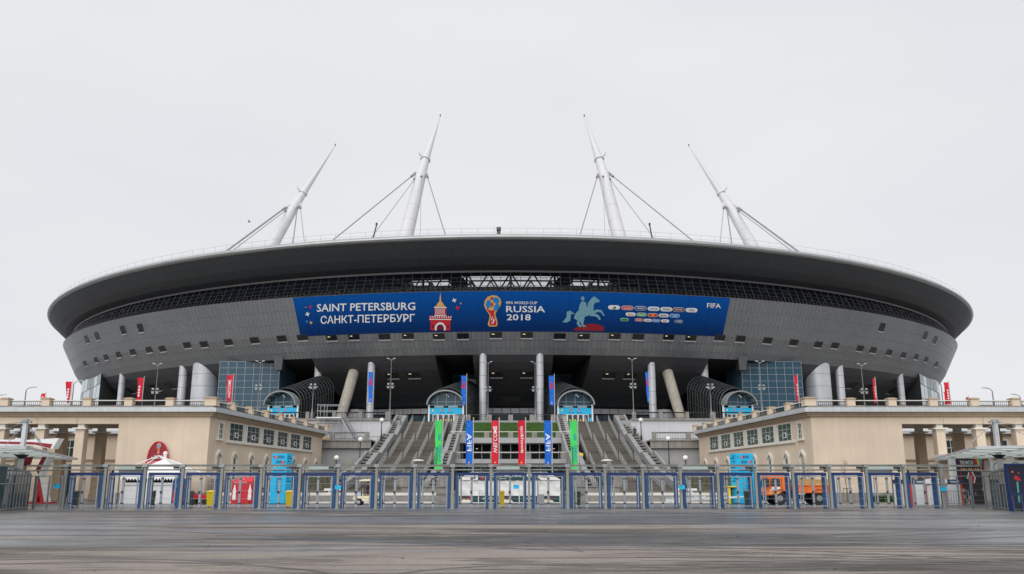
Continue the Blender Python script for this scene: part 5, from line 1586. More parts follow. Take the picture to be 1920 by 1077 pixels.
for sx, x0, n in ((-1, XP0, 2), (1, xe, 2)):     # plain mesh wings at both ends
    for i in range(n):
        a = x0 + sx*(.12 + 1.75*i); b = x0 + sx*(1.80 + 1.75*i)
        t = thing('fence_panel', '%s plain grey fence panel %s the %s end of the gates' % ('inner' if i == 0 else 'outer', 'beyond', 'red sculpture' if sx < 0 else 'poster wall'), 'fence', ((a+b)/2, YF, 0), 'plain fence panels at the ends')
        lo, hi = min(a,b), max(a,b)
        q = MB()
        for x in (lo, (lo+hi)/2, hi): q.box(x-.045,x+.045,YF-.2,YF-.12,0,2.08)
        q.box(lo,hi,YF-.19,YF-.13,2.03,2.08); q.box(lo,hi,YF-.19,YF-.13,.14,.19); q.build('panel_frame', M_FENCE, t)
        q = MB()
        for z in (.5,.85,1.2,1.6): q.bar((lo,YF-.16,z),(hi,YF-.16,z),.014,.014)
        q.build('panel_wire', M_STEEL, t)
    t = thing('end_beam', 'grey canopy beam running past the last gate towards the %s' % ('red and white sculpture' if sx < 0 else 'poster wall'), 'beam', (x0+sx*1.4, YF, 2.4), 'beam ends of the gate row')
    q = MB(); lo, hi = sorted((x0 + sx*.18, x0 + sx*2.6)); q.box(lo,hi,YF-.11,YF+.11,2.66,2.78); q.build('beam', M_CANOPY, t)
    q = MB(); q.tube((x0+sx*.1,YF,2.46),(x0+sx*3.6,YF,2.36),.045,n=8); q.build('rail', M_CANOPY, t)
for px, py, lab in ((107,912,'small cyan notice on the plain fence near the red sculpture'),(634,914,'small cyan notice on the post between golf cart and hall end'),(968,913,'small cyan notice before the middle of the white tent'),(1279,914,'small cyan notice on the post by the soil bank'),(1770,917,'small cyan notice before the ticket booth')):
    p = at(px, py, YF-.3); t = thing('notice', lab, 'sign', (p.x, p.y, p.z), 'cyan notices on the gates')
    q = MB(); q.box(p.x-.19,p.x+.19,p.y-.01,p.y+.02,p.z-.13,p.z+.13); q.build('notice_plate', M_CYAN, t)
    q = MB(); q.box(p.x-.12,p.x-.04,p.y-.014,p.y-.011,p.z+.05,p.z+.11); q.build('notice_mark', M_INK, t)

# ================================================================== CORNER PAVILIONS AND CANOPIES
for sx in (-1, 1):
    nm = 'with steel framed panes' 
    t = thing('glass_kiosk', 'dark teal glass kiosk with slanting roof beside the %s' % ('red and white sculpture' if sx < 0 else 'poster wall'), 'kiosk', (sx*33, 53, 0), 'glass kiosks at the ends')
    Pq = [(-31.9,58.2,2.15),(-30.55,53.0,2.60),(-40.0,51.0,2.60),(-42.0,56.5,2.15)]
    Pq = [(sx*-x, y, z) for x, y, z in Pq]
    k = MB(); k.hexa([(x,y,z) for x,y,z in Pq] + [(x,y,z+.14) for x,y,z in Pq]); k.build('roof', M_CANOPY, t)
    k = MB(); k.poly(*[(x,y,.02) for x,y,z in Pq]); k.build('kiosk_floor', M_STONE, t)
    fr = MB()
    for (a, b) in ((0,1),(1,2),(3,0)):
        A = Vector(Pq[a]); B = Vector(Pq[b]); n = 8
        for i in range(n):
            p = A + (B-A)*(i+.04)/n; q = A + (B-A)*(i+.96)/n
            for z0, z1 in ((.05, 1.55), (1.6, None)):
                k = MB(); k.poly((p.x,p.y,z0),(q.x,q.y,z0),(q.x,q.y,z1 or q.z-.03),(p.x,p.y,z1 or p.z-.03)); k.build('glass_pane', G_TEAL, t)
        for i in range(n+1):
            p = A + (B-A)*i/n; fr.tube((p.x,p.y,0),(p.x,p.y,p.z),.04,n=4)
        fr.tube((A.x,A.y,1.57),(B.x,B.y,1.57),.035,n=4); fr.tube((A.x,A.y,.05),(B.x,B.y,.05),.035,n=4)
    fr.build('kiosk_frame', M_FENCE, t)
    k = MB(); c = sum((Vector(p) for p in Pq), Vector())/4
    k.box(c.x-1.6,c.x+1.2,c.y-.5,c.y+.5,.02,1.1); k.box(c.x-.4,c.x+.5,c.y+1.5,c.y+2.2,.02,1.9); k.build('counter', mat('kiosk_counter', (0.09,0.12,0.10), .6), t)
    # canopy: frosted glass sheet on steel ribs hung from a mast
    t = thing('canopy', 'frosted glass canopy hung by cables from a steel mast over the %s kiosk' % ('cart side' if sx < 0 else 'truck side'), 'canopy', (sx*37, 62, 0), 'glass canopies at the ends')
    Q = [(-27.9,50,3.62),(-37.3,75,3.60),(-52,78,3.9),(-43,47,3.9)]
    Q = [Vector((sx*-(x + (1.05 if sx > 0 else 0)), y, z)) for x, y, z in Q]
    k = MB(); k.poly(*[(*p.xy, p.z+.03) for p in Q]); k.build('glass_sheet', G_CANOPY, t)
    k = MB()
    for a, b in ((0,1),(1,2),(2,3),(3,0)): k.bar(Q[a], Q[b], .08, .13)
    k.build('edge_beam', M_GUTTER, t)
    k = MB()
    for i in range(1, 8):
        u = i/8; k.bar(Q[0]+(Q[1]-Q[0])*u - Vector((0,0,.01)), Q[3]+(Q[2]-Q[3])*u - Vector((0,0,.01)), .06, .045)
    for i in range(1, 5):
        u = i/5; k.bar(Q[0]+(Q[3]-Q[0])*u - Vector((0,0,.05)), Q[1]+(Q[2]-Q[1])*u - Vector((0,0,.05)), .06, .035)
    k.build('canopy_rib', M_STEEL, t)
    mp = at(42, 850, 62); mx = sx*-mp.x if False else (mp.x if sx < 0 else -mp.x)
    top = at(47, 790, 62)
    k = MB(); k.box(mx-.14,mx+.14,61.86,62.14,0,top.z); k.build('mast', M_SILVER, t)
    k = MB(); k.lathe([(.24,-.1),(.24,.12)], (mx,62,top.z), 8); k.box(mx-.4,mx+.4,61.9,62.1,top.z-.12,top.z); k.build('mast_head', M_STEEL, t)
    k = MB(); k.lathe([(.5,.0),(.16,-.3)], (mx,62,3.58), 8); k.build('mast_collar', M_STEELD, t)
    for u, v in ((.12,.12),(.85,.12),(.5,.05),(.15,.85),(.85,.85)):
        e = (Q[0]*(1-u)+Q[1]*u)*(1-v) + (Q[3]*(1-u)+Q[2]*u)*v
        k = MB(); k.tube((mx,62,top.z-.05), e, .02, n=5); m2 = Vector((mx,62,top.z))*.55 + e*.45; k.tube(m2, m2 + (e-Vector((mx,62,top.z))).normalized()*.6, .04, n=6); k.build('stay_cable', M_STEEL, t)

# ================================================================== THINGS BEHIND THE GATES
def gpos(px, Y): 
    p = at(px, 930, Y); return p.x
# wheelie bins
def bin_(lab, px, Y, m, wpx, group):
    x = gpos(px, Y); w = wpx*Y/FPX/2*.98
    t = thing('wheelie_bin', lab, 'bin', (x, Y, 0), group)
    h = 1.0 if w < .4 else 1.15; d = min(w, .36)
    k = MB(); k.hexa([(x-w*.78,Y-d*.8,.06),(x+w*.78,Y-d*.8,.06),(x+w*.78,Y+d*.8,.06),(x-w*.78,Y+d*.8,.06),(x-w,Y-d,h),(x+w,Y-d,h),(x+w,Y+d,h),(x-w,Y+d,h)]); k.build('bin_body', m, t)
    k = MB(); k.hexa([(x-w*1.06,Y-d*1.1,h+.005),(x+w*1.06,Y-d*1.1,h+.005),(x+w*1.06,Y+d*1.1,h+.005),(x-w*1.06,Y+d*1.1,h+.005),(x-w*1.0,Y-d,h+.06),(x+w*1.0,Y-d,h+.06),(x+w*.9,Y+d,h+.12),(x-w*.9,Y+d,h+.12)]); k.build('lid', m, t)
    for s in (-1, 1): k = MB(); k.tube((x+s*w*.7-.03,Y+d*.8,.1),(x+s*w*.7+.03,Y+d*.8,.1),.1,n=10); k.build('wheel', M_TYRE, t)
    k = MB(); k.tube((x-w*.7,Y+d*1.2,h-.03),(x+w*.7,Y+d*1.2,h-.03),.025,n=6); k.build('handle', m, t)
    return t
GB_ = 'waste bins behind the gates'
for px, Y, m, w, lab in ((141,60,M_BIN,12,'dark green bin farthest out, before the colonnade'),(284.5,60,M_BIN,12,'dark green bin before the white shuttered kiosk'),(357,60,M_BIN,10,'dark green bin between arched poster and red trolley'),
                         (396,60.5,M_YELLOW,13,'yellow bin near the red trolley'),(543,60,M_YELLOW,12,'yellow bin beside the two faced cyan pillar'),(941,60,M_YELLOW,10,'yellow bin before the white tent'),
                         (1082.5,60,M_BIN,12,'dark green bin at the truck side end of the white tent'),(1404,59.5,M_BIN,15,'large dark green bin beside the cyan pillar facing the truck')):
    bin_(lab, px, Y, m, w, GB_)
t = bin_('grey green bin with a yellow lid beyond the cyan pillar', 1378, 69, M_BIN, 22, GB_)
x = gpos(1368, 68.4); k = MB(); k.box(x-.12,x+.05,68.2,68.35,.05,1.25); k.box(x-.2,x+.9,68.1,69.5,1.28,1.36); o = k.build('bin_frame', M_YELLOW); tag(o, 'yellow frame and lid plate on the grey green bin', 'bin frame')

# cyan information pillars
def pillar(px0, px1, pxs, Y, lab, variant):
    x0, x1, xs_ = gpos(px0, Y), gpos(px1, Y), gpos(pxs, Y)
    t = thing('info_pillar', lab, 'sign', ((x0+x1)/2, Y, 0), 'cyan information pillars')
    H = 3.86; fl = .0
    far = Y + .75
    pts = [(x0,Y),(x1,Y),(xs_,far),(x0+(xs_-x1),far)] if variant == 0 else [(x0,Y),(x1,Y),(x1-.25,far),(xs_,far)]
    k = MB(); k.prism(pts, 'z', .06, H); k.build('pillar_body', M_CYAN, t)
    k = MB(); k.prism([(a + (.02 if a < x1-.1 else -.02), b+.02) for a, b in pts], 'z', 0, .06); k.build('pillar_base', M_STEELD, t)
    Wd = x1 - x0; yy = Y - .004
    tx = MB()
    r3 = random.Random(4+variant)
    def line(u, z, w, h=.05): 
        # a row of small letters
        a = x0 + Wd*u
        while w > .04:
            d = r3.uniform(.05,.13); tx.box(a, a+min(d,w)*.85, yy-.004, yy, z, z+h); a += d; w -= d
    for z, u, w in ((3.60,.40,.5),(3.48,.40,.5),(3.22,.28,.5),(3.10,.28,.5),(2.5,.12,.9),(2.28,.2,1.0),(2.12,.12,.7)): line(u, z, min(w, Wd*(.96-u)), .075)
    for i in range(9): line(.36 if variant == 0 else .48, 1.95-.13*i, Wd*(.42 if i % 3 else .28), .05)
    def tri(cx, cz, s): tx.add([(cx-s*.07,yy-.004,cz-.07),(cx-s*.07,yy-.004,cz+.07),(cx+s*.07,yy-.004,cz)], [(0,1,2)])
    tri(x0+Wd*.10,3.58,-1); tri(x0+Wd*.90,3.20,1); tri(x0+Wd*.08,2.86,-1); tri(x0+Wd*.92,2.86,1)
    tx.build('pillar_text', M_INK, t)
    dk = MB(); lt = MB()
    ds = ((.25,3.56),(.74,3.18)) if variant == 0 else ((.38,3.58),(.80,3.2),(.40,2.86))
    for u, z in ds:
        cx = x0+Wd*u; dk.add([(cx+.13*math.cos(a), yy-.004, z+.13*math.sin(a)) for a in [2*math.pi*i/14 for i in range(14)]], [tuple(range(14))])
        lettering(lt, 'C', lambda a, b: (cx-.05+.10*a, yy-.008, z-.07+.14*b))
    dk.build('sector_disc', M_RED, t); lt.build('sector_letter', M_LETTER, t)
    yk = MB(); cx = x0+Wd*(.2 if variant == 0 else .35)
    for q in range(1 if variant == 0 else 3):
        z = 2.86 if variant == 0 else 1.95-.38*q
        yk.add([(cx+.10*math.cos(a), yy-.004, z+.10*math.sin(a)) for a in [2*math.pi*i/10 for i in range(10)]], [tuple(range(10))])
    yk.build('pictogram', M_YELLOW if variant == 0 else M_STONE, t)
    # rows of print on the narrow face
    sp = MB(); A = Vector((x1,Y,0)) if variant == 0 else Vector((x0,Y,0)); B = Vector((xs_,far,0)); d = (B-A)
    nrm = Vector((d.y,-d.x,0)).normalized()*(.006 if variant == 0 else -.006)
    for i, z in enumerate((3.6,3.45,3.2,2.75,2.55,2.1,1.9,1.7)):
        a = A + d*.2 + nrm; b = A + d*(.55+.3*(i%2)) + nrm
        sp.poly((a.x,a.y,z),(b.x,b.y,z),(b.x,b.y,z+.07),(a.x,a.y,z+.07))
    sp.build('side_text', M_INK, t)
pillar(506, 534, 541, 68, 'cyan information pillar with two visible faces beside the red tent', 0)
pillar(1384, 1417, 1377, 68, 'cyan information pillar beside the orange truck', 1)

# white kiosk with zigzag valance and shutters, pagoda roof over it
Y = 69.0
t = thing('white_kiosk', 'white kiosk with two roller shutters and scalloped valance under a peaked tent roof', 'kiosk', (gpos(280,Y), Y, 0))
xa, xb = gpos(228,Y), gpos(326,Y); xm = (xa+xb)/2
k = MB(); k.box(xa,xb,Y,Y+3,0,1.62); k.build('kiosk_wall', M_WHITEP, t)
sl = MB(); wS = (xb-xa)/2-.35; sl.box(-wS/2,wS/2,-.03,0,.0,.115); sme = sl.mesh('shutter_slat', M_WHITEP)
for s in (-1, 1):
    f = MB(); cx = xm + s*(xb-xa)/4
    f.box(cx-wS/2-.08,cx-wS/2,Y-.07,Y-.001,0,1.62); f.box(cx+wS/2,cx+wS/2+.08,Y-.07,Y-.001,0,1.62); f.box(cx-wS/2-.08,cx+wS/2+.08,Y-.12,Y-.001,1.45,1.62); sh = f.build('shutter', M_WHITEP, t)
    for i in range(12): part(sme, 'shutter_slat', sh, (cx-t.location.x, -.002, .02+.118*i))
k = MB(); k.box(xa+.1,xb-.1,Y+.25,Y+2.8,1.63,1.95); k.build('dark_gap', M_NIGHT, t)
k = MB(); n = 18
for i in range(n):
    a = xa-.1+(xb-xa+.2)*i/n; b = xa-.1+(xb-xa+.2)*(i+1)/n; k.hexa([(a,Y-.32,1.93),(b,Y-.32,1.93),(b,Y-.30,1.93),(a,Y-.30,1.93),(a,Y-.32,2.0),(b,Y-.32,2.0),(b,Y-.30,2.0),(a,Y-.30,2.0)])
    k.add([(a+.02,Y-.32,1.93),(b-.02,Y-.32,1.93),((a+b)/2,Y-.32,1.78)], [(0,1,2)])
k.hexa([(xa-.1,Y-.32,2.0),(xb+.1,Y-.32,2.0),(xb+.1,Y+3.2,2.0),(xa-.1,Y+3.2,2.0),(xa,Y-.25,2.2),(xb,Y-.25,2.2),(xb,Y+3.1,2.2),(xa,Y+3.1,2.2)])
for xx in (xa+.05, xm, xb-.05): k.box(xx-.03,xx+.03,Y-.3,Y-.26,0.0,1.95)
k.build('valance', M_WHITEP, t)
t2 = thing('peaked_tent', 'white peaked tent with thin white poles rising above the shuttered kiosk', 'tent', (gpos(298,73),73,0))
xp = gpos(300,73); b0, b1 = gpos(238,73), gpos(352,73)
k = MB(); base = [(b0,70.8,2.55),(b1,70.8,2.55),(b1,76,2.55),(b0,76,2.55)]
ring2 = [(xp-.9,72.6,3.05),(xp+.9,72.6,3.05),(xp+.9,74.2,3.05),(xp-.9,74.2,3.05)]
ap = (xp,73.4,3.6)
for i in range(4):
    j = (i+1) % 4; k.poly(base[i],base[j],ring2[j],ring2[i]); k.poly(ring2[i],ring2[j],ap); k.poly(base[i],base[j],(base[j][0],base[j][1],2.25),(base[i][0],base[i][1],2.25))
k.build('tent_roof', M_FABRIC, t2)
k = MB(); k.lathe([(.14,-.1),(.14,.35),(.22,.4),(.1,.6)], ap, 8); k.build('peak_cap', M_WHITEP, t2)
for p in base: k = MB(); k.tube((p[0],p[1],0),p,.05,n=6); k.build('tent_pole', M_WHITEP, t2)
k = MB()
for e in ((xp-2.3,72,2.9),(xp+2.6,72,2.9),(xp+4.4,72,2.1),(xp+1.3,72,2.9),(xp-1.2,72,2.9)): k.tube((ap[0],ap[1]-1.4,ap[2]+.2),e,.035,n=5)
k.build('tent_stay', M_WHITEP, t2)

# red arched sign on the blank wall
t = thing('arched_wall_sign', 'dark red arched sign with a gold cup emblem fixed on the blank beige wall', 'sign', (at(298,850,77.9).x, 77.9, 3.4))
Yw = 77.86
def ws(px, py, o=0.0): p = at(px, py, Yw); return (p.x, Yw - o, p.z)
o_ = [(277,868),(278,858),(281,846),(286,837),(292,830.5),(298,828.5),(304,829.5),(310,834),(314,842),(316,852),(316.5,868)]
k = MB(); a = [ws(*p) for p in o_]; b = [ws(*p, .12) for p in o_]; n = len(o_)
k.add(a+b, [tuple(range(n)), tuple(range(n,2*n))] + [(i,(i+1)%n,n+(i+1)%n,n+i) for i in range(n)]); k.build('sign_plate', M_DRED, t)
k = MB()
for p, q in zip(o_, o_[1:]): k.bar(ws(*p,.13), ws(*q,.13), .07, .07)
k.build('sign_edge', M_RED, t)
k = MB(); k.hexa([ws(273,876,.02),ws(320,876,.02),ws(320,876,.2),ws(273,876,.2),ws(276,865,.02),ws(317,865,.02),ws(317,865,.2),ws(276,865,.2)]); k.build('sign_ribbon', M_RED, t)
def wq(x0,y0,x1,y1,o): 
    A = ws(x0,y1); B = ws(x1,y0); return lambda u, v, l=0: (A[0]+(B[0]-A[0])*u, Yw-o-.012*l, A[2]+(B[2]-A[2])*v)
emblem(t, wq(294,831,304.5,852,.125), 'cup_emblem')
k = MB(); lettering(k, 'FIFA WORLD CUP', wq(290,854,307,856,.135)); lettering(k, 'RUSSIA 2018', wq(285,857,311,860.5,.135)); lettering(k, 'SAINT PETERSBURG', wq(278,866,315,868,.215)); lettering(k, 'HOST CITY', wq(282,869.5,312,873,.215)); k.build('lettering', M_LETTER, t)

# dark blue poster with a rounded top beside the kiosk
Y = 66.0
t = thing('arched_poster', 'dark blue arch topped poster board with red and gold print beside the white kiosk', 'poster', (gpos(333,Y), Y, 0))
x0, x1 = gpos(322,Y), gpos(349,Y)
k = MB(); k.prism([(x0,.1),(x1,.1),(x1,1.78),(x0+(x1-x0)*.85,1.93),(x0+(x1-x0)*.5,1.98),(x0+(x1-x0)*.2,1.9),(x0,1.74)], 'y', Y, Y+.12); k.build('board', mat('poster_navy', srgb(38,62,124), .5), t)
k = MB(); lettering(k, 'RUSSIA', lambda a, b: (x0+.34+.5*a, Y-.006, 1.45+.13*b)); lettering(k, '2018', lambda a, b: (x0+.30+.4*a, Y-.006, 1.3+.1*b)); k.build('lettering', M_LETTER, t)
k = MB(); k.prism([(x0+.06,.2),(x0+.2,.25),(x0+.18,.8),(x0+.12,1.15),(x0+.08,.8)], 'y', Y-.006, Y-.002); k.build('printed_tower', M_RED, t)
k = MB()
for i in range(10):
    a0, a1 = 1.7+.28*i, 1.98+.28*i; k.bar((x1-.05+.36*math.cos(a0),Y-.008,.85+.5*math.sin(a0)),(x1-.05+.36*math.cos(a1),Y-.008,.85+.5*math.sin(a1)),.01,.05)
k.build('printed_ring', M_RED, t)
k = MB()
for s in (.2, .8): k.box(x0+(x1-x0)*s-.04,x0+(x1-x0)*s+.04,Y+.12,Y+.5,0,.12)
k.build('poster_foot', M_STEELD, t)

# red trolley and stone planter
Y = 68; xa, xb = gpos(362,Y), gpos(392,Y)
t = thing('red_trolley', 'low red flatbed trolley loaded with grey scraps by the beige wall', 'trolley', ((xa+xb)/2,Y,0))
k = MB(); k.box(xa,xb,Y-.4,Y+.4,.42,.5); k.box(xa,xa+.05,Y-.4,Y+.4,.5,.9); k.box(xa,xb,Y-.4,Y-.36,.5,.72); k.build('bed', M_RED, t)
for x in (xa+.2, xb-.2):
    for s in (-1, 1): k = MB(); k.tube((x,Y+s*.36-.05,.19),(x,Y+s*.36+.05,.19),.19,n=12); k.build('wheel', M_TYRE, t)
k = MB(); k.path([(xb,Y,.45),(xb+.5,Y,.3),(xb+.9,Y,.9)], .03, 6); k.build('handle', M_RED, t)
k = MB(); r4 = random.Random(9)
for i in range(14): x = r4.uniform(xa+.1,xb-.15); s = r4.uniform(.05,.12); z=r4.uniform(.5,.7); k.box(x,x+s*1.5,Y-.3,Y-.3+s*3,z,z+s)
o = k.build('scrap', M_STEEL); tag(o, 'grey scraps heaped on the red trolley', 'scrap')
for sx in (-1, 1):
    t = thing('stone_balcony', 'grey stone porch with a small balustrade before the blind niche, %s hall' % ('red sign' if sx < 0 else 'green windowed'), 'porch', (sx*26.2, 80.5, 0), 'stone porches of the halls')
    q = sorted((sx*24.75, sx*26.9)); k = MB(); k.box(q[0],q[1],78.6,83,0,.95); k.box(q[0]-.1,q[1]+.1,78.5,83.1,.95,1.05); k.build('porch_base', M_STONE, t)
    for y in (78.75, 82.8): k = MB(); k.box(q[0],q[0]+.35,y-.18,y+.18,1.05,1.95); k.box(q[1]-.35,q[1],y-.18,y+.18,1.05,1.95); k.build('porch_post', M_STONE, t)
    k = MB()
    for i in range(9): x = q[0]+.45+(q[1]-q[0]-.9)*i/8; k.lathe([(.05,0),(.09,.2),(.05,.5),(.06,.75)], (x,78.75,1.05), 6)
    k.box(q[0]+.35,q[1]-.35,78.62,78.88,1.8,1.92); k.build('porch_baluster', M_STONE, t)

# red promotional tent with bottle prints
Y = 69.5; xa, xb = gpos(434,Y), gpos(472,Y); xc = gpos(480,Y+2.0)
t = thing('red_tent', 'bright red promotional pop up tent with white bottle shapes', 'tent', ((xa+xb)/2,Y,0))
k = MB(); k.prism([(xa,Y),(xb,Y),(xc,Y+2.2),(xa+.6,Y+2.2)], 'z', .02, 1.75); k.build('tent_wall', M_RED, t)
k = MB(); b_ = [(xa-.05,Y-.06,1.72),(xb+.05,Y-.06,1.72),(xc+.05,Y+2.25,1.72),(xa+.5,Y+2.25,1.72)]; tp = [(xa+.55,Y+.8,2.12),(xb-.35,Y+.8,2.12),(xb-.2,Y+1.5,2.12),(xa+.8,Y+1.5,2.12)]
for i in range(4): j=(i+1)%4; k.poly(b_[i],b_[j],tp[j],tp[i]); k.poly(b_[i],b_[j],(b_[j][0],b_[j][1],1.6),(b_[i][0],b_[i][1],1.6))
k.poly(*tp); k.build('tent_roof', M_RED, t)
bot = [(-.13,.0),(.13,.0),(.14,.3),(.10,.5),(.14,.68),(.07,.9),(.045,1.05),(.045,1.15),(-.045,1.15),(-.045,1.05),(-.07,.9),(-.14,.68),(-.10,.5),(-.14,.3)]
k = MB()
for x in (xa+.22, xb-.02+.0): k.add([(min(x,xb-.16)+a, Y-.006, .3+b) for a, b in bot], [tuple(range(len(bot)))])
k.build('bottle_print', M_LETTER, t)
k = MB()
for x in (xa+.12, xa+.75): lettering(k, 'Coca-Cola', lambda a, b: (x+.42*a, Y-.068, 1.62+.08*b))
lettering(k, 'Coca-Cola', lambda a, b: (xa+.4+.5*a, Y+.12, 1.88+.08*b)); k.build('lettering', M_LETTER, t)
k = MB(); k.box(xb-.35,xb-.1,Y-.4,Y-.15,.02,.2); o = k.build('red_crate', M_RED); tag(o, 'small red crate at the foot of the red tent', 'crate')

# big white tent in the middle
Y = 69.0; xa, xb = gpos(859,Y), gpos(1050,Y)
t = thing('white_tent', 'long white tent with dark green printed header and skirting before the middle hall', 'tent', (0, Y, 0))
npn = 5; w = (xb-xa)/npn
for i in range(npn):
    k = MB(); nn = 10; x0 = xa+w*i+.03; x1 = xa+w*(i+1)-.03
    k.v = [(x0+(x1-x0)*u/nn, Y+.05*math.sin(u*1.1+i+v*.8)+.03*math.sin(v*1.9+u*.5), .62+1.18*v/6) for v in range(7) for u in range(nn+1)]
    k.f = [(v*(nn+1)+u, v*(nn+1)+u+1, (v+1)*(nn+1)+u+1, (v+1)*(nn+1)+u) for v in range(6) for u in range(nn)]
    k.build('side_sheet', M_FABRIC, t, smooth=True)
    k = MB(); k.box(x0,x1,Y-.02,Y+.03,.12,.62); sk = k.build('skirt', M_TEAL, t)
    k = MB()
    if i % 2 == 0 or i == 4:
        k.prism([(x0+.1,.14),(x0+1.1,.14),(x0+1.0,.26),(x0+.75,.34),(x0+.6,.30),(x0+.45,.36),(x0+.25,.28)], 'y', Y-.028, Y-.022); k.build('skirt_picture', M_CREAM, sk)
        k = MB(); k.prism([(x0+.15,.3),(x0+.42,.34),(x0+.36,.56),(x0+.2,.5)], 'y', Y-.027, Y-.022); k.prism([(x0+.6,.36),(x0+1.05,.36),(x0+1.05,.56),(x0+.6,.56)], 'y', Y-.027, Y-.022); k.build('skirt_picture', M_PURPLE if i else M_DRED, sk)
    else:
        lettering(k, '#worldcup', lambda a, b: (x0+.3+.95*a, Y-.03, .30+.2*b)); k.build('lettering', M_LETTER, sk)
k = MB()
for i in range(npn+1): k.box(xa+w*i-.03,xa+w*i+.03,Y-.03,Y+.03,0,1.82)
k.box(xa,xb,Y-.03,Y+.03,.06,.12); k.build('tent_pole', M_WHITEP, t)
k = MB(); k.box(xa+1.0,xb-1.0,Y-.1,Y-.04,1.82,2.42); hd = k.build('header_board', M_TEAL, t)
k = MB(); lettering(k, 'OFFICIAL FAN SHOP', lambda a, b: (xa+2.6+3.4*a, Y-.11, 2.06+.26*b)); lettering(k, 'FIFA WORLD CUP', lambda a, b: (xa+2.8+1.0*a, Y-.11, 1.9+.08*b)); k.build('lettering', M_LETTER, hd)
k = MB(); k.add([(xa+1.9+.12*math.cos(a), Y-.108, 1.98+.12*math.sin(a)) for a in [2*math.pi*i/12 for i in range(12)]], [tuple(range(12))]); k.build('badge', M_RED, hd)
for s, x0 in ((0, xa), (1, xb-1.9)):
    k = MB(); k.prism([(xa-.05,1.82),(xa+1.55,1.82),(xa+1.55,2.42),(xa+1.2,2.38)] if s == 0 else [(xb+.05,1.82),(xb-1.5,1.82),(xb-1.75,2.1),(xb-1.5,2.42),(xb-1.1,2.36)], 'y', Y-.13, Y-.105); g_ = k.build('gable_sheet', M_FABRIC, t)
    k = MB()
    if s == 0:
        for i in range(3): k.add([(xa+.98+.14*i,Y-.14,1.9),(xa+1.09+.14*i,Y-.14,1.9),(xa+1.05+.14*i-.05*0,Y-.14,1.98+.09*i),(xa+.98+.14*i-.03,Y-.14,2.02+.09*i)], [(0,1,2,3)])
        k.build('three_stripe_mark', M_BLACK, g_)
    else:
        lettering(k, 'VISA', lambda a, b: (xb-1.5+.55*a, Y-.14, 1.98+.2*b)); k.build('lettering', M_INK, g_)
k = MB(); k.prism([(xa-.1,1.84),(xb+.1,1.84),(xb-1.0,2.45),(xa+1.0,2.45)], 'y', Y+.0, Y+4); k.build('tent_roof', M_FABRIC, t)
k = MB(); k.box(gpos(1008,68)-.01,gpos(1008,68)+.5,67.6,68.2,.05,.75); o = k.build('steel_cage', M_STEEL); tag(o, 'small grey metal cage standing at the truck side end of the white tent', 'cage')

# ticket booth on the truck side
Y = 63.0; xa, xb = gpos(1706,Y), gpos(1806,Y)
t = thing('ticket_booth', 'white ticket booth with three shutters, red corner posts and dark blue header', 'booth', ((xa+xb)/2,Y,0))
k = MB(); k.box(xa,xb,Y,Y+2.6,0,1.55); k.build('booth_wall', M_WHITEP, t)
k = MB(); k.box(xa-.02,xb+.02,Y-.1,Y+2.6,1.552,1.85); hd = k.build('header', mat('booth_navy', srgb(44,58,92), .5), t)
w = (xb-xa)/3
for i in range(3):
    cx = xa+w*(i+.5)
    f = MB(); f.box(cx-w*.36,cx+w*.36,Y-.05,Y-.002,.06,1.5); sh = f.build('shutter', M_WHITEP, t)
    sm = MB(); sm.box(-w*.34,w*.34,-.02,0,0,.10); sme = sm.mesh('shutter_slat', M_WHITEP)
    for j in range(12): part(sme, 'shutter_slat', sh, (cx-t.location.x, -.052, .10+.115*j))
for x, ww in ((xa,.26),(xa+w*.9,.10),(xa+w*2.0,.12),(xb-.12,.12)):
    k = MB(); k.box(x,x+ww,Y-.09,Y-.052,.0,1.55); k.build('red_corner_post', mat('booth_red', srgb(190,62,48), .5), t)
k = MB(); k.prism([(xa+w*.95,1.54),(xa+w*2.05,1.54),(xa+w*2.15,1.62),(xa+w*2.15,1.82),(xa+w*2.05,1.9),(xa+w*.95,1.9),(xa+w*.9,1.82),(xa+w*.9,1.62)], 'y', Y-.16, Y-.11); pl_ = k.build('name_plate', M_WHITEP, t)
k = MB(); lettering(k, 'TICKETS', lambda a, b: (xa+w*1.2+w*.6*a, Y-.17, 1.68+.1*b)); k.build('lettering', M_INK, pl_)
k = MB()
for x in (xa+.5, xa+w*2.3): k.box(x,x+.7,Y-.112,Y-.105,1.70,1.74); k.box(x+.1,x+.6,Y-.112,Y-.105,1.63,1.66)
k.build('header_text', M_WHITEP, hd)
t = thing('crowd_barrier', 'low grey crowd barrier standing before the ticket booth', 'barrier', (xb-.9,Y-1.0,0))
k = MB(); k.path([(xb-1.7,Y-1,.1),(xb-1.7,Y-1,1.05),(xb-.1,Y-1,1.05),(xb-.1,Y-1,.1)], .03, 6)
for i in range(1,9): k.tube((xb-1.7+.178*i,Y-1,.2),(xb-1.7+.178*i,Y-1,1.05),.015,n=5)
k.tube((xb-1.7,Y-1,.2),(xb-.1,Y-1,.2),.02,n=5); k.build('barrier_frame', M_FENCE, t)

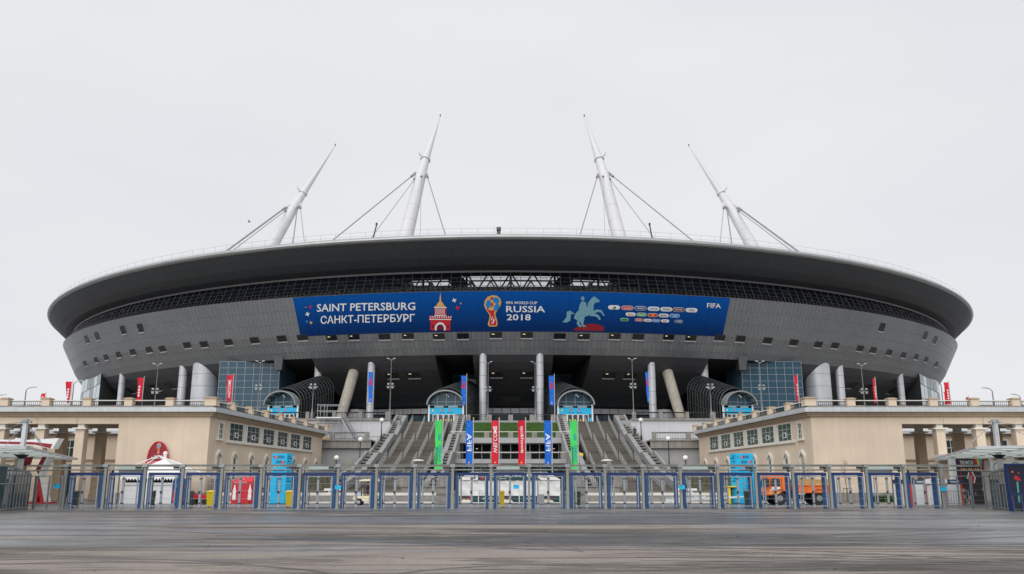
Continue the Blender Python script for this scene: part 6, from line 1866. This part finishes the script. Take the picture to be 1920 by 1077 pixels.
# poster wall and white pavilion on the truck side
Y = 69.0
t = thing('poster_wall', 'tall colourful poster wall with white edge and a red lozenge beside the glass kiosk', 'poster', (gpos(1818,Y), Y, 0))
def pw(px, py, l=1): p = at(px, py, Y); return (p.x, Y - .004*l, p.z)
x0, x1 = gpos(1799,Y), gpos(1846,Y)
k = MB(); k.box(x0,x1,Y,Y+.3,0,at(1800,860,Y).z); k.build('board', mat('poster_black', srgb(44,36,44), .5), t)
k = MB(); xl = gpos(1791,Y); k.box(xl,x0-.002,Y-.05,Y+.5,0,at(1800,856,Y).z+.1); k.build('white_edge', M_WHITEP, t)
def pp(pts, m, l, nm): k = MB(); k.add([pw(*p, l) for p in pts], [tuple(range(len(pts)))]); k.build(nm, m, t)
pp([(1800,861),(1802,861),(1805,945),(1803,945)], M_DRED, 1, 'printed_stripe')
k = MB(); A = pw(1801,871,2); B = pw(1825,864,2); lettering(k, 'THE MATCH!', lambda a, b: (A[0]+(B[0]-A[0])*a, A[1], A[2]+(B[2]-A[2])*b)); k.build('lettering', M_LETTER, t)
pp([(1826,861),(1831,861),(1834,873),(1830,872)], M_RED, 1, 'printed_figure'); pp([(1831,861),(1835,861),(1838,874),(1835,873)], M_GOLD, 1, 'printed_figure'); pp([(1835,861),(1839,861),(1841,874),(1838,874)], M_PGREEN, 1, 'printed_figure'); pp([(1839,861),(1841.5,861),(1842,872),(1841,872)], M_PBLUE, 1, 'printed_figure'); pp([(1842,861),(1846,861),(1846,884),(1841,880)], M_DRED, 1, 'printed_figure')
for i in range(9):
    x = 1803 + 4.3*i; pp([(x,879+(i%3)),(x+2.2,878),(x+2.6,883),(x+.5,884)], (M_GOLD, M_CREAM, M_ORANGE)[i%3], 2, 'printed_face')
pp([(1822,885),(1828,896),(1827,905),(1820,910),(1814,899),(1817,888)], M_RED, 2, 'red_lozenge')
k = MB(); L_ = [(1817,886),(1814,898),(1820,910),(1827,906),(1829,895),(1823,885)]
for p, q in zip(L_[:2]+[L_[1]], L_[1:3]+[L_[2]]): k.bar(pw(*p,5), pw(*q,5), .02, .07)
for p, q in ((L_[5],L_[4]),(L_[4],L_[3])): k.bar(pw(*p,5), pw(*q,5), .02, .07)
k.build('lozenge_outline', M_LETTER, t)
r5 = random.Random(8)
for i in range(16):
    x = r5.uniform(1806,1842); y = r5.uniform(908,942); pp([(x,y),(x+1.5,y-1),(x+2.4,y+5),(x+.8,y+6)], (M_WOOD, M_STONE, M_BEIGE)[i%3], 2, 'printed_scribble')
Y = 75.0
t = thing('white_pavilion', 'white flat roofed pavilion with round marks behind the truck side canopy', 'pavilion', (gpos(1880,Y), Y, 0))
x0 = gpos(1792,Y); x1 = gpos(1930,Y)+4
k = MB(); k.hexa([(x0,Y,3.55),(x1,Y,3.9),(x1,Y+3,3.9),(x0,Y+3,3.55),(x0,Y,4.0),(x1,Y,4.75),(x1,Y+3,4.75),(x0,Y+3,4.0)]); k.build('flat_roof', M_WHITEP, t)
xw = gpos(1868,Y); k = MB(); k.box(xw,x1,Y+.3,Y+2.5,0,3.5); k.build('pavilion_wall', M_WHITEP, t)
k = MB()
for i in range(3):
    cx = xw+.7+1.5*i; n = 16
    for j in range(n):
        a0, a1 = 2*math.pi*j/n, 2*math.pi*(j+1)/n; k.bar((cx+.42*math.cos(a0),Y+.28,2.9+.42*math.sin(a0)),(cx+.42*math.cos(a1),Y+.28,2.9+.42*math.sin(a1)),.02,.07)
k.build('round_mark', M_STONE, t)
# dark framed poster and blue barrier at the picture edge
Y = 51.8
t = thing('framed_poster', 'dark blue framed poster showing a red cap and teal banner beside the glass kiosk', 'poster', (gpos(1908,Y), Y, 0))
x0, x1 = gpos(1896,Y), gpos(1934,Y); zt = at(1908,873,Y).z
k = MB(); k.box(x0,x1,Y,Y+.2,.15,zt); k.build('board', mat('poster_night', srgb(14,22,48), .4), t)
k = MB(); k.box(x0-.06,x1,Y-.05,Y+.25,zt,zt+.1); k.box(x0-.08,x0,Y-.05,Y+.2,0,zt); k.build('poster_frame', M_NAVY, t)
def p2(pts, m, l, nm): 
    k = MB(); k.add([(at(a,b,Y).x, Y-.004*l, at(a,b,Y).z) for a, b in pts], [tuple(range(len(pts)))]); k.build(nm, m, t)
p2([(1902,893),(1906,892),(1911,895),(1914,899),(1916,901),(1911,902),(1903,899)], M_RED, 1, 'printed_cap')
p2([(1906.5,904),(1910,903),(1914,943),(1911,944)], mat('teal_print', srgb(70,160,160), .5), 1, 'printed_banner')
p2([(1897,884),(1900,883),(1901,886),(1898,887)], M_ORANGE, 1, 'printed_spark'); p2([(1909,887),(1911,886),(1912,889)], M_ORANGE, 1, 'printed_spark')
t = thing('blue_trestle', 'dark blue folding trestle barrier in front of the framed poster', 'barrier', (gpos(1905,50.9), 50.9, 0))
k = MB(); a, b = gpos(1895,50.9), gpos(1922,50.9)
for x in (a+.12, b-.2):
    for s in (-1, 1): k.bar((x,50.9,1.0),(x+.12*s,50.9+s*.28,0),.05,.05)
k.bar((a,50.9,1.0),(b,50.9,1.0),.08,.16); k.bar((a+.1,50.9,.5),(b-.1,50.9,.5),.05,.08); k.build('trestle_frame', mat('trestle_blue', srgb(20,34,74), .5), t)

# red and white angular sculpture on the cart side
Y = 70.0
t = thing('angular_sculpture', 'large red and white zigzag sculpture standing before the colonnade', 'sculpture', (gpos(75,Y), Y, 0))
def spz(px, py): p = at(px, py, Y); return (p.x, p.z)
def sl_(pts, m, nm, y0=0.0, y1=.9): k = MB(); k.prism([spz(*p) for p in pts], 'y', Y+y0, Y+y1); return k.build(nm, m, t)
sl_([(-30,824),(27,825),(31,821.5),(37,826),(111,822),(99,842),(60,836),(-30,836)], M_WHITEP, 'white_bar')
sl_([(-30,828),(60,829),(99,833),(95,841),(66,834),(-30,831.5)], M_DRED, 'red_inlay', -.03, -.004)
sl_([(80,857),(88,857),(76,880),(72,890),(68,880)], M_DRED, 'red_leg')
sl_([(88.5,857),(93,857),(80,880),(74,900),(72.5,890),(77,880)], M_WHITEP, 'white_leg_edge')
sl_([(44,857),(52,857),(49,866),(44,874)], M_DRED, 'red_leg')
sl_([(69,897),(74,893),(83,943),(76,943),(73,925),(69,943),(62,943)], M_RED, 'red_foot')
sl_([(74.5,893),(76,897),(86,943),(83.5,943)], M_WHITEP, 'white_foot_edge')
k = MB(); a = spz(52,946); b = spz(90,946); k.box(a[0],b[0],Y-.3,Y+1.2,0,.12); k.build('sculpture_base', M_RED, t)

# ---------------- people
def person(name, lab, joints, edges, radii, cat='person', hair=None, shade=M_CLOTH):
    t = bpy.data.meshes.new(name); t.from_pydata(joints, edges, [])
    o = bpy.data.objects.new(name, t); COL.objects.link(o); t.materials.append(shade)
    sk = o.modifiers.new('body', 'SKIN'); 
    for v, r in zip(t.skin_vertices[0].data, radii): v.radius = (r, r)
    t.skin_vertices[0].data[0].use_root = True
    ss = o.modifiers.new('smooth', 'SUBSURF'); ss.levels = 1; ss.render_levels = 1
    tag(o, lab, cat); WORLD_LOC[o.name] = (0, 0, 0)
    return o
def add_head(o, c, face):
    x, y, z = c; d = Vector(face).normalized()
    hd = MB(); hd.lathe([(.001,-.125),(.055,-.11),(.075,-.05),(.085,.02),(.075,.08),(.04,.115),(.001,.125)], c, 12); hd.tube((x,y,z-.2),(x,y,z-.08),.05,n=8)
    for s in (-1, 1):
        e = Vector(c) + Vector((-d.y,d.x,0))*s*.083; hd.box(e.x-.014,e.x+.014,e.y-.02,e.y+.02,e.z-.03,e.z+.03)
    nz = Vector(c) + d*.092; hd.tube(nz + Vector((0,0,.02)), nz + d*.014 + Vector((0,0,-.03)), .008, .015, 6)
    h = hd.build('head', M_SKIN, o, smooth=True)
    ey = MB()
    for s in (-1, 1): p = Vector(c) + d*.078 + Vector((-d.y,d.x,0))*s*.032 + Vector((0,0,.012)); ey.box(p.x-.01,p.x+.01,p.y-.01,p.y+.01,p.z-.006,p.z+.006)
    p = Vector(c) + d*.072 + Vector((0,0,-.065)); ey.box(p.x-.02,p.x+.02,p.y-.012,p.y+.012,p.z-.005,p.z+.005)
    ey.build('face_feature', M_HAIR, h)
    k = MB(); q = Vector(c) - d*.018 + Vector((0,0,.035)); k.lathe([(.088,-.03),(.094,.03),(.078,.085),(.03,.112),(.001,.115)], q, 12); k.build('hair', M_HAIR, h, smooth=True)
def add_hand(o, c, dirv):
    d = Vector(dirv).normalized(); side = d.cross(Vector((0,0,1))).normalized() if abs(d.z) < .9 else Vector((1,0,0))
    k = MB(); c = Vector(c); k.bar(c, c + d*.085, .08, .03)
    for i, L in enumerate((.062,.072,.066,.05)):
        b = c + d*.085 + side*(.03-.02*i); m_ = b + d*L*.55; k.tube(b, m_, .009, .008, 5); k.tube(m_, m_ + d*L*.3 + Vector((0,0,-L*.4)), .008, .006, 5)
    b = c + d*.025 + side*.04; k.tube(b, b + d*.03 + side*.03, .011, .009, 5); k.tube(b + d*.03 + side*.03, b + d*.065 + side*.035, .009, .007, 5)
    k.build('hand', M_SKIN, o)

# golf cart with its driver, seen side on, driving towards the truck side
Y = 66.0; x0 = gpos(664,Y)
def cx(u): return x0 + u
t = thing('golf_cart', 'cream golf cart with a sunshade roof in front of the cart side stairs', 'golf cart', (cx(1.15), Y, 0))
k = MB(); k.prism([(cx(.0),.42),(cx(.06),.62),(cx(.55),.68),(cx(.9),.60),(cx(1.2),.56),(cx(1.2),.3),(cx(.95),.26),(cx(.75),.28),(cx(.62),.48),(cx(.32),.5),(cx(.2),.36)], 'y', Y-.55, Y+.55)
k.prism([(cx(1.85),.3),(cx(2.15),.36),(cx(2.3),.5),(cx(2.2),.75),(cx(2.0),.95),(cx(1.92),.9),(cx(1.95),.45),(cx(1.85),.38)], 'y', Y-.5, Y+.5); k.box(cx(1.15),cx(1.9),Y-.52,Y+.52,.28,.36); k.build('body', M_CREAM, t)
k = MB(); k.box(cx(.78),cx(1.28),Y-.5,Y+.5,.68,.80); k.hexa([(cx(.70),Y-.5,.8),(cx(.82),Y-.5,.8),(cx(.82),Y+.5,.8),(cx(.70),Y+.5,.8),(cx(.62),Y-.5,1.25),(cx(.72),Y-.5,1.25),(cx(.72),Y+.5,1.25),(cx(.62),Y+.5,1.25)]); k.build('seat', mat('seat_tan', (0.30,0.22,0.14), .7), t)
k = MB(); k.box(cx(.78),cx(1.24),Y-.48,Y+.48,.565,.68); k.build('seat_box', M_CREAM, t)
k = MB(); k.prism([(cx(.46),1.74),(cx(2.0),1.74),(cx(2.05),1.78),(cx(1.8),1.86),(cx(1.2),1.9),(cx(.7),1.87),(cx(.44),1.8)], 'y', Y-.62, Y+.62); k.build('sunshade_roof', M_CREAM, t)
k = MB()
for y in (Y-.52, Y+.52): k.tube((cx(.62),y,.65),(cx(.64),y,1.75),.025,n=6); k.tube((cx(2.05),y,.85),(cx(1.85),y,1.75),.025,n=6)
k.build('roof_strut', M_BLACK, t)
for x in (.46, 1.98):
    for s in (-1, 1):
        k = MB(); k.tube((cx(x),Y+s*.5-.09,.22),(cx(x),Y+s*.5+.09,.22),.22,n=16); w_ = k.build('wheel', M_TYRE, t)
        k = MB(); k.tube((cx(x),Y+s*.6-.006,.22),(cx(x),Y+s*.6+.006,.22),.11,n=12); k.build('rim', M_SILVER, w_)
k = MB(); n = 14; ct = Vector((cx(1.72),Y-.22,1.10))
for i in range(n):
    a0, a1 = 2*math.pi*i/n, 2*math.pi*(i+1)/n; f_ = lambda a: ct + Vector((.09*math.sin(a), .17*math.cos(a), .15*math.sin(a))); k.tube(f_(a0), f_(a1), .014, n=5)
k.tube(ct, ct + Vector((.2,0,-.25)), .02, n=6); k.build('steering_wheel', M_BLACK, t)
k = MB(); k.tube((cx(2.22),Y-.32,.62),(cx(2.27),Y-.32,.62),.07,n=10); k.tube((cx(2.22),Y+.32,.62),(cx(2.27),Y+.32,.62),.07,n=10); k.build('headlight', M_GLOBE, t)
k = MB(); k.box(cx(.35),cx(.58),Y-.28,Y+.1,.685,.95); o = k.build('blue_box', mat('pale_blue_box', (0.35,0.50,0.72), .6)); tag(o, 'pale blue box carried on the back of the golf cart', 'box')
px_, py_ = cx(1.02), Y-.22
J = [(px_,py_,.90),(px_+.01,py_,1.08),(px_+.03,py_,1.27),(px_+.04,py_,1.40),(px_+.05,py_,1.47),
     (px_+.03,py_-.17,1.36),(px_+.16,py_-.22,1.14),(px_+.42,py_-.16,1.13),(px_+.58,py_-.08,1.18),
     (px_+.03,py_+.17,1.36),(px_+.16,py_+.22,1.14),(px_+.42,py_+.16,1.13),(px_+.58,py_+.08,1.18),
     (px_+.02,py_-.10,.87),(px_+.42,py_-.12,.86),(px_+.52,py_-.12,.46),(px_+.50,py_-.12,.40),(px_+.68,py_-.12,.39),
     (px_+.02,py_+.10,.87),(px_+.42,py_+.12,.86),(px_+.52,py_+.12,.46),(px_+.50,py_+.12,.40),(px_+.68,py_+.12,.39)]
E_ = [(0,1),(1,2),(2,3),(3,4),(3,5),(5,6),(6,7),(7,8),(3,9),(9,10),(10,11),(11,12),(0,13),(13,14),(14,15),(15,16),(16,17),(0,18),(18,19),(19,20),(20,21),(21,22)]
R_j = [.14,.135,.15,.09,.06,.075,.055,.045,.035,.075,.055,.045,.035,.10,.075,.055,.05,.04,.10,.075,.055,.05,.04]
o = person('person', 'person in dark clothing sitting at the wheel of the cream golf cart', J, E_, R_j)
add_head(o, (px_+.06,py_,1.60), (1,0,0)); add_hand(o, (px_+.58,py_-.08,1.18), (1,.1,-.2)); add_hand(o, (px_+.58,py_+.08,1.18), (1,-.1,-.2))
# person climbing the narrow steps on the truck side
q = at(1178.5, 812, 125.5); bx, by, bz = 17.85, 124.2, stair_z(124.2) + .55
J = [(bx,by,bz+.92),(bx,by+.02,bz+1.10),(bx,by+.05,bz+1.30),(bx,by+.06,bz+1.44),(bx,by+.07,bz+1.51),
     (bx-.18,by+.05,bz+1.39),(bx-.24,by+.02,bz+1.12),(bx-.22,by+.16,bz+.88),(bx+.18,by+.05,bz+1.39),(bx+.24,by+.04,bz+1.12),(bx+.22,by-.10,bz+.88),
     (bx-.10,by,bz+.88),(bx-.11,by+.18,bz+.52),(bx-.11,by+.10,bz+.22),(bx-.11,by+.26,bz+.19),(bx+.10,by,bz+.88),(bx+.11,by+.02,bz+.46),(bx+.11,by-.14,bz+.05),(bx+.11,by+.02,bz+.03)]
E_ = [(0,1),(1,2),(2,3),(3,4),(3,5),(5,6),(6,7),(3,8),(8,9),(9,10),(0,11),(11,12),(12,13),(13,14),(0,15),(15,16),(16,17),(17,18)]
o = person('person', 'person in dark clothes walking up the narrow steps beside the truck side stairs', J, E_, [.14,.135,.15,.09,.06,.075,.055,.04,.075,.055,.04,.10,.075,.05,.04,.10,.075,.05,.04])
add_head(o, (bx,by+.08,bz+1.64), (0,1,0)); add_hand(o, (bx-.22,by+.16,bz+.88), (0,.3,-1)); add_hand(o, (bx+.22,by-.10,bz+.88), (0,-.2,-1))

# ---------------- orange truck with crates
Y = 66.5; x0 = gpos(1427,Y); xe_ = gpos(1549,Y); sc_ = (xe_-x0)/5.1
tx = lambda u: x0 + u*sc_
t = thing('truck', 'orange all terrain truck with black exhaust stack parked before the beige hall', 'truck', (tx(2.5), Y, 0))
W = 1.05
k = MB(); k.prism([(tx(.12),.72),(tx(.05),1.02),(tx(.22),1.25),(tx(.42),1.95),(tx(.55),2.16),(tx(1.5),2.16),(tx(1.72),2.05),(tx(1.78),1.0),(tx(1.35),1.0),(tx(1.2),.86),(tx(.8),.72)], 'y', Y-W, Y+W); cab = k.build('cab', M_ORANGE, t)
k = MB(); k.prism([(tx(.60),1.92),(tx(1.22),1.92),(tx(1.26),1.36),(tx(.52),1.36)], 'y', Y-W-.012, Y-W-.002); k.build('side_window', G_WIN, cab)
k = MB(); k.hexa([(tx(.215),Y-.9,1.3),(tx(.215),Y+.9,1.3),(tx(.20),Y+.9,1.3),(tx(.20),Y-.9,1.3),(tx(.405),Y-.9,1.92),(tx(.405),Y+.9,1.92),(tx(.39),Y+.9,1.92),(tx(.39),Y-.9,1.92)]); k.build('windscreen', G_WIN, cab)
k = MB(); k.box(tx(.56),tx(1.2),Y-W-.02,Y-W-.002,1.12,1.32); k.build('door_plate', M_WHITEP, cab)
k = MB(); k.box(tx(.40),tx(.56),Y-W-.02,Y-W-.002,1.04,1.12); k.build('door_plate', M_WHITEP, cab)
k = MB(); k.box(tx(.30),tx(1.1),Y-W-.02,Y-W-.002,.80,.95); k.build('reflective_strip', M_GOLD, cab)
k = MB(); k.prism([(tx(.50),2.0),(tx(.47),1.36),(tx(.50),1.36),(tx(.55),2.0)], 'y', Y-W-.02, Y-W-.002); k.prism([(tx(1.32),2.0),(tx(1.36),1.05),(tx(1.39),1.05),(tx(1.36),2.0)], 'y', Y-W-.02, Y-W-.002); k.build('door_seam', M_STEELD, cab)
k = MB(); k.box(tx(.02),tx(.3),Y-W-.32,Y-W-.06,1.32,1.92); k.path([(tx(.3),Y-W-.02,2.0),(tx(.08),Y-W-.2,1.98),(tx(.08),Y-W-.2,1.9)], .025, 5); k.build('mirror', M_STEELD, t)
k = MB(); k.box(tx(.04),tx(.3),Y-W,Y+W,.36,.70); k.box(tx(.0),tx(.12),Y-W*.95,Y+W*.95,.42,.62); k.build('bumper', M_BLACK, t)
for s in (-1, 1): k = MB(); k.tube((tx(-.02),Y+s*.75,.54),(tx(.03),Y+s*.75,.54),.11,n=10); k.build('headlight', M_GLOBE, t)
k = MB(); k.tube((tx(1.98),Y-.7,.85),(tx(1.98),Y-.7,2.0),.15,n=12); k.tube((tx(1.98),Y-.7,2.0),(tx(2.02),Y-.7,2.3),.06,n=8); k.build('exhaust_stack', M_STEELD, t)
k = MB(); k.box(tx(1.8),tx(2.25),Y-.9,Y+.9,.5,1.1); k.box(tx(.6),tx(4.9),Y-.4,Y+.4,.55,.75); k.box(tx(2.4),tx(3.0),Y-.95,Y-.5,.42,.72); k.build('chassis', M_BLACK, t)
k = MB(); k.box(tx(2.35),tx(5.0),Y-W,Y+W,.86,.94); k.box(tx(2.35),tx(5.0),Y-W,Y-W+.06,.94,1.44); k.box(tx(2.35),tx(5.0),Y+W-.06,Y+W,.94,1.44); k.box(tx(2.35),tx(2.41),Y-W+.06,Y+W-.06,.94,1.44); k.box(tx(4.94),tx(5.0),Y-W+.06,Y+W-.06,.94,1.44); k.build('load_bed', M_ORANGE, t)
k = MB()
for z in (.88, 1.38): k.box(tx(2.33),tx(5.02),Y-W-.05,Y-W-.002,z,z+.08)
for u in (2.4,3.2,4.0,4.9): k.box(tx(u),tx(u)+.06,Y-W-.04,Y-W-.002,.97,1.37)
k.build('bed_rib', mat('orange_dull', srgb(206,104,44), .5), t)
for u in (1.18, 4.22):
    for s in (-1, 1):
        k = MB(); k.tube((tx(u),Y+s*.86-.16,.49),(tx(u),Y+s*.86+.16,.49),.49,n=22); wh = k.build('wheel', M_TYRE, t)
        k = MB(); k.tube((tx(u),Y+s*1.03-.008,.49),(tx(u),Y+s*1.03+.008,.49),.22,n=14); k.tube((tx(u),Y+s*1.05-.02,.49),(tx(u),Y+s*1.05+.02,.49),.09,n=8); k.build('rim', M_STEEL, wh)
    k = MB(); pr = [(.62*math.cos(a), .62*math.sin(a)) for a in [math.pi*i/8 for i in range(9)]]
    for (a,b),(c,d) in zip(pr, pr[1:]): k.hexa([(tx(u)+a,Y-W-.04,.49+b),(tx(u)+c,Y-W-.04,.49+d),(tx(u)+c,Y-W+.4,.49+d),(tx(u)+a,Y-W+.4,.49+b),(tx(u)+a*1.06,Y-W-.04,.49+b*1.06),(tx(u)+c*1.06,Y-W-.04,.49+d*1.06),(tx(u)+c*1.06,Y-W+.4,.49+d*1.06),(tx(u)+a*1.06,Y-W+.4,.49+b*1.06)])
    k.build('mudguard', M_BLACK, t)
cm2 = MB(); cw_ = .50; cm2.box(-cw_/2+.02,cw_/2-.02,-.5,.5,0,.33)
cme2 = cm2.mesh('wooden_crate', M_WOOD)
sl2 = MB()
for z in (.03,.14,.25): sl2.box(-cw_/2+.01,cw_/2-.01,-.52,-.502,z,z+.075)
for x in (-cw_/2+.05, cw_/2-.05): sl2.box(x-.03,x+.03,-.535,-.522,.0,.33)
sme2 = sl2.mesh('crate_slat', M_WOOD)
ci = 0
for lev in range(2):
    for i in range(5):
        o = bpy.data.objects.new('wooden_crate', cme2); COL.objects.link(o); o.location = (tx(2.72)+.51*sc_*i, Y-.48, 1.20+.345*lev); WORLD_LOC[o.name] = tuple(o.location)
        tag(o, '%s row wooden crate on the truck bed, %s' % ('upper' if lev else 'lower', ('next to the cab','second from the cab','in the middle','second from the tailboard','at the tailboard')[i]), 'crate', 'crates loaded on the truck')
        part(sme2, 'crate_slat', o)
k = MB(); k.box(tx(2.45),tx(4.9),Y-.95,Y+.95,.94,1.195); o = k.build('pallet_stack', M_WOOD); tag(o, 'stack of pallets under the crates in the truck bed', 'pallets')

# water spray by the truck side stairs
rw_ = random.Random(21); k = MB()
for i in range(5200):
    u = rw_.random() ** .75; px = 1398 - 150*u; Ys = 66.5 + 3*u + rw_.gauss(0, .5)
    zc = .95*(1-u)**1.0*.55 + .05; sp_ = .06 + .42*u
    x = gpos(px, Ys); z = max(.02, zc + abs(rw_.gauss(0, .35))*sp_ + (.0 if u < .5 else abs(rw_.gauss(0,.2))*(1-u)))
    s = .012 + .012*rw_.random()
    k.add([(x-s,Ys,z),(x+s,Ys,z),(x,Ys,z+1.8*s),(x,Ys+s,z+.5*s)], [(0,1,2),(0,1,3),(1,2,3),(0,2,3)])
M_WATER = mat('water_drops', (0.75,0.78,0.80), 0.15)
o = k.build('water_spray', M_WATER); o['kind'] = 'stuff'; tag(o, 'white jet of water spraying low across the paving near the truck', 'water spray')

# ---------------- saplings
def sapling(lab, px, Y, h, seed):
    r = random.Random(seed); x = gpos(px, Y)
    t = thing('sapling', lab, 'tree', (x, Y, 0), 'young staked trees')
    k = MB(); pts = [(x,Y,0),(x+.03,Y,h*.35),(x-.02,Y+.02,h*.7),(x+.04,Y,h)]
    for i in range(3): k.tube(pts[i], pts[i+1], .045-.012*i, .033-.012*i, 6)
    tips = []
    for i in range(9):
        z = h*(.42+.06*i); a = r.uniform(0,6.28); L = r.uniform(.15,.42)*(1.2-.07*i); e = (x+L*math.cos(a),Y+L*math.sin(a),z+L*.9); k.tube((x,Y,z),e,.012,.006,4); tips.append(e)
    k.build('trunk', M_BARK, t)
    k = MB()
    for e in tips + pts[2:]:
        for i in range(26):
            c = Vector(e) + Vector((r.gauss(0,.13),r.gauss(0,.13),r.gauss(0,.17))); s = r.uniform(.03,.06); d = Vector((r.gauss(0,1),r.gauss(0,1),r.gauss(0,1))).normalized(); w = d.orthogonal().normalized()
            k.poly(c-d*s, c+w*s*.5, c+d*s, c-w*s*.5)
    k.build('crown', M_LEAF, t)
    for a in (-.35, .0, .35): k = MB(); k.box(x+a-.02,x+a+.02,Y-.3,Y-.26,0,1.15); k.build('stake', M_BARK, t)
    k = MB(); k.box(x-.37,x+.37,Y-.32,Y-.30,1.1,1.16); k.build('stake_rail', M_BARK, t)
sapling('young staked tree with thin crown before the blank truck side wall', 1588, 75.5, 3.4, 2)
sapling('young tree with leafy top rising behind the orange truck', 1513, 74.0, 3.5, 5)
k = MB(); r6 = random.Random(3)
for i in range(900):
    x = gpos(r6.uniform(1632,1692), 75.5); z = 0; h_ = r6.uniform(.25,.62); a = r6.uniform(0,6.28)
    k.poly((x-.04*math.cos(a),75.5+r6.uniform(-.3,.3),.0),(x+.04*math.cos(a),75.5+r6.uniform(-.3,.3),.0),(x+r6.uniform(-.12,.12),75.5+r6.uniform(-.3,.3),h_))
o = k.build('low_hedge', M_GRASS); o['kind'] = 'stuff'; tag(o, 'low dark hedge along the foot of the blank truck side wall', 'hedge')
k = MB(); r6 = random.Random(13)
for i in range(2600):
    s_ = -1 if i % 2 else 1
    x = s_*r6.uniform(18.9, 24.6); y = r6.uniform(88, 99); z = .58 + (y-88)*.17; h_ = r6.uniform(.15,.4); a = r6.uniform(0,6.28)
    k.poly((x-.05*math.cos(a),y,z),(x+.05*math.cos(a),y,z),(x+r6.uniform(-.12,.12),y+r6.uniform(-.1,.1),z+h_))
o = k.build('bank_weeds', mat('dry_weeds', (0.085, 0.085, 0.04), .9, 0, .3, 1.0)); o['kind'] = 'stuff'; tag(o, 'sparse weeds growing on the soil banks beside the stairs', 'weeds')
for s_ in (-1, 1):
    q = sorted((s_*18.7, s_*24.7)); k = MB(); k.hexa([(q[0],86,.0),(q[1],86,.0),(q[1],110,.0),(q[0],110,.0),(q[0],88,.6),(q[1],88,.6),(q[1],100,2.6),(q[0],100,2.6)])
    o = k.build('soil_bank', mat('bank_earth', (0.10,0.095,0.07), .95, 0, .3, 1.2)); o['kind'] = 'structure'
    for dx, w in ((0, .9), (1.7, .7)):
        k = MB(); xq = gpos(957.5 + s_*(340 - 14*dx), 80); k.box(xq-w/2,xq+w/2,79.8,80.2,.9,1.1); k.box(xq-.1,xq+.1,79.9,80.1,.58,.9)
        o = k.build('white_bench', M_WHITEP); tag(o, 'short white stone bench beside the stair foot, %s %s' % ('cart side' if s_ < 0 else 'truck side', 'nearer the hall' if dx == 0 else 'nearer the stairs'), 'bench', 'white benches by the stair foot')

# bird in the sky
b = at(467, 417, 150.0)
t = thing('bird', 'dark bird flying in the sky above the stadium roof', 'bird', tuple(b))
k = MB(); k.tube(b + Vector((-.28,0,0)), b + Vector((0,0,.02)), .03, .09, 8); k.tube(b + Vector((0,0,.02)), b + Vector((.26,0,.03)), .09, .05, 8); k.tube(b + Vector((.26,0,.03)), b + Vector((.36,0,.02)), .03, .005, 6); k.build('body', M_BLACK, t)
for s in (-1, 1):
    k = MB(); a0 = b + Vector((.1,0,.05)); k.add([a0 + Vector((.08,0,0)), a0 + Vector((.02,s*.3,.22)), a0 + Vector((-.10,s*.62,.12)), a0 + Vector((-.16,s*.3,.16)), a0 + Vector((-.14,0,0))], [(0,1,3,4),(1,2,3)]); k.build('wing', M_BLACK, t)
k = MB(); k.box(*(lambda p: (p.x-.15,p.x+.3,p.y-.03,p.y+.03,p.z-.2,p.z+.2))(at(1089,853,110))); o = k.build('yellow_sign', M_YELLOW); tag(o, 'small yellow sign fixed at the stair cheek behind the green flag', 'sign')
